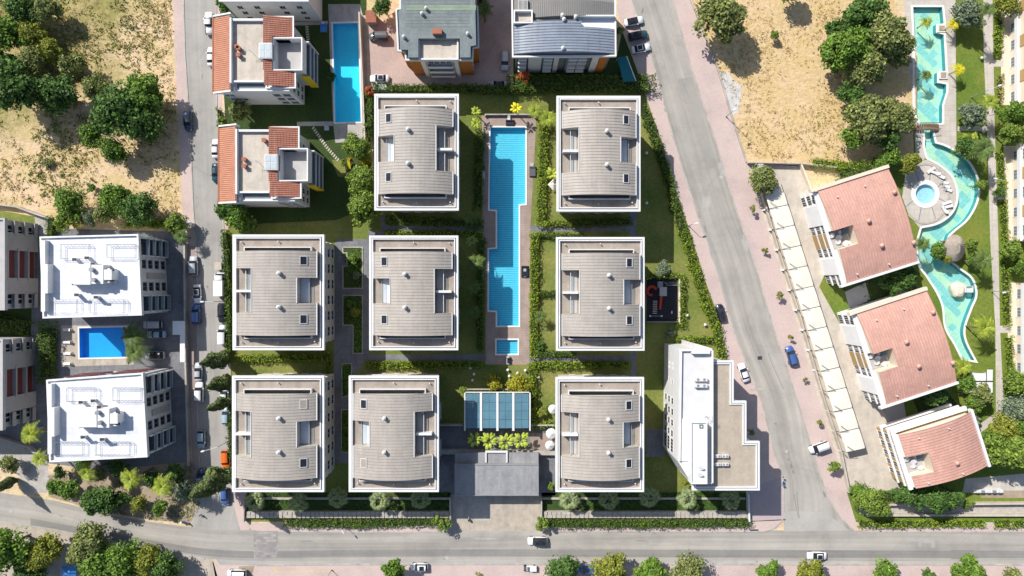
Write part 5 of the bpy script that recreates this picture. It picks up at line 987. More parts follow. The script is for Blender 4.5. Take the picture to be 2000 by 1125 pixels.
# ---- cypresses: tall, they lean outward in the view because the camera looks down on them
def cypress_mesh(seed, n=4200):
    g = np.random.default_rng(seed); t = g.uniform(0, 1, n); R = np.where(t < .25, .55+t*1.8, 1.0*(1-((t-.25)/.75)**1.6))*1.0; R = np.maximum(R, .04); th = g.uniform(0, 2*pi, n)
    lump = 1+.22*np.sin(th*3+t*9+seed)+.12*np.sin(th*5-t*17); rr = R*lump*g.uniform(.72, 1.05, n); C = np.stack([rr*np.cos(th), rr*np.sin(th), .03+t*.97], 1)
    N = np.stack([np.cos(th), np.sin(th), np.full(n, .5)], 1); global rng; rng = g
    Q = leaves(C*np.array([1,1,10]), N, .34); return qmesh('crown', Q, 'leaf_cypress')
CYP = [cypress_mesh(3), cypress_mesh(8)]; CTR = MB().tube((0,0,-.1),(0,0,1.2),.16,.14,7).mesh('trunk', 'bark')
for i, (u, v, h, rm, lab) in enumerate([(447,697,13.5,1.75,'uppermost leaning cypress beside the side street, above two others'), (450,742,11.5,1.6,'middle one of three cypresses beside the side street'), (449,782,11.2,1.25,'lowest thin one of three cypresses beside the side street'), (447,922,17.5,2.5,'tallest cypress at the corner of the side street, by the orange car'),(34,936,9.5,1.1,'cypress at the left edge beside the entrance ramp, long thin shadow on the road')]):
    x, y = W(u, v); r = thing('cypress_tree', lab, 'cypress', x, y, 0, 0, 'cypresses beside the side street'); place('trunk', CTR, r); place('crown', CYP[i % 2], r, (0,0,.4), i*1.7, sc=(rm,rm,h/10))
# ---- palms with separate fronds
def fan_frond():
    """a stalk and a pleated fan of blades"""
    m = MB(); m.tube((0,0,0),(1.0,0,.25),.03,.02,4); nb = 11
    for k in range(nb):
        a = (k-(nb-1)/2)/(nb-1)*2.5; L = 1.05-.22*abs(a)/1.25; ca, sa = cos(a), sin(a); p = (1.0,0,.25); w = .085; mid = (1+ca*L*.55, sa*L*.55, .25+.05); tip = (1+ca*L, sa*L, .25-.28)
        nx, ny = -sa*w, ca*w; m.add([p,(mid[0]+nx,mid[1]+ny,mid[2]-.03),tip,(mid[0]-nx,mid[1]-ny,mid[2]-.03),(mid[0],mid[1],mid[2]+.05)], [(0,4,1),(1,4,2),(2,4,3),(3,4,0)])
    return m
def feather_frond(n=13, droop=.75):
    """an arching rib with drooping leaflets on both sides; reaches 1 unit out"""
    m = MB(); P = lambda t: (t, 0, .28*t*(1.25-t)*2.2-droop*t**2.6)
    for i in range(5): m.tube(P(i/5), P((i+1)/5), .016*(1-i/6), .016*(1-(i+1)/6), 4)
    for i in range(n):
        t = .12+.86*i/(n-1); L = .34*sin(pi*min(1, .25+t*.72))+.05; p = P(t); w = .030
        for s in (-1, 1): q = (p[0]+L*.55, p[1]+s*L, p[2]-.12*L-.05); m.add([(p[0]-w,p[1],p[2]),(p[0]+w,p[1],p[2]),(q[0]+.0,q[1],q[2]),((p[0]+q[0])/2-w*1.5,(p[1]+q[1])/2,(p[2]+q[2])/2+.02)], [(0,1,2,3)] if s > 0 else [(3,2,1,0)])
    return m
def paddle_frond():
    """a broad simple leaf folded along its rib"""
    m = MB(); m.tube((0,0,0),(.45,0,.22),.02,.015,4); pts = [(.35,.0),(.5,.13),(.7,.17),(.88,.12),(1.0,0)]; z = lambda t: .22+.12*t-.42*max(0,t-.5)**1.5
    for i in range(4): (a, wa), (b, wb) = pts[i], pts[i+1]; m.add([(a,0,z(a)),(b,0,z(b)),(b,wb,z(b)-.05),(a,wa,z(a)-.05),(b,-wb,z(b)-.05),(a,-wa,z(a)-.05)], [(0,1,2,3),(0,5,4,1)])
    return m
FR = {('fan',c): fan_frond().mesh('frond', c) for c in ('palm_silver','palm_green','palm_lime','palm_yellow')}
FR.update({('feather',c): feather_frond().mesh('frond', c) for c in ('palm_silver','palm_green','palm_lime','palm_yellow')}); FR.update({('paddle',c): paddle_frond().mesh('frond', c) for c in ('palm_lime','palm_green','palm_yellow')})
PTR = {k: (lambda m: ([m.cyl(0,0,i/8-(.05 if i == 0 else 0),(i+1)/8,.125 if i else .16,.10,8) for i in range(8)], m)[1])(MB()).mesh('trunk', 'palm_bark') for k in (0,)}
pcount = 0
def palm(u, v, rp, h, kind, colr, label, group=None, nf=None, at='top', up=.35):
    """(u,v) = crown centre in the picture, rp its radius in pixels, h the trunk's height"""
    global pcount; pcount += 1; g = random.Random(pcount*13+5); x, y = W(u, v, h); R = rp*(CAM_H-h)/FOC; r = thing('palm_tree', label, 'palm', x, y, 0, 0, group); tr = max(.8, min(1.6, h/5))
    place('trunk', PTR[0], r, (0,0,0), 0, sc=(tr*1.3,tr*1.3,h)); nf = nf or (20 if kind == 'fan' else 15); L = R/(1.95 if kind == 'fan' else .97)
    for k in range(nf):
        f = k/nf; el = up+.75*(1-f)-.85*f if kind == 'fan' else up+.55*(1-f)-.45*f; o = place('frond', FR[(kind,colr)], r, (0,0,h), 0); s = L*g.uniform(.85,1.08)*(.8+.2*min(1,f*2)); o.scale = (s,s,s); o.rotation_euler = (g.uniform(-.25,.25), -el*.8, k*2.399+g.uniform(-.2,.2))
    return r
GS = 'fan palms in the strip along the south road'
for i, (u, v, c, where) in enumerate([(499,978,'palm_silver','pale sunlit fan palm at the left end of the south strip'), (583,982,'palm_silver','shaded fan palm under the block by the big cypress'), (660,973,'palm_silver','shaded fan palm in the gap between the two lower left grey blocks'), (741,978,'palm_silver','pale sunlit fan palm under the block left of the gatehouse'), (822,974,'palm_silver','shaded fan palm nearest the driveway on its left'), (1112,976,'palm_silver','pale sunlit fan palm right of the driveway'), (1189,974,'palm_silver','shaded fan palm under the lower right grey block'), (1269,971,'palm_silver','shaded fan palm between the lower right grey block and the white stepped building'), (1343,974,'palm_silver','pale sunlit fan palm under the white stepped building'), (1427,974,'palm_silver','shaded fan palm near the street corner pavement')]): palm(u, v, 22, 3.2, 'fan', c, where, GS)
for i, (u, v, rp, lab) in enumerate([(927,858,15,'leftmost'), (956,860,18,'second from the left'), (988,862,18,'second from the right'), (1017,859,18,'rightmost')]): palm(u, v, rp, 3.0, 'paddle', 'palm_lime', 'broad leaved lime palm in front of the glass canopy, '+lab, 'lime palms in front of the glass canopy', 17, up=.15)
for a in [(60,847,22,7,'feather','palm_lime','palm above the entrance ramp beside the lower grey and red block'), (79,896,17,6,'feather','palm_lime','palm at the lower left corner of the white building'), (170,922,19,7.5,'feather','palm_lime','palm below the left half of the lower white roof'), (256,936,22,8.5,'feather','palm_lime','palm in the middle of the roadside bank'), (318,950,22,9,'feather','palm_lime','palm with a leaning trunk right on the roadside bank'), (262,655,26,4,'feather','palm_green','upper dark palm between the rectangular pool and the parked cars'), (265,688,24,4,'feather','palm_green','lower dark palm between the rectangular pool and the parked cars'), (355,462,15,4,'feather','palm_green','palm by the street corner above the parked cars'),
    (1862,48,13,3.2,'feather','palm_yellow','upper yellow palm on the plinth at the turquoise pool'), (1872,136,13,3.2,'feather','palm_yellow','lower yellow palm on the plinth at the turquoise pool'), (1808,44,12,3,'feather','palm_lime','palm leaning over the left side of the turquoise pool, upper'), (1808,148,12,3,'feather','palm_green','palm leaning over the left side of the turquoise pool, lower'), (1928,20,16,9,'feather','palm_green','palm on the hotel path near the top edge'), (1934,200,18,6,'feather','palm_lime','palm bending over the hotel path below the lamp'), (1920,292,26,7,'feather','palm_green','palm at the bend of the winding pool, large fronds'), (1923,640,22,6,'feather','palm_lime','palm on the lawn beside the lowest hotel wing'), (1918,508,20,6,'feather','palm_green','palm on the lawn right of the thatched roof'), (1880,716,18,4,'feather','palm_lime','palm above the white garden shelter'), (1800,478,17,5,'feather','palm_green','palm at the right corner of the nearest pink roof'), (1895,270,16,3,'feather','palm_lime','low palm between the footbridge and the path'),
    (1070,232,18,4,'feather','palm_lime','right one of two palms at the head of the long stepped pool'), (1045,218,15,4,'feather','palm_lime','left one of two palms at the head of the long stepped pool'), (1008,212,12,4,'paddle','palm_yellow','yellow banana plant at the head of the long stepped pool'), (930,218,11,3,'paddle','palm_lime','banana plant at the upper left corner of the long stepped pool'), (929,242,12,3,'paddle','palm_lime','banana plant beside the upper left deck of the long pool'), (922,470,13,4,'paddle','palm_green','upper palm between the long pool and the block left of it'), (930,512,16,4,'feather','palm_green','palm beside the middle step of the long pool'), (925,560,15,4,'feather','palm_green','shaded palm left of the long pool, third down'), (925,610,14,4,'feather','palm_green','shaded palm left of the lower end of the long pool'), (918,425,13,4,'feather','palm_green','shaded palm by the cross path left of the long pool'), (890,655,11,3,'feather','palm_green','low palm left of the paddling pool'), (945,20,18,6,'feather','palm_green','palm between the two dark roofs at the top edge'), (1468,845,7,4,'feather','palm_green','palm squeezed under the stepped corner of the white building'), (1056,618,12,3,'feather','palm_green','low palm in the hedge right of the long pool'), (1078,340,14,3,'paddle','palm_lime','banana plants beside the white parasol by the upper right grey block')]: palm(*a)
# ---- clipped hedges
def hedge(px, w, h, label, mat='hedge_green', dens=26, rough=.24, name='hedge', cat='hedge', lf=.34):
    global rng; rng = np.random.default_rng(len(label)*31+int(px[0][0])); P = np.array(PX(px)); o = P.mean(0); P = P-o; r = thing(name, label, cat, o[0], o[1]); Wd = w*S0
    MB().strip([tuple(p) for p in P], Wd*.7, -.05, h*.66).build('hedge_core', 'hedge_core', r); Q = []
    for a, b in zip(P[:-1], P[1:]):
        L = np.linalg.norm(b-a); d = (b-a)/L; nn = np.array([-d[1], d[0]]); k = int(L*(Wd+2*h)*dens)+4; s = rng.uniform(-Wd/2-.1, L+Wd/2+.1, k); t = rng.uniform(0, Wd+2*h, k); top = (t >= h) & (t <= h+Wd)
        off = np.where(top, t-h-Wd/2, np.where(t < h, -Wd/2, Wd/2)); z = np.where(top, h, np.where(t < h, t, 2*h+Wd-t)); sw = s+.37*len(label); lump = rough*np.sin(sw*1.7+off*2)+rough*.8*np.sin(sw*4.3+1)+rough*.9*np.sin(sw*.43)*np.sin(sw*.29+2); z = z*(1-np.where(top, .0, .1))+np.where(top, lump+rng.normal(0, rough*.5, k), 0); off = off+rng.normal(0, rough*.6, k)+np.where(top, 0, np.sign(off)*lump*.6)
        C = np.stack([a[0]+d[0]*s+nn[0]*off, a[1]+d[1]*s+nn[1]*off, np.maximum(z, .05)], 1); N = np.stack([np.where(top, 0, nn[0]*np.sign(off)), np.where(top, 0, nn[1]*np.sign(off)), np.where(top, 1, .25)], 1); Q.append(leaves(C, N, lf))
    place('foliage', qmesh('foliage', np.concatenate(Q), mat), r, kind='stuff'); return r
HG, HL = 'hedge_green', 'hedge_lime'
for a in [([(562,1019),(700,1021),(855,1016)],14,1.3,'long clipped hedge along the south road, left of the driveway'), ([(1072,1020),(1250,1021),(1458,1019)],14,1.3,'long clipped hedge along the south road, right of the driveway'), ([(735,176),(905,176),(1000,178)],13,2.2,'hedge between the brick courtyard and the upper left grey block'), ([(1005,168),(1262,166)],30,2.2,'broad dark hedge below the blue-grey vaulted roof'), ([(724,188),(722,250),(716,282)],13,2.0,'hedge between the narrow pool wall and the upper left grey block'),
    ([(1062,242),(1060,340),(1056,436)],15,1.7,'tall lime hedge right of the upper half of the long pool',HL), ([(1044,462),(1043,580),(1042,692)],13,1.7,'tall lime hedge right of the lower half of the long pool',HL), ([(1052,461),(1136,461)],8,1.2,'low hedge above the middle right grey block'), ([(1050,574),(1084,573)],10,1.2,'short cross hedge dividing the lawn right of the long pool'), ([(1050,690),(1118,692)],9,1.2,'low hedge below the middle right grey block'), ([(1062,437),(1120,437)],9,1.2,'low hedge on the upper side of the right cross path',HL), ([(1120,437),(1228,434)],12,1.5,'shaded hedge below the upper right grey block'),
    ([(1040,714),(1040,830)],13,1.6,'hedge right of the glass canopy, running down',HL), ([(1046,712),(1225,712)],11,1.4,'hedge above the lower right grey block',HL), ([(1046,830),(1084,828)],9,1.3,'short hedge below the yellow bush',HL), ([(912,765),(1034,765)],8,1.3,'low hedge just behind the glass canopy'), ([(762,430),(938,438)],13,1.5,'shaded hedge below the upper left grey block'), ([(756,456),(940,456)],8,1.2,'hedge above the block left of the long pool',HL), ([(722,712),(940,712)],10,1.4,'hedge above the lower middle grey block',HL), ([(465,700),(640,698)],10,1.4,'hedge between the two left grey blocks',HL), ([(642,690),(642,730)],9,1.4,'short hedge at the courtyard end between the two left grey blocks',HL),
    ([(938,262),(936,330),(934,405)],14,1.7,'dark hedge left of the upper half of the long pool'), ([(942,470),(938,560),(938,680)],10,1.6,'dark hedge left of the lower half of the long pool'), ([(442,455),(448,560),(450,690)],10,1.6,'hedge between the parked trucks and the block facing the white roofs'), ([(452,790),(453,890)],6,1.5,'thin hedge beside the orange car'),
    ([(1255,215),(1265,240),(1281,280),(1305,350),(1317,405),(1333,455)],13,1.7,'ragged hedge along the diagonal pavement, upper stretch',HG,26,.3), ([(1333,455),(1354,523),(1378,597),(1396,635),(1408,692)],14,1.7,'ragged hedge along the diagonal pavement, lower stretch beside the black car',HL,26,.3), ([(1330,540),(1331,632)],8,1.4,'clipped hedge on the right side of the playground',HL), ([(1262,540),(1326,539)],7,1.3,'clipped hedge along the top of the playground',HL), ([(1320,634),(1334,632)],8,1.2,'stub of hedge at the lower corner of the playground',HL), ([(1322,664),(1392,662)],9,1.3,'lime hedge above the white stepped building',HL),
    ([(252,437),(330,438)],13,1.6,'clipped hedge above the right half of the upper white roof',HL), ([(105,430),(104,462)],14,1.8,'hedge block at the upper left corner of the upper white roof'), ([(100,640),(98,735)],26,2.4,'tall dark hedge left of the rectangular pool deck'), ([(0,628),(52,640)],26,1.6,'dark planting between the two grey and red blocks'),
    ([(1588,320),(1640,326),(1690,330)],13,2.0,'bright hedge along the bottom of the dry lot',HL), ([(1640,340),(1720,322)],24,2.4,'broad leafy hedge above the nearest pink roof',HG,20,.35), ([(1946,105),(1949,40)],11,1.0,'clipped hedge along the upper hotel wing',HL), ([(1952,150),(1951,205)],8,.6,'thin dry hedge along the upper hotel wing','weed'), ([(1950,300),(1956,375)],9,1.0,'clipped hedge along the middle hotel wing, upper part',HL), ([(1957,395),(1960,470)],9,1.0,'clipped hedge along the middle hotel wing, lower part',HL), ([(1960,505),(1964,630)],11,1.0,'clipped hedge along the lowest hotel wing, upper part',HL), ([(1967,660),(1972,760)],10,1.0,'clipped hedge along the lowest hotel wing, lower part',HL),
    ([(1672,950),(1700,965),(1740,968)],16,1.4,'ragged hedge at the foot of the carport court',HG,26,.3), ([(1678,1022),(1700,1022)],11,1.0,'short lime hedge at the lower right pavement corner',HL), ([(1706,1022),(1740,1022)],11,1.1,'second short lime hedge along the lower right pavement',HL), ([(1745,1022),(1915,1021)],11,1.0,'long low lime hedge along the lower right pavement',HL), ([(1942,1022),(1968,1022)],12,1.0,'short lime hedge near the lower right corner',HL), ([(1976,1022),(2040,1022)],12,1.0,'last lime hedge at the right edge of the lower pavement',HL), ([(1960,820),(1965,850)],40,1.2,'lime ground hedge below the path end',HL), ([(1500,372),(1518,420),(1530,470)],7,.9,'thin hedge behind the head of the carport',HG,26,.2), ([(430,216),(432,240)],6,1.2,'short thin hedge at the street beside the brownish shrub')]: hedge(*a)
# ---- loose ground cover, too many to count
def tufts(name, px, n, size, mat, seed, gate=None, hgt=.35):
    global rng; rng = np.random.default_rng(seed); P = np.array(PX(px)); lo, hi = P.min(0), P.max(0); C = rng.uniform(lo, hi, (n*3,2)); x, y = C[:,0], C[:,1]; inside = np.zeros(len(C), bool); j = len(P)-1
    for i in range(len(P)):
        xi, yi, xj, yj = *P[i], *P[j]; c = ((yi > y) != (yj > y)) & (x < (xj-xi)*(y-yi)/((yj-yi) or 1e-9)+xi); inside ^= c; j = i
    k = np.sin(x*.31+seed)+np.sin(y*.27-x*.12)+.6*np.sin(x*.9+y*.7)+.5*np.sin(y*1.3-x*.4); C = C[inside & (k > rng.normal(.1, .8, len(C)))]; 
    if gate: C = C[[gate(a, b) > rng.uniform(0, 1) for a, b in C]]
    C = C[:n]; m = 5; C3 = np.repeat(np.concatenate([C, np.full((len(C),1), .05)], 1), m, 0); d = rng.normal(0, 1, C3.shape)*size*.45; d[:,2] = np.abs(d[:,2])*hgt/.35*.5; return place(name, qmesh(name, leaves(C3+d*np.array([1,1,.6]), d*np.array([1,1,.3])+np.array([0,0,.8]), size*.8, .45), mat), None, kind='stuff')
FLD = [(-10,-10),(334,-10),(338,100),(346,250),(352,400),(340,430),(240,420),(120,430),(96,418),(-10,392)]; LOT = [(1348,-10),(1640,-10),(1650,320),(1470,315),(1436,247),(1404,133)]
f0, f1 = W(60,120), W(300,60)
tufts('dry_grass', FLD, 2600, .38, 'straw', 1); tufts('green_weeds', FLD, 1900, .55, 'weed', 2, lambda x, y: max(0, 1.25-((x+104)**2+((y-54)*1.0)**2)**.5/42)); tufts('green_weeds', FLD, 1500, .8, 'leaf_olive', 9, lambda x, y: max(0, 1.1-((x+112)**2+(y-50)**2)**.5/34))
tufts('dry_grass', LOT, 1300, .38, 'straw', 3); tufts('green_weeds', LOT, 500, .5, 'weed', 4, lambda x, y: max(0, 1.1-((x-75)**2+(y-32)**2)**.5/16)+.08); tufts('verge_grass', [(92,930),(390,905),(392,985),(372,1018),(300,1014),(200,998),(95,968)], 900, .4, 'leaf_olive', 5)
for a, b, s in ((484,878,6),(1060,1455,7)): tufts('shade_plants', [(a,978),(b,978),(b,999),(a,999)], 900, .45, 'leaf_dark', s); tufts('shade_plants', [(a,962),(b,962),(b,971),(a,971)], 500, .4, 'leaf_dark', s+20)
for i, px in enumerate(([(671,495),(707,485),(707,562),(671,562)], [(671,578),(707,578),(707,688),(692,688),(690,634),(671,634)], [(668,712),(686,712),(686,770),(668,774)], [(668,802),(681,802),(681,882),(668,882)])): tufts('bed_plants', px, 260, .45, 'leaf_mid', 30+i)
tufts('shade_plants', [(1650,500),(1740,560),(1800,700),(1890,820),(1800,800),(1720,640)], 700, .5, 'leaf_dark', 41)
# ================================================================== VEHICLES
def loft(sections, caps=True):
    m = MB(); n = len(sections[0]); vs = [p for s in sections for p in s]; fs = []
    for i in range(len(sections)-1):
        for j in range(n): a, b = i*n+j, i*n+(j+1)%n; fs.append((a, b, b+n, a+n))
    if caps: fs += [tuple(range(n-1,-1,-1)), tuple(range((len(sections)-1)*n, len(sections)*n))]
    return m.add(vs, fs)
CARS = {}
SPEC = dict(   # stations x, half width, deck height; then cabin base/top x and heights
    sedan=dict(st=[(-2.22,.62,.62),(-2.1,.78,.86),(-1.6,.86,.95),(-.6,.89,.93),(.75,.89,.92),(1.5,.86,.84),(2.0,.76,.72),(2.2,.56,.58)], cb=(-1.55,1.0), ct=(-.95,.25), zt=1.43, w=.78, wt=.60),
    hatch=dict(st=[(-2.0,.66,.70),(-1.9,.80,.92),(-1.3,.86,.95),(-.4,.87,.93),(.7,.87,.93),(1.4,.84,.86),(1.85,.74,.74),(2.02,.55,.58)], cb=(-1.9,1.05), ct=(-1.45,.3), zt=1.48, w=.77, wt=.62),
    suv=dict(st=[(-2.25,.72,.75),(-2.15,.86,1.0),(-1.5,.92,1.04),(-.4,.93,1.03),(.8,.93,1.03),(1.6,.90,.96),(2.1,.80,.84),(2.28,.62,.66)], cb=(-2.1,1.15), ct=(-1.7,.45), zt=1.68, w=.84, wt=.70),
    van=dict(st=[(-2.15,.80,.8),(-2.1,.88,1.0),(-1.4,.90,1.05),(-.4,.90,1.04),(.9,.90,1.04),(1.6,.87,.94),(2.05,.76,.80),(2.2,.58,.62)], cb=(-2.1,1.3), ct=(-2.0,.6), zt=1.82, w=.86, wt=.76),
    pickup=dict(st=[(-2.6,.80,.8),(-2.5,.90,.98),(-1.4,.92,1.0),(-.4,.93,1.0),(.9,.93,1.02),(1.8,.90,.96),(2.4,.78,.84),(2.6,.6,.66)], cb=(-.75,1.25), ct=(-.55,.55), zt=1.72, w=.84, wt=.70),
    truck=dict(st=[(1.0,.9,.9),(1.1,.98,1.1),(1.5,1.0,1.15),(2.0,1.0,1.12),(2.4,.98,1.05),(2.75,.85,.85)], cb=(1.1,2.55), ct=(1.15,2.05), zt=2.05, w=.94, wt=.84))
def car_proto(kind, sunroof=False):
    key = (kind, sunroof)
    if key in CARS: return CARS[key]
    s = SPEC[kind]; P = {}
    secs = [[(x,-hw*.9,.24),(x,hw*.9,.24),(x,hw,.5),(x,hw*.98,z-.16),(x,hw*.86,z),(x,-hw*.86,z),(x,-hw*.98,z-.16),(x,-hw,.5)] for x, hw, z in s['st']]
    P['body'] = loft(secs).mesh('body', 'car_white', True)
    def belt(x):
        st = s['st']
        for (x0,_,z0), (x1,_,z1) in zip(st, st[1:]):
            if x0 <= x <= x1: return z0+(z1-z0)*(x-x0)/(x1-x0)
        return st[-1][2]
    b0, b1 = s['cb']; t0, t1 = s['ct']; w, wt, zt = s['w'], s['wt'], s['zt']; zb0, zb1 = belt(b0)-.03, belt(b1)-.03
    A, Bq, C_, D_ = (b1,-w,zb1),(b1,w,zb1),(t1,wt,zt),(t1,-wt,zt); E, F_, G, H_ = (b0,-w,zb0),(b0,w,zb0),(t0,wt,zt),(t0,-wt,zt)
    P['windscreen'] = MB().add([A,Bq,C_,D_], [(0,1,2,3)]).mesh('windscreen', 'dark_glass'); P['rear_window'] = MB().add([E,F_,G,H_], [(1,0,3,2)]).mesh('rear_window', 'dark_glass')
    P['side_window'] = MB().add([Bq,F_,G,C_], [(0,1,2,3)]).mesh('side_window', 'dark_glass'), MB().add([A,E,H_,D_], [(1,0,3,2)]).mesh('side_window', 'dark_glass')
    xm = (t0+t1)/2; P['roof'] = MB().add([(t0-.05,-wt,zt),(xm,-wt,zt+.03),(t1+.03,-wt,zt),(t0-.05,0,zt+.06),(xm,0,zt+.09),(t1+.03,0,zt+.06),(t0-.05,wt,zt),(xm,wt,zt+.03),(t1+.03,wt,zt),
        (t0-.05,-wt-.03,zt-.07),(t1+.03,-wt-.03,zt-.07),(t0-.05,wt+.03,zt-.07),(t1+.03,wt+.03,zt-.07)], [(0,1,4,3),(1,2,5,4),(3,4,7,6),(4,5,8,7),(9,10,2,1,0),(6,7,8,12,11)]).mesh('roof', 'car_white', True)
    if sunroof: P['sunroof'] = MB().box(xm-.55,xm+.5,-wt+.12,wt-.12,zt+.06,zt+.105).mesh('sunroof', 'dark_glass')
    wm = MB(); wm.add([p for p in MB().tube((0,-.11,0),(0,.11,0),.33,None,14).v], MB().tube((0,-.11,0),(0,.11,0),.33,None,14).f, 0); P['tyre'] = wm.mesh('tyre', 'tyre'); P['rim'] = MB().tube((0,-.12,0),(0,.12,0),.20,None,10).mesh('rim', 'rim')
    zl = s['st'][-1][2]; x1 = s['st'][-2][0]; hw = s['st'][-2][1]; P['headlight'] = MB().box(x1-.12,x1+.06,-.17,.17,zl+.0,zl+.13).mesh('headlight', 'lamp_clear'); P['taillight'] = MB().box(-.05,.08,-.16,.16,-.07,.09).mesh('taillight', 'lamp_red')
    P['wing_mirror'] = MB().box(-.08,.08,-.12,.12,-.06,.08).mesh('wing_mirror', 'car_white'); P['hwl'] = hw; CARS[key] = P; return P
def car(u, v, ang, kind, col, label, sunroof=False, roof=None, group=None, extra=None, length=None):
    """ang: heading in the picture, degrees, 0 = pointing right, 90 = pointing up"""
    P = car_proto(kind, sunroof); s = SPEC[kind]; x, y = W(u, v, .8); r = thing({'van':'parked_van','pickup':'pickup_truck','truck':'box_truck'}.get(kind, 'parked_car'), label, {'van':'van','pickup':'pickup','truck':'truck'}.get(kind, 'car'), x, y, .02, radians(ang), group)
    def pc(nm, me, par=r, loc=(0,0,0), rz=0, c=None):
        o = place(nm, me, par, loc, rz)
        if c: o.material_slots[0].link = 'OBJECT'; o.material_slots[0].material = MAT[c]
        return o
    b = pc('body', P['body'], c=col); pc('windscreen', P['windscreen']); pc('rear_window', P['rear_window']); [pc('side_window', q) for q in P['side_window']]; pc('roof', P['roof'], c=roof or col)
    if sunroof: pc('sunroof', P['sunroof'])
    xf, xr = s['st'][-1][0], s['st'][0][0]; wb = (xf*.64, xr*.62) if kind != 'truck' else (1.9, -1.8); ww = s['st'][3][1]-.1
    for xx in wb:
        for sy in (-1, 1): t = pc('wheel', P['tyre'], loc=(xx, sy*ww, .33)); pc('rim', P['rim'], t)
    for sy in (-1, 1):
        pc('headlight', P['headlight'], loc=(0, sy*(P['hwl']-.2), 0)); pc('wing_mirror', P['wing_mirror'], loc=(s['cb'][1]-.3, sy*(s['w']+.2), s['st'][3][2]+.06), c=col)
        if kind != 'truck': pc('taillight', P['taillight'], loc=(xr+.02, sy*(s['st'][0][1]-.12), s['st'][0][2]))
    if extra: extra(r)
    return r
def bed(r): MB().frame(-2.5,-.85,-.86,.86,.1,.95,1.15).box(-2.4,-.95,-.76,.76,.9,.96).build('cargo_bed', 'car_grey', r)
def box_body(r): MB().box(-2.6,.95,-1.02,1.02,.55,2.35).build('cargo_box', 'white_paint', r); MB().box(-2.6,.95,-.9,.9,.4,.55).build('chassis', 'dark_metal', r)
GS1 = 'cars parked along the side street'
for a in [(408,45,92,'pickup','car_white','white pickup truck beside the upper tiled house, partly under its eaves',False,None,GS1,bed), (412,110,90,'sedan','car_white','white car half hidden under the eaves of the upper tiled house',False,None,GS1), (367,236,-88,'suv','car_navy','dark blue car driving down the side street past the dry field',True), (421,290,90,'sedan','car_white','white car half hidden under the eaves of the lower tiled house',False,None,GS1), (421,337,-90,'sedan','car_teal','dark teal car half hidden under the eaves of the lower tiled house',False,None,GS1),
    (378,519,91,'suv','car_silver','silver car parked first below the street corner tree, left kerb',False,None,GS1), (385,574,-88,'sedan','car_white','white car in the left kerb row above the blue one',True,None,GS1), (383,614,91,'suv','car_blue','blue car in the left kerb row, in building shadow',False,None,GS1), (431,556,90,'truck','car_white','white box truck parked in front of the hedge on the right kerb',False,None,GS1,box_body), (434,611,-90,'suv','car_black','black car below the white box truck on the right kerb',False,None,GS1), (435,654,90,'van','car_white','white van below the black car on the right kerb',False,None,GS1),
    (387,727,91,'sedan','car_silver','silver car whose roof lies under the uppermost cypress tip',False,None,GS1), (389,766,90,'suv','car_white','white car between two leaning cypress tips, left kerb',False,None,GS1), (393,858,-91,'hatch','car_sky','pale blue car in the left kerb row, alone between cypresses and blue car',False,None,GS1), (393,934,90,'suv','car_navy','dark navy car at the lower end of the left kerb row',True,None,GS1), (441,898,-88,'suv','car_orange','bright orange car beside the grey block',False,None,GS1), (441,812,90,'hatch','car_sky','pale blue car under the lowest cypress on the right kerb',False,None,GS1), (438,772,90,'sedan','car_white','white car mostly hidden between cypresses on the right kerb',False,None,GS1), (439,970,-88,'hatch','car_blue','bright blue car under the tallest cypress by the street mouth',False,None,GS1),
    (298,634,180,'van','car_silver','silver van, topmost of the three cars parked by the rectangular pool',False,None,'cars parked by the rectangular pool'), (305,653,180,'sedan','car_sky','pale blue-grey car, middle of the three parked by the rectangular pool',False,None,'cars parked by the rectangular pool'), (302,694,180,'suv','car_silver','silver car with black glass roof, lowest of the three by the rectangular pool',True,'car_black','cars parked by the rectangular pool'),
    (741,153,180,'sedan','car_white','white sedan on the brick courtyard beside the pool wall',True), (743,172,180,'hatch','car_silver','silver car half hidden by the hedge in the brick courtyard'), (739,71,180,'van','car_grey','dark grey van on the brick courtyard below the small red roof'), (986,118,-90,'suv','car_silver','silver car between the two dark roofed buildings'), (972,165,180,'sedan','car_silver','pale car with dark glass roof by the shaded hedge between dark roofs',True,'car_black'), (943,-8,90,'suv','car_black','dark car at the top edge between the dark roofs'),
    (1238,41,12,'sedan','car_white','white car with dark glass roof, top of the three parked diagonally',True,'car_black','three cars parked on the diagonal street'), (1246,69,12,'suv','car_teal','dark green-black car, middle of the three parked diagonally',True,'car_black','three cars parked on the diagonal street'), (1252,94,12,'sedan','car_white','white car with small sunroof, lowest of the three parked diagonally',True,None,'three cars parked on the diagonal street'),
    (1408,611,102,'hatch','car_black','black car alone on the pink pavement beside the playground garden',True), (1546,695,105,'suv','car_blue','blue car alone on the pink pavement beside the carport'), (1453,728,108,'sedan','car_white','white car at the top of the white stepped building'), (1599,874,200,'van','car_white','white van standing across the pink pavement near the carport end'),
    (1050,1057,180,'suv','car_white','white car with long dark glass roof driving past the driveway',True,'car_black'), (1596,1086,180,'sedan','car_white','white sedan driving on the right half of the south road',True), (819,1108,180,'hatch','car_white','white car parked beside the olive-green tree on the south pavement',True), (1147,1112,180,'suv','car_blue','dark blue car hidden between two trees on the south pavement'), (462,1121,180,'van','car_white','white van cut by the bottom edge near the bare plot'), (700,1135,0,'sedan','car_silver','silver car')][:-1]: car(*a)
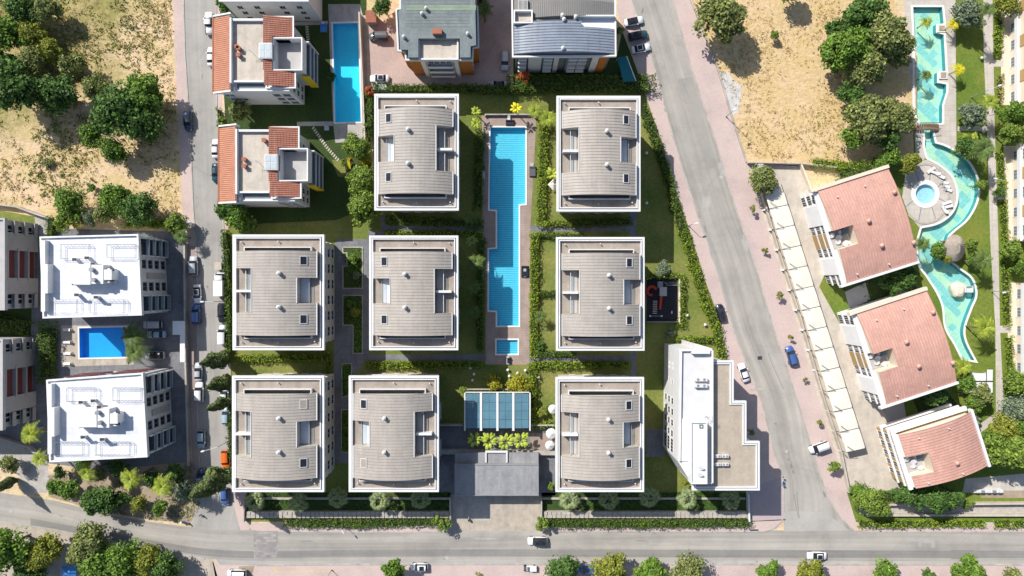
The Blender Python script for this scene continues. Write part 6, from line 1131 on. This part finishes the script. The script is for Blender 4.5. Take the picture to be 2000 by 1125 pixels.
# a scooter with its parts, a small buggy, bins
def scooter(u, v, ang, col, label):
    x, y = W(u, v); r = thing('scooter', label, 'scooter', x, y, 0, radians(ang)); loft([[(x_,-w,z0),(x_,w,z0),(x_,w*.8,z1),(x_,-w*.8,z1)] for x_, w, z0, z1 in ((-.85,.12,.45,.72),(-.4,.18,.3,.78),(.05,.17,.28,.42),(.4,.16,.28,.45),(.6,.2,.4,1.0),(.75,.1,.5,.9))]).build('body', col, r)
    for xx in (-.6,.68): MB().tube((xx,-.06,.25),(xx,.06,.25),.25,None,12).build('wheel', 'tyre', r)
    MB().box(-.75,.0,-.15,.15,.78,.86).build('seat', 'dark_metal', r); MB().tube((.5,-.34,1.05),(.5,.34,1.05),.025).tube((.66,0,.5),(.5,0,1.05),.03).build('handlebar', 'dark_metal', r); MB().box(-1.05,-.72,-.2,.2,.8,1.15).build('top_box', 'blue_plastic' if col != 'car_blue' else 'white_paint', r)
scooter(365,1020,-20,'car_blue','blue and white scooter at the kerb of the south road'); scooter(1528,938,80,'car_silver','silver scooter standing at the edge of the corner building shadow')
x, y = W(1034,1108); r = thing('buggy', 'small white open buggy with cargo box on the south pavement', 'buggy', x, y, 0, pi); MB().box(-1.6,-.1,-.6,.6,.4,.95).build('cargo_box', 'white_paint', r); MB().box(-.1,.7,-.55,.55,.35,.75).build('body', 'car_white', r); MB().box(0,.5,-.4,.4,.75,.95).build('seat', 'car_grey', r); MB().box(.7,1.3,-.4,.4,.4,.8).build('bonnet', 'car_grey', r); MB().tube((.75,-.6,1.1),(.75,.6,1.1),.03).tube((.95,0,.8),(.75,0,1.1),.03).build('handlebar', 'dark_metal', r)
for xx in (-1.1,1.05):
    for yy in (-.58,.58): MB().tube((xx,yy-.1,.28),(xx,yy+.1,.28),.28,None,12).build('wheel', 'tyre', r)
def bin_(u, v, ang, w, d, h, col, label):
    x, y = W(u, v); r = thing('waste_container', label, 'waste container', x, y, 0, radians(ang)); m = MB(); m.add([(-w*.42,-d*.42,.12),(w*.42,-d*.42,.12),(w*.42,d*.42,.12),(-w*.42,d*.42,.12),(-w/2,-d/2,h),(w/2,-d/2,h),(w/2,d/2,h),(-w/2,d/2,h)], [(3,2,1,0),(0,1,5,4),(1,2,6,5),(2,3,7,6),(3,0,4,7)]); m.build('body', col, r)
    MB().prism([(-w/2-.04,-d/2-.04),(w/2+.04,-d/2-.04),(w/2+.04,d/2+.04),(-w/2-.04,d/2+.04)], h, [h+.08,h+.08,h+.25,h+.25]).build('lid', col, r)
    for sx in (-1,1):
        for sy in (-1,1): MB().tube((sx*w*.36,sy*d*.36-.04,.08),(sx*w*.36,sy*d*.36+.04,.08),.08,None,8).build('wheel', 'tyre', r)
bin_(376,438,-25,1.6,1.0,1.2,'white_trim','pale waste container on the pavement at the bend of the side street'); bin_(431,520,0,1.5,1.6,1.3,'concrete_light','pale square container above the white box truck'); bin_(436,740,0,1.8,1.3,1.2,'car_grey','dark container between the upper two cypresses'); bin_(1482,325,10,1.2,.8,1.1,'white_trim','small white container at the head of the carport court')
# ---- street lamps: pole, arm, head
def lamp(u, v, ang, h, arm, label):
    x, y = W(u, v); r = thing('street_lamp', label, 'street lamp', x, y, 0, radians(ang), 'street lamps'); MB().cyl(0,0,0,.5,.16,.13,10).cyl(0,0,.5,h,.085,.055,8).build('pole', 'grey_metal', r); MB().tube((0,0,h),(arm,0,h+.25),.05,.04).build('arm', 'white_trim', r)
    m = loft([[(x_,-w,h+.18),(x_,w,h+.18),(x_,w*.7,h+.34),(x_,-w*.7,h+.34)] for x_, w in ((arm-.25,.08),(arm,.19),(arm+.45,.17),(arm+.6,.08))]); m.build('lamp_head', 'white_paint', r)
for a in [(446,588,180,7.5,2.2,'street lamp by the black car on the side street'), (453,858,195,7.5,3.0,'street lamp above the orange car on the side street'), (1345,441,15,3.4,.7,'street lamp on the left pavement of the diagonal street'), (1418,228,215,7.5,.6,'street lamp at the edge of the dry lot'), (672,1024,-50,2.8,.6,'street lamp in front of the lower middle grey block'), (648,1113,0,5,.8,'thin lamp on the south pavement near the yellow paving'),
    (1897,190,22,5.5,2.3,'white lamp on the hotel lawn beside the path'), (1925,360,170,5.5,1.8,'white lamp at the crossing of the hotel path'), (1936,569,190,5.5,1.2,'white lamp at the path by the pool slide')]: lamp(*a)
# ---- garden globes on the lawns
GL = MB().cyl(0,0,0,.35,.06,.06,8).mesh('post', 'dark_metal'); GB = loft([[(cos(a)*r_,sin(a)*r_,z) for a in [i*pi/5 for i in range(10)]] for r_, z in ((.12,.35),(.27,.5),(.27,.68),(.12,.85))]).mesh('globe', 'white_paint', True)
for i, (u, v, where) in enumerate([(992,722,'left of three on the lawn above the golden bushes'), (1011,728,'middle of three on the lawn above the golden bushes'), (1026,723,'right of three on the lawn above the golden bushes'), (995,734,'lowest on the lawn above the golden bushes'), (1052,736,'on the lawn right of the golden bushes'), (919,718,'upper one on the shaded lawn'), (926,730,'middle one on the shaded lawn'), (923,742,'lower one on the shaded lawn'), (1262,300,'upper one on the lawn right of the upper right grey block'), (1262,397,'lower one on the lawn right of the upper right grey block'), (1376,634,'lower one right of the playground'), (1341,616,'upper one right of the playground'), (1914,115,'on the hotel lawn by the path'), (1917,258,'by the path below the round grey-green tree')]):
    x, y = W(u, v); r = thing('garden_globe_lamp', 'white garden globe lamp, '+where, 'garden lamp', x, y, 0, 0, 'white garden globe lamps'); place('post', GL, r); place('globe', GB, r, (0,0,0), 0, sc=(1.25,1.25,1.1))
# ---- parasols and loungers
def parasol(u, v, rp, h, label, col='white_paint', n=12):
    x, y = W(u, v, h); r = thing('parasol', label, 'parasol', x, y); R = rp*(CAM_H-h)/FOC; MB().cyl(0,0,0,h+.1,.04,.04,8).cyl(0,0,0,.12,.4,.35,12).build('pole', 'white_trim', r); pts = [(R*cos(2*pi*i/n), R*sin(2*pi*i/n), h-.55-(.08 if i % 2 else 0)) for i in range(n)]
    MB().add([(0,0,h)]+pts+[(p[0],p[1],p[2]-.14) for p in pts], [(0,1+i,1+(i+1)%n) for i in range(n)]+[(1+i,1+n+i,1+n+(i+1)%n,1+(i+1)%n) for i in range(n)]).build('canopy', col, r)
parasol(1080,800,9,2.6,'white parasol, topmost beside the lower right grey block'); parasol(1077,848,10.5,2.6,'white parasol, middle one, partly under the eaves of the lower right grey block'); parasol(1074,871,9,2.6,'round white parasol, lowest on the terrace deck'); parasol(1081,360,11,2.6,'square cream parasol left of the upper right grey block', 'cream_cloth', 4)
def lounger_mesh():
    a = MB().frame(-.98,.98,-.34,.34,.06,.22,.30).mesh('frame', 'white_trim'); b = MB().add([(-.95,-.3,.33),(.25,-.3,.33),(.25,.3,.33),(-.95,.3,.33),(-.95,-.3,.40),(.25,-.3,.40),(.25,.3,.40),(-.95,.3,.40)], [(4,5,6,7),(0,1,5,4),(1,2,6,5),(2,3,7,6),(3,0,4,7)]).mesh('mattress', 'white_paint'); c = MB().add([(.27,-.3,.36),(.95,-.3,.72),(.95,.3,.72),(.27,.3,.36),(.27,-.3,.43),(.95,-.3,.79),(.95,.3,.79),(.27,.3,.43)], [(4,5,6,7),(0,1,5,4),(1,2,6,5),(2,3,7,6),(3,0,4,7),(3,2,1,0)]).mesh('backrest', 'white_paint'); return a, b, c, MB().box(-.04,.04,-.04,.04,0,.22).mesh('leg', 'white_trim')
LNG = lounger_mesh()
def lounger(u, v, ang, label, group):
    x, y = W(u, v); r = thing('sun_lounger', label, 'sun lounger', x, y, .02, radians(ang), group); place('frame', LNG[0], r); place('mattress', LNG[1], r); place('backrest', LNG[2], r)
    for sx in (-.85,.85):
        for sy in (-.28,.28): place('leg', LNG[3], r, (sx,sy,0))
GI = 'white loungers on the sunbathing island'
for i, (u, v, a) in enumerate([(1816,333,40),(1825,338,-20),(1834,344,-35),(1843,357,170),(1846,364,165),(1850,371,160),(1846,397,20),(1849,404,15),(1843,410,-60)]): lounger(u, v, a, 'white lounger on the sunbathing island, '+ORD[i]+' clockwise from the top', GI)
for i, (u, v) in enumerate([(133,644),(133,668),(134,690),(133,710)]): lounger(u, v, 0, ORD[i]+' lounger from the top on the deck left of the rectangular pool', 'loungers left of the rectangular pool')
for u, v, a, lab in [(1039,328,90,'upper lounger on the right deck of the long pool'), (1025,533,90,'lower lounger on the right deck of the long pool'), (992,703,90,'lounger on the deck below the paddling pool'), (632,53,90,'lounger by the blue sunbed at the narrow pool'), (994,233,90,'lounger at the head of the long stepped pool'), (944,342,90,'lounger on the left deck of the long pool'), (942,536,90,'lounger on the left deck of the long pool, lower half')]: lounger(u, v, a, lab, 'loungers beside the pools')
def sunbed(u, v, w, d, col, label):
    x, y = W(u, v); r = thing('daybed', label, 'daybed', x, y); MB().box(-w/2,w/2,-d/2,d/2,0,.3).build('base', 'wood', r); MB().box(-w/2+.08,w/2-.08,-d/2+.08,d/2-.08,.3,.48).build('cushion', col, r); MB().box(-w/2+.1,w/2-.1,d/2-.4,d/2-.1,.48,.72).build('pillow', col, r)
sunbed(633,56,1.6,1.9,'blue_plastic','blue cushioned daybed left of the narrow deep blue pool'); sunbed(639,251,1.2,1.2,'car_sky','pale blue daybed at the lower corner of the narrow pool'); sunbed(1025,530,1.7,2.6,'car_black','black daybed on the right deck of the long stepped pool'); sunbed(1040,335,1.5,2.4,'car_grey','dark grey daybed in the shade right of the long pool'); sunbed(996,240,2.0,1.3,'car_black','black daybed at the head of the long stepped pool'); sunbed(994,704,1.0,1.5,'car_black','small black daybed below the paddling pool')
# ---- playground
x, y = W(1282,572); r = thing('play_tower', 'grey climbing tower with a straight and a spiral red slide', 'climbing frame', x, y); MB().box(-.1,1.1,1.2,2.6,1.6,1.75).build('upper_platform', 'grey_metal', r); MB().box(.3,1.7,-.6,1.2,1.5,1.65).build('platform', 'grey_metal', r)
for px, py in ((.35,-.55),(1.65,-.55),(.35,1.15),(1.65,1.15),(-.05,2.55),(1.05,2.55)): MB().cyl(px,py,0,2.5,.06,.06,8).build('post', 'grey_metal', r)
MB().box(.2,1.8,-.7,1.3,2.5,2.62).build('tower_roof', 'grey_wall', r); loft([[(.45+.12*t,-.6-t*3.2,1.55-1.35*t),(1.15+.12*t-.2*t,-.6-t*3.2,1.55-1.35*t),(1.15-.1*t,-.6-t*3.2,1.85-1.35*t),(1.05-.1*t,-.6-t*3.2,1.62-1.35*t),(.55+.1*t,-.6-t*3.2,1.62-1.35*t),(.45+.1*t,-.6-t*3.2,1.85-1.35*t)] for t in (0,.25,.5,.75,1)]).build('slide', 'red_plastic', r)
m = MB(); K = 22; q = [(-1.3+.95*cos(pi*.1+i/K*1.5*pi), .5+.95*sin(pi*.1+i/K*1.5*pi), 1.4-1.2*i/K) for i in range(K+1)]; [m.tube(q[i], q[i+1], .34, None, 8) for i in range(K)]; m.build('spiral_slide', 'red_plastic', r, smooth=True)
x, y = W(1278,600); r = thing('climbing_ladder', 'low red and white climbing ladder on the black playground floor', 'playground ladder', x, y)
for sx in (-.28,.28): MB().tube((sx,-1.5,.35),(sx,1.5,.9),.05).build('rail', 'red_plastic', r)
for k in range(8): MB().tube((-.5,-1.4+k*.4,.4+k*.07),(.5,-1.4+k*.4,.4+k*.07),.06).build('rung', 'white_paint', r)
x, y = W(1280,617); r = thing('seesaw', 'small grey seesaw at the bottom of the playground', 'seesaw', x, y); MB().tube((-1.4,0,.45),(1.4,0,.6),.06).build('beam', 'grey_metal', r); MB().cyl(0,0,0,.5,.14,.1,8).build('pivot', 'grey_metal', r)
for s in (-1,1): MB().box(s*1.3-.2,s*1.3+.2,-.18,.18,.52,.62).build('seat', 'white_trim', r)
x, y = W(1311,610); r = thing('spring_rider', 'pale spring rider on the right of the playground', 'spring rider', x, y); MB().cyl(0,0,0,.35,.12,.12,8).build('spring', 'grey_metal', r); loft([[(-.1,-.3,.35),(.1,-.3,.35),(.1,-.3,.6),(-.1,-.3,.6)],[(-.16,0,.32),(.16,0,.32),(.16,0,.55),(-.16,0,.55)],[(-.08,.35,.4),(.08,.35,.4),(.08,.35,.85),(-.08,.35,.85)]]).build('body', 'white_trim', r)
x, y = W(1312,557); r = thing('swing_frame', 'grey swing frame at the upper right of the playground', 'swing', x, y); MB().tube((-1.6,0,2.1),(1.6,0,2.1),.06).build('top_bar', 'grey_metal', r)
for s in (-1,1):
    for t in (-.8,.8): MB().tube((s*1.6,0,2.1),(s*1.6,t,0),.05).build('leg', 'grey_metal', r)
for s in (-.7,.7): MB().box(s-.25,s+.25,-.12,.12,.5,.54).tube((s-.22,0,.52),(s-.22,0,2.1),.015,None,4).tube((s+.22,0,.52),(s+.22,0,2.1),.015,None,4).build('seat', 'dark_metal', r)
def wall(px, w, h, mat, label, name='boundary_wall', cat='wall'):
    p = PX(px); cx, cy = sum(q[0] for q in p)/len(p), sum(q[1] for q in p)/len(p); return tag(MB().strip([(x-cx,y-cy) for x,y in p], w, -.05, h).build(name, mat, None, (cx,cy,0)), label, cat)
wall([(1325.5,544),(1325.5,629)], .3, .9, 'cream_wall', 'pale wall on the right side of the playground'); wall([(1262,628.5),(1322,628.5)], .15, .7, 'grey_metal', 'low grey wall at the bottom of the playground'); wall([(1263,542.5),(1322,542.5)], .15, .8, 'grey_metal', 'low grey wall at the top of the playground')
wall([(705,30),(711,160),(716,278)], .35, 2.0, 'concrete_light', 'long tan wall between the narrow pool and the brick courtyard'); wall([(-20,398),(40,405),(104,428)], .35, 1.6, 'concrete', 'pale wall along the bottom of the dry field at the left edge'); wall([(364,475),(366,700),(372,908)], .4, 1.1, 'concrete', 'long low wall between parked cars and the white buildings'); wall([(1458,319),(1560,321),(1640,330)], .3, 1.5, 'concrete_light', 'thin wall between the dry lot and the carport court'); wall([(1348,0),(1400,133),(1434,247),(1457,317)], .25, .5, 'concrete', 'low broken wall along the right pavement of the diagonal street')
wall([(1484,375),(1515,480),(1560,620),(1600,760),(1640,885),(1655,960)], .3, 1.2, 'concrete_light', 'pale fence wall between the pink pavement and the carport'); wall([(1560,322),(1580,372)], .3, 1.4, 'cream_wall', 'short wall between the carport court and the grey ramp'); wall([(1680,983),(2040,980)], .35, 1.3, 'concrete_light', 'pale low wall between dry strip and dark planting at the lower right'); wall([(1690,1004),(2040,1004)], .5, .9, 'concrete_light', 'lower pale wall above the lime hedges at the lower right')
wall([(482,960),(480,1016)], .3, 1.4, 'stone', 'short stone wall at the left end of the south strip'); wall([(880,968),(881,1020)], .3, 1.6, 'concrete', 'wall on the left side of the driveway'); wall([(1057,968),(1057,1020)], .3, 1.6, 'concrete', 'wall on the right side of the driveway'); wall([(1458,962),(1460,1015)], .3, 1.4, 'white_paint', 'white wall at the right end of the south strip'); wall([(948,228),(948,225),(1045,225),(1045,232)], .25, .8, 'concrete', 'low wall round the head of the long pool deck'); wall([(0,852),(60,872),(92,895)], .5, 1.2, 'concrete', 'curved pale wall beside the entrance ramp')
# stone facing walls of the south strip: single blocks
def block_wall(u0, u1, v, label):
    (xa, y), (xb, _) = W(u0, v), W(u1, v); r = thing('stone_wall', label, 'stone wall', (xa+xb)/2, y); hw = (xb-xa)/2; MB().box(-hw,hw,-.75,.75,-.05,.75).build('wall_core', 'stone', r); g = random.Random(int(u0)); ms = [MB().box(-.42*s,.42*s,-.34,.34,0,.16).mesh('stone', 'stone') for s in (.85,1.0,1.15)]
    n = int(2*hw/1.05)
    for k in range(n):
        for j in (-.37,.37): o = place('stone', ms[g.randrange(3)], r, (-hw+.55+k*1.05+g.uniform(-.08,.08), j, .74+g.uniform(0,.07)), g.uniform(-.06,.06))
block_wall(484, 878, 1003, 'stone block wall along the south strip left of the driveway'); block_wall(1060, 1456, 1003, 'stone block wall along the south strip right of the driveway')
# stepping stones in the tiled houses' garden
def stones(px, n, label):
    p = PX(px); L = [0]; [L.append(L[-1]+hypot(p[i+1][0]-p[i][0], p[i+1][1]-p[i][1])) for i in range(len(p)-1)]; r = thing('stepping_stone_path', label, 'path', p[0][0], p[0][1]); me = MB().box(-.36,.36,-.17,.17,0,.07).mesh('stone', 'concrete_light')
    for k in range(n):
        s = L[-1]*k/(n-1); i = max(j for j in range(len(L)-1) if L[j] <= s+1e-6); t = (s-L[i])/(L[i+1]-L[i]); a, b = p[i], p[i+1]; place('stone', me, r, (a[0]+(b[0]-a[0])*t-p[0][0], a[1]+(b[1]-a[1])*t-p[0][1], .02), atan2(b[1]-a[1], b[0]-a[0])-pi/2+.2)
stones([(626,0),(600,38)], 13, 'slanting line of stepping stones at the top beside the narrow pool'); stones([(599,48),(603,92)], 10, 'straight line of stepping stones right of the upper tiled house'); stones([(612,250),(640,290),(660,312)], 16, 'slanting line of stepping stones right of the lower tiled house')
sheet('path', [(574,43),(640,41),(640,48),(576,50)], 'concrete', 4); sheet('path', [(580,238),(650,237),(650,246),(580,246)], 'concrete', 4); sheet('painted_sun_patch', [(648,312),(672,312),(676,345),(660,345)], 'lawn', 4)  # last sheet: paler grass on the dark lawn, sunlight put into its colour
x, y = W(683,322); r = thing('garden_slide', 'small yellow slide on the lawn beside the yellow-green trees', 'slide', x, y); MB().add([(-.3,1.1,1.2),(.3,1.1,1.2),(.3,-1.0,.15),(-.3,-1.0,.15),(-.3,1.1,1.3),(.3,1.1,1.3),(.3,-1.0,.25),(-.3,-1.0,.25)], [(4,7,6,5),(0,1,2,3),(0,4,5,1),(1,5,6,2),(2,6,7,3),(3,7,4,0)]).build('chute', 'yellow_paint', r)
for s in (-1,1): MB().box(s*.3-.04,s*.3+.04,1.1,1.2,0,1.9).build('post', 'yellow_paint', r)
MB().frame(-.3,.3,1.2,1.5,.05,0,.6).build('ladder', 'yellow_paint', r)
# small roofs and shelters
x, y = W(724,32,2.6); r = thing('shed', 'small dusty red roofed shed above the brick courtyard', 'shed', x, y); MB().box(-.95,.95,-1.1,1.1,0,2.4).build('wall', 'concrete', r); MB().prism([(-1.15,-1.3),(1.15,-1.3),(1.15,1.3),(-1.15,1.3)], 2.4, [2.5,2.5,2.8,2.8]).build('roof', 'brick_red', r)
p = PX([(1205,112),(1223,110),(1241,158),(1218,160)], 2.8); cx, cy = sum(a for a, _ in p)/4, sum(b for _, b in p)/4; r = thing('awning', 'teal canvas awning beside the blue-grey vaulted building', 'awning', cx, cy); MB().prism([(a-cx,b-cy) for a, b in p], 2.7, 2.8).build('canvas', 'teal_awning', r)
for a, b in p: MB().tube(((a-cx)*.95,(b-cy)*.95,0),((a-cx)*.95,(b-cy)*.95,2.7),.05).build('post', 'white_trim', r)
MB().tube((p[1][0]-cx+.1,p[1][1]-cy,2.85),(p[2][0]-cx+.1,p[2][1]-cy,2.85),.12).build('edge_pole', 'white_paint', r)
(x0,y1),(x1,y0) = W(337,627,2.6), W(361,707,2.6); cx, cy = (x0+x1)/2, (y0+y1)/2; k = (x1-x0); r = thing('car_shelter', 'white L shaped shelter roof beside the low street wall', 'shelter', cx, cy); a, b = k/2, (y1-y0)/2; MB().prism([(-a,b),(a,b),(a,-b),(a-1.1,-b),(a-1.1,b-3.1),(-a,b-3.1)], 2.45, 2.6).build('roof', 'white_paint', r)
for px, py in ((-a+.2,b-.2),(a-.2,b-.2),(a-.9,-b+.2),(-a+.2,b-2.9)): MB().cyl(px,py,0,2.45,.07,.07,8).build('post', 'grey_metal', r)
(x0,y1),(x1,y0) = W(1886,722,2.8), W(1939,768,2.8); cx, cy = (x0+x1)/2, (y0+y1)/2; a, b = (x1-x0)/2, (y1-y0)/2; r = thing('garden_shelter', 'white two-part garden shelter by the path below the lowest hotel wing', 'shelter', cx, cy); MB().box(-a,a*.5,.15,b*.7,2.7,2.8).build('roof_panel', 'white_paint', r); MB().box(-a,a,-b,-.15,2.7,2.8).build('roof_panel', 'white_paint', r); MB().box(a*.55,a,.15,b,2.7,2.8).build('roof_panel', 'white_paint', r)
for px in (-a+.1,0,a-.1):
    for py in (-b+.1,b*.65): MB().cyl(px,py,0,2.7,.06,.06,8).build('post', 'white_trim', r)
MB().tube((a*.52,b,2.9),(a*.52,-b,2.9),.06).build('ridge_pole', 'dark_metal', r)
x, y = W(1868,484,3.2); r = thing('thatched_bar', 'oval thatched roof overhanging the winding pool', 'thatched shelter', x, y); n = 18; ring = [(2.35*cos(2*pi*i/n), 3.0*sin(2*pi*i/n)) for i in range(n)]
MB().add([(0,0.9,4.3),(0,-.9,4.3)]+[(a,b,2.6) for a, b in ring]+[(a*.98,b*.98,2.4) for a, b in ring], [((0 if ring[i][1]+ring[(i+1)%n][1] > 0 else 1), 2+i, 2+(i+1)%n) for i in range(n)]+[(0,1,2+9),(1,0,2+0)]+[(2+i,2+n+i,2+n+(i+1)%n,2+(i+1)%n) for i in range(n)]).build('thatch_roof', 'thatch', r)
th = MB()
for i in range(n*2): a = 2*pi*i/(n*2); th.tube((.15*cos(a),.9*sin(a),4.3),(2.4*cos(a),3.05*sin(a),2.62),.05,.07,4)
th.build('thatch_bundles', 'thatch', r, kind='stuff'); MB().box(-1.0,1.0,-1.6,1.6,0,1.1).build('bar_counter', 'wood', r)
for sx in (-1,1):
    for sy in (-1,1): MB().cyl(sx*1.3,sy*1.7,0,2.6,.12,.10,8).build('post', 'wood', r)
x, y = W(1812,248,.8); r = thing('footbridge', 'arched wooden footbridge over the neck of the winding pool', 'footbridge', x, y)
for k in range(12): t = (k+.5)/12*2-1; MB().box(t*2.8-.21,t*2.8+.21,-.75,.75,.85-.6*t*t,.92-.6*t*t).build('plank', 'wood', r)
for s in (-1,1):
    m = MB()
    for k in range(10): t0, t1 = k/10*2-1, (k+1)/10*2-1; m.tube((t0*2.8,s*.8,1.75-.6*t0*t0),(t1*2.8,s*.8,1.75-.6*t1*t1),.05); m.tube((t0*2.8,s*.8,.8-.6*t0*t0),(t0*2.8,s*.8,1.75-.6*t0*t0),.035)
    m.build('railing', 'dark_metal', r)
# chequer tiles on the floor of the winding pool: diamonds, each a piece
TL = [MB().box(-.72,.72,-.72,.72,0,.03).mesh('tile', 'tile_aqua'), MB().box(-.72,.72,-.72,.72,0,.03).mesh('tile', 'tile_lime')]; PE = PX(POOL_E); tg = random.Random(5)
def inside(p, P):
    c = False; j = len(P)-1
    for i in range(len(P)):
        if (P[i][1] > p[1]) != (P[j][1] > p[1]) and p[0] < (P[j][0]-P[i][0])*(p[1]-P[i][1])/(P[j][1]-P[i][1])+P[i][0]: c = not c
        j = i
    return c
ex0, ex1, ey0, ey1 = min(p[0] for p in PE), max(p[0] for p in PE), min(p[1] for p in PE), max(p[1] for p in PE); nx_, ny_ = int((ex1-ex0)/1.09), int((ey1-ey0)/1.09); cxy = (ge.location[0], ge.location[1])
for i in range(nx_+1):
    for j in range(ny_+1):
        if (i+j) % 2: continue
        p = (ex0+i*1.09, ey0+j*1.09)
        if all(inside((p[0]+a, p[1]+b), PE) for a, b in ((1.02,0),(-1.02,0),(0,1.02),(0,-1.02))) and p[1] > W(0,640)[1]: place('tile', TL[1 if (i+j)//2 % 3 == 0 or tg.random() < .12 else 0], ge, (p[0]-cxy[0], p[1]-cxy[1], -1.1), pi/4)
x, y = W(1871,566); r = thing('rock_island', 'pale rock island with a small slide in the winding pool', 'rock island', x, y); loft([[((1.55+.25*sin(3*a))*cos(a)*k, (2.1+.3*cos(2*a))*sin(a)*k, z) for a in [2*pi*i/18 for i in range(18)]] for k, z in ((1.0,-1.1),(1.0,.15),(.85,.6),(.5,.9))]).build('rock', 'cream_wall', r, smooth=False); MB().frame(1.2,2.9,-.6,.9,.1,.3,.9).build('slide', 'white_paint', r)
for k in range(6): MB().box(1.3+k*.26,1.44+k*.26,-.5,.8,.25,.35).build('step', 'white_paint', r)
for v in (61, 152): 
    x, y = W(1838 if v == 61 else 1841, v-5); r = thing('palm_plinth', 'square white plinth at the turquoise pool, '+('upper' if v == 61 else 'lower')+' one', 'planter', x, y); MB().box(-1.0,1.0,-.9,.9,-1.1,.25).build('plinth', 'white_trim', r); MB().box(-.6,.6,-.55,.55,.25,.35).build('soil', 'soil', r)
# equipment on the white stepped building's roofs
def ac(u, v, z, ang, w, d, label, group, n=2):
    x, y = W(u, v, z); r = thing('air_conditioner', label, 'air conditioner', x, y, z, radians(ang), group); MB().box(-w/2,w/2,-d/2,d/2,.15,.95).build('casing', 'white_trim', r)
    for k in range(n): MB().cyl(-w/2+w*(k+.5)/n,0,.95,1.0,min(w/n,d)*.38,None,14).build('fan_grille', 'grey_metal', r)
    for s in (-1,1): MB().box(s*w*.4-.05,s*w*.4+.05,-d/2,d/2,0,.15).build('foot', 'dark_metal', r)
GA = 'air conditioners on the white stepped building'
for a in [(1367,740,13.6,0,2.6,.75,'upper air conditioner on the white roof of the stepped building'), (1367,752,13.6,0,2.6,.75,'lower air conditioner on the white roof of the stepped building'), (1399,889,12.2,0,1.4,.6,'upper left air conditioner on the tan stepped roof'), (1414,889,12.2,0,1.4,.6,'upper right air conditioner on the tan stepped roof'), (1399,905,12.2,0,1.4,.6,'lower left air conditioner on the tan stepped roof'), (1414,905,12.2,0,1.4,.6,'lower right air conditioner on the tan stepped roof')]: ac(*a, GA)
def antenna(u, v, z, label):
    x, y = W(u, v, z); r = thing('antenna', label, 'antenna', x, y, z); MB().cyl(0,0,0,2.2,.05,.04,6).build('mast', 'grey_metal', r); m = MB()
    for k in range(6): m.tube((-.9+k*.35,-.45,2.0),(-.9+k*.35,.45,2.0),.03,None,4)
    m.tube((-1.0,0,2.0),(1.0,0,2.0),.03,None,4); m.build('aerial', 'grey_metal', r)
antenna(1378,812,13.6,'aerial with many rods on the white roof of the stepped building'); antenna(494,104,10.9,'aerial on the flat deck of the upper tiled house'); antenna(506,318,10.9,'aerial on the flat deck of the lower tiled house')
def dish(u, v, z, label):
    x, y = W(u, v, z); r = thing('satellite_dish', label, 'satellite dish', x, y, z); MB().cyl(0,0,0,.6,.05,.05,6).build('mast', 'grey_metal', r); o = MB().cyl(0,0,0,.12,.2,.55,14).build('reflector', 'white_paint', r, (0,0,.6)); o.rotation_euler = (.5,-.4,0)
dish(1366,925,15.7,'white satellite dish on the penthouse of the stepped building'); dish(1368,912,15.7,'second dish on the penthouse of the stepped building')
# white benches and stacked things below the smallest pink roof
x, y = W(1925,955); r = thing('outdoor_kitchen', 'row of white cabinets in the shade below the smallest pink roof', 'cabinet row', x, y); MB().box(-3.4,3.4,-.6,.1,0,.9).build('cabinet', 'white_paint', r); MB().box(-3.5,3.5,-.9,-.6,0,.5).build('ledge', 'white_trim', r)
for k in range(5): MB().box(-3.0+k*1.3,-2.3+k*1.3,-.5,0,.9,1.25).build('appliance', 'grey_metal' if k % 2 else 'white_trim', r)
# pale blue tent at the lower left, manholes and drains
x, y = W(133,1118,2.2); r = thing('market_tent', 'pale blue tent roof among the trees at the bottom left', 'tent', x, y); MB().add([(-1.7,-1.4,2.1),(1.7,-1.4,2.1),(1.7,1.4,2.1),(-1.7,1.4,2.1),(0,0,2.9)], [(0,1,4),(1,2,4),(2,3,4),(3,0,4)]).build('canopy', 'blue_plastic', r)
for sx in (-1.6,1.6):
    for sy in (-1.3,1.3): MB().cyl(sx,sy,0,2.1,.04,.04,6).build('post', 'white_trim', r)
def cover(u, v, lab, sq=False): x, y = W(u, v); r = thing('manhole_cover', lab, 'manhole cover', x, y, .04); (MB().box(-.5,.5,-.4,.4,-.03,.02) if sq else MB().cyl(0,0,-.03,.02,.42,None,16)).build('lid', 'dark_metal' if sq else 'grey_wall', r)
cover(1409,346,'round cover in the diagonal street near the carport head'); cover(1536,882,'round dark cover in the diagonal street near the corner building'); cover(1484,699,'square grate in the diagonal street beside the white car',True); cover(22,998,'round cover in the south road at the left edge'); cover(1404,1107,'round cover at the south pavement edge'); cover(1645,1107,'round cover below the road arrow at the south pavement'); cover(873,1090,'small cover at the lower edge of the south road')
x, y = W(1473,1036); r = thing('road_drain', 'long dark drain grate at the street corner', 'drain', x, y, .04); MB().box(-.95,.95,-.25,.25,-.03,.02).build('grate', 'dark_metal', r)
for u, v, lab in ((393,1005,'left'),(398,1007,'right')): x, y = W(u, v); r = thing('bollard', lab+' of two dark bollards at the mouth of the side street', 'bollard', x, y); MB().cyl(0,0,0,.9,.12,.12,10).build('post', 'dark_metal', r); MB().cyl(0,0,.9,1.0,.15,.08,10).build('cap', 'dark_metal', r)
x, y = W(916,1014); r = thing('barrier', 'short dark barrier post on the driveway', 'barrier', x, y); MB().box(-.2,.2,-.2,.2,0,1.0).build('housing', 'dark_metal', r); MB().tube((0,0,.9),(0,1.3,.95),.05).build('arm', 'white_paint', r)
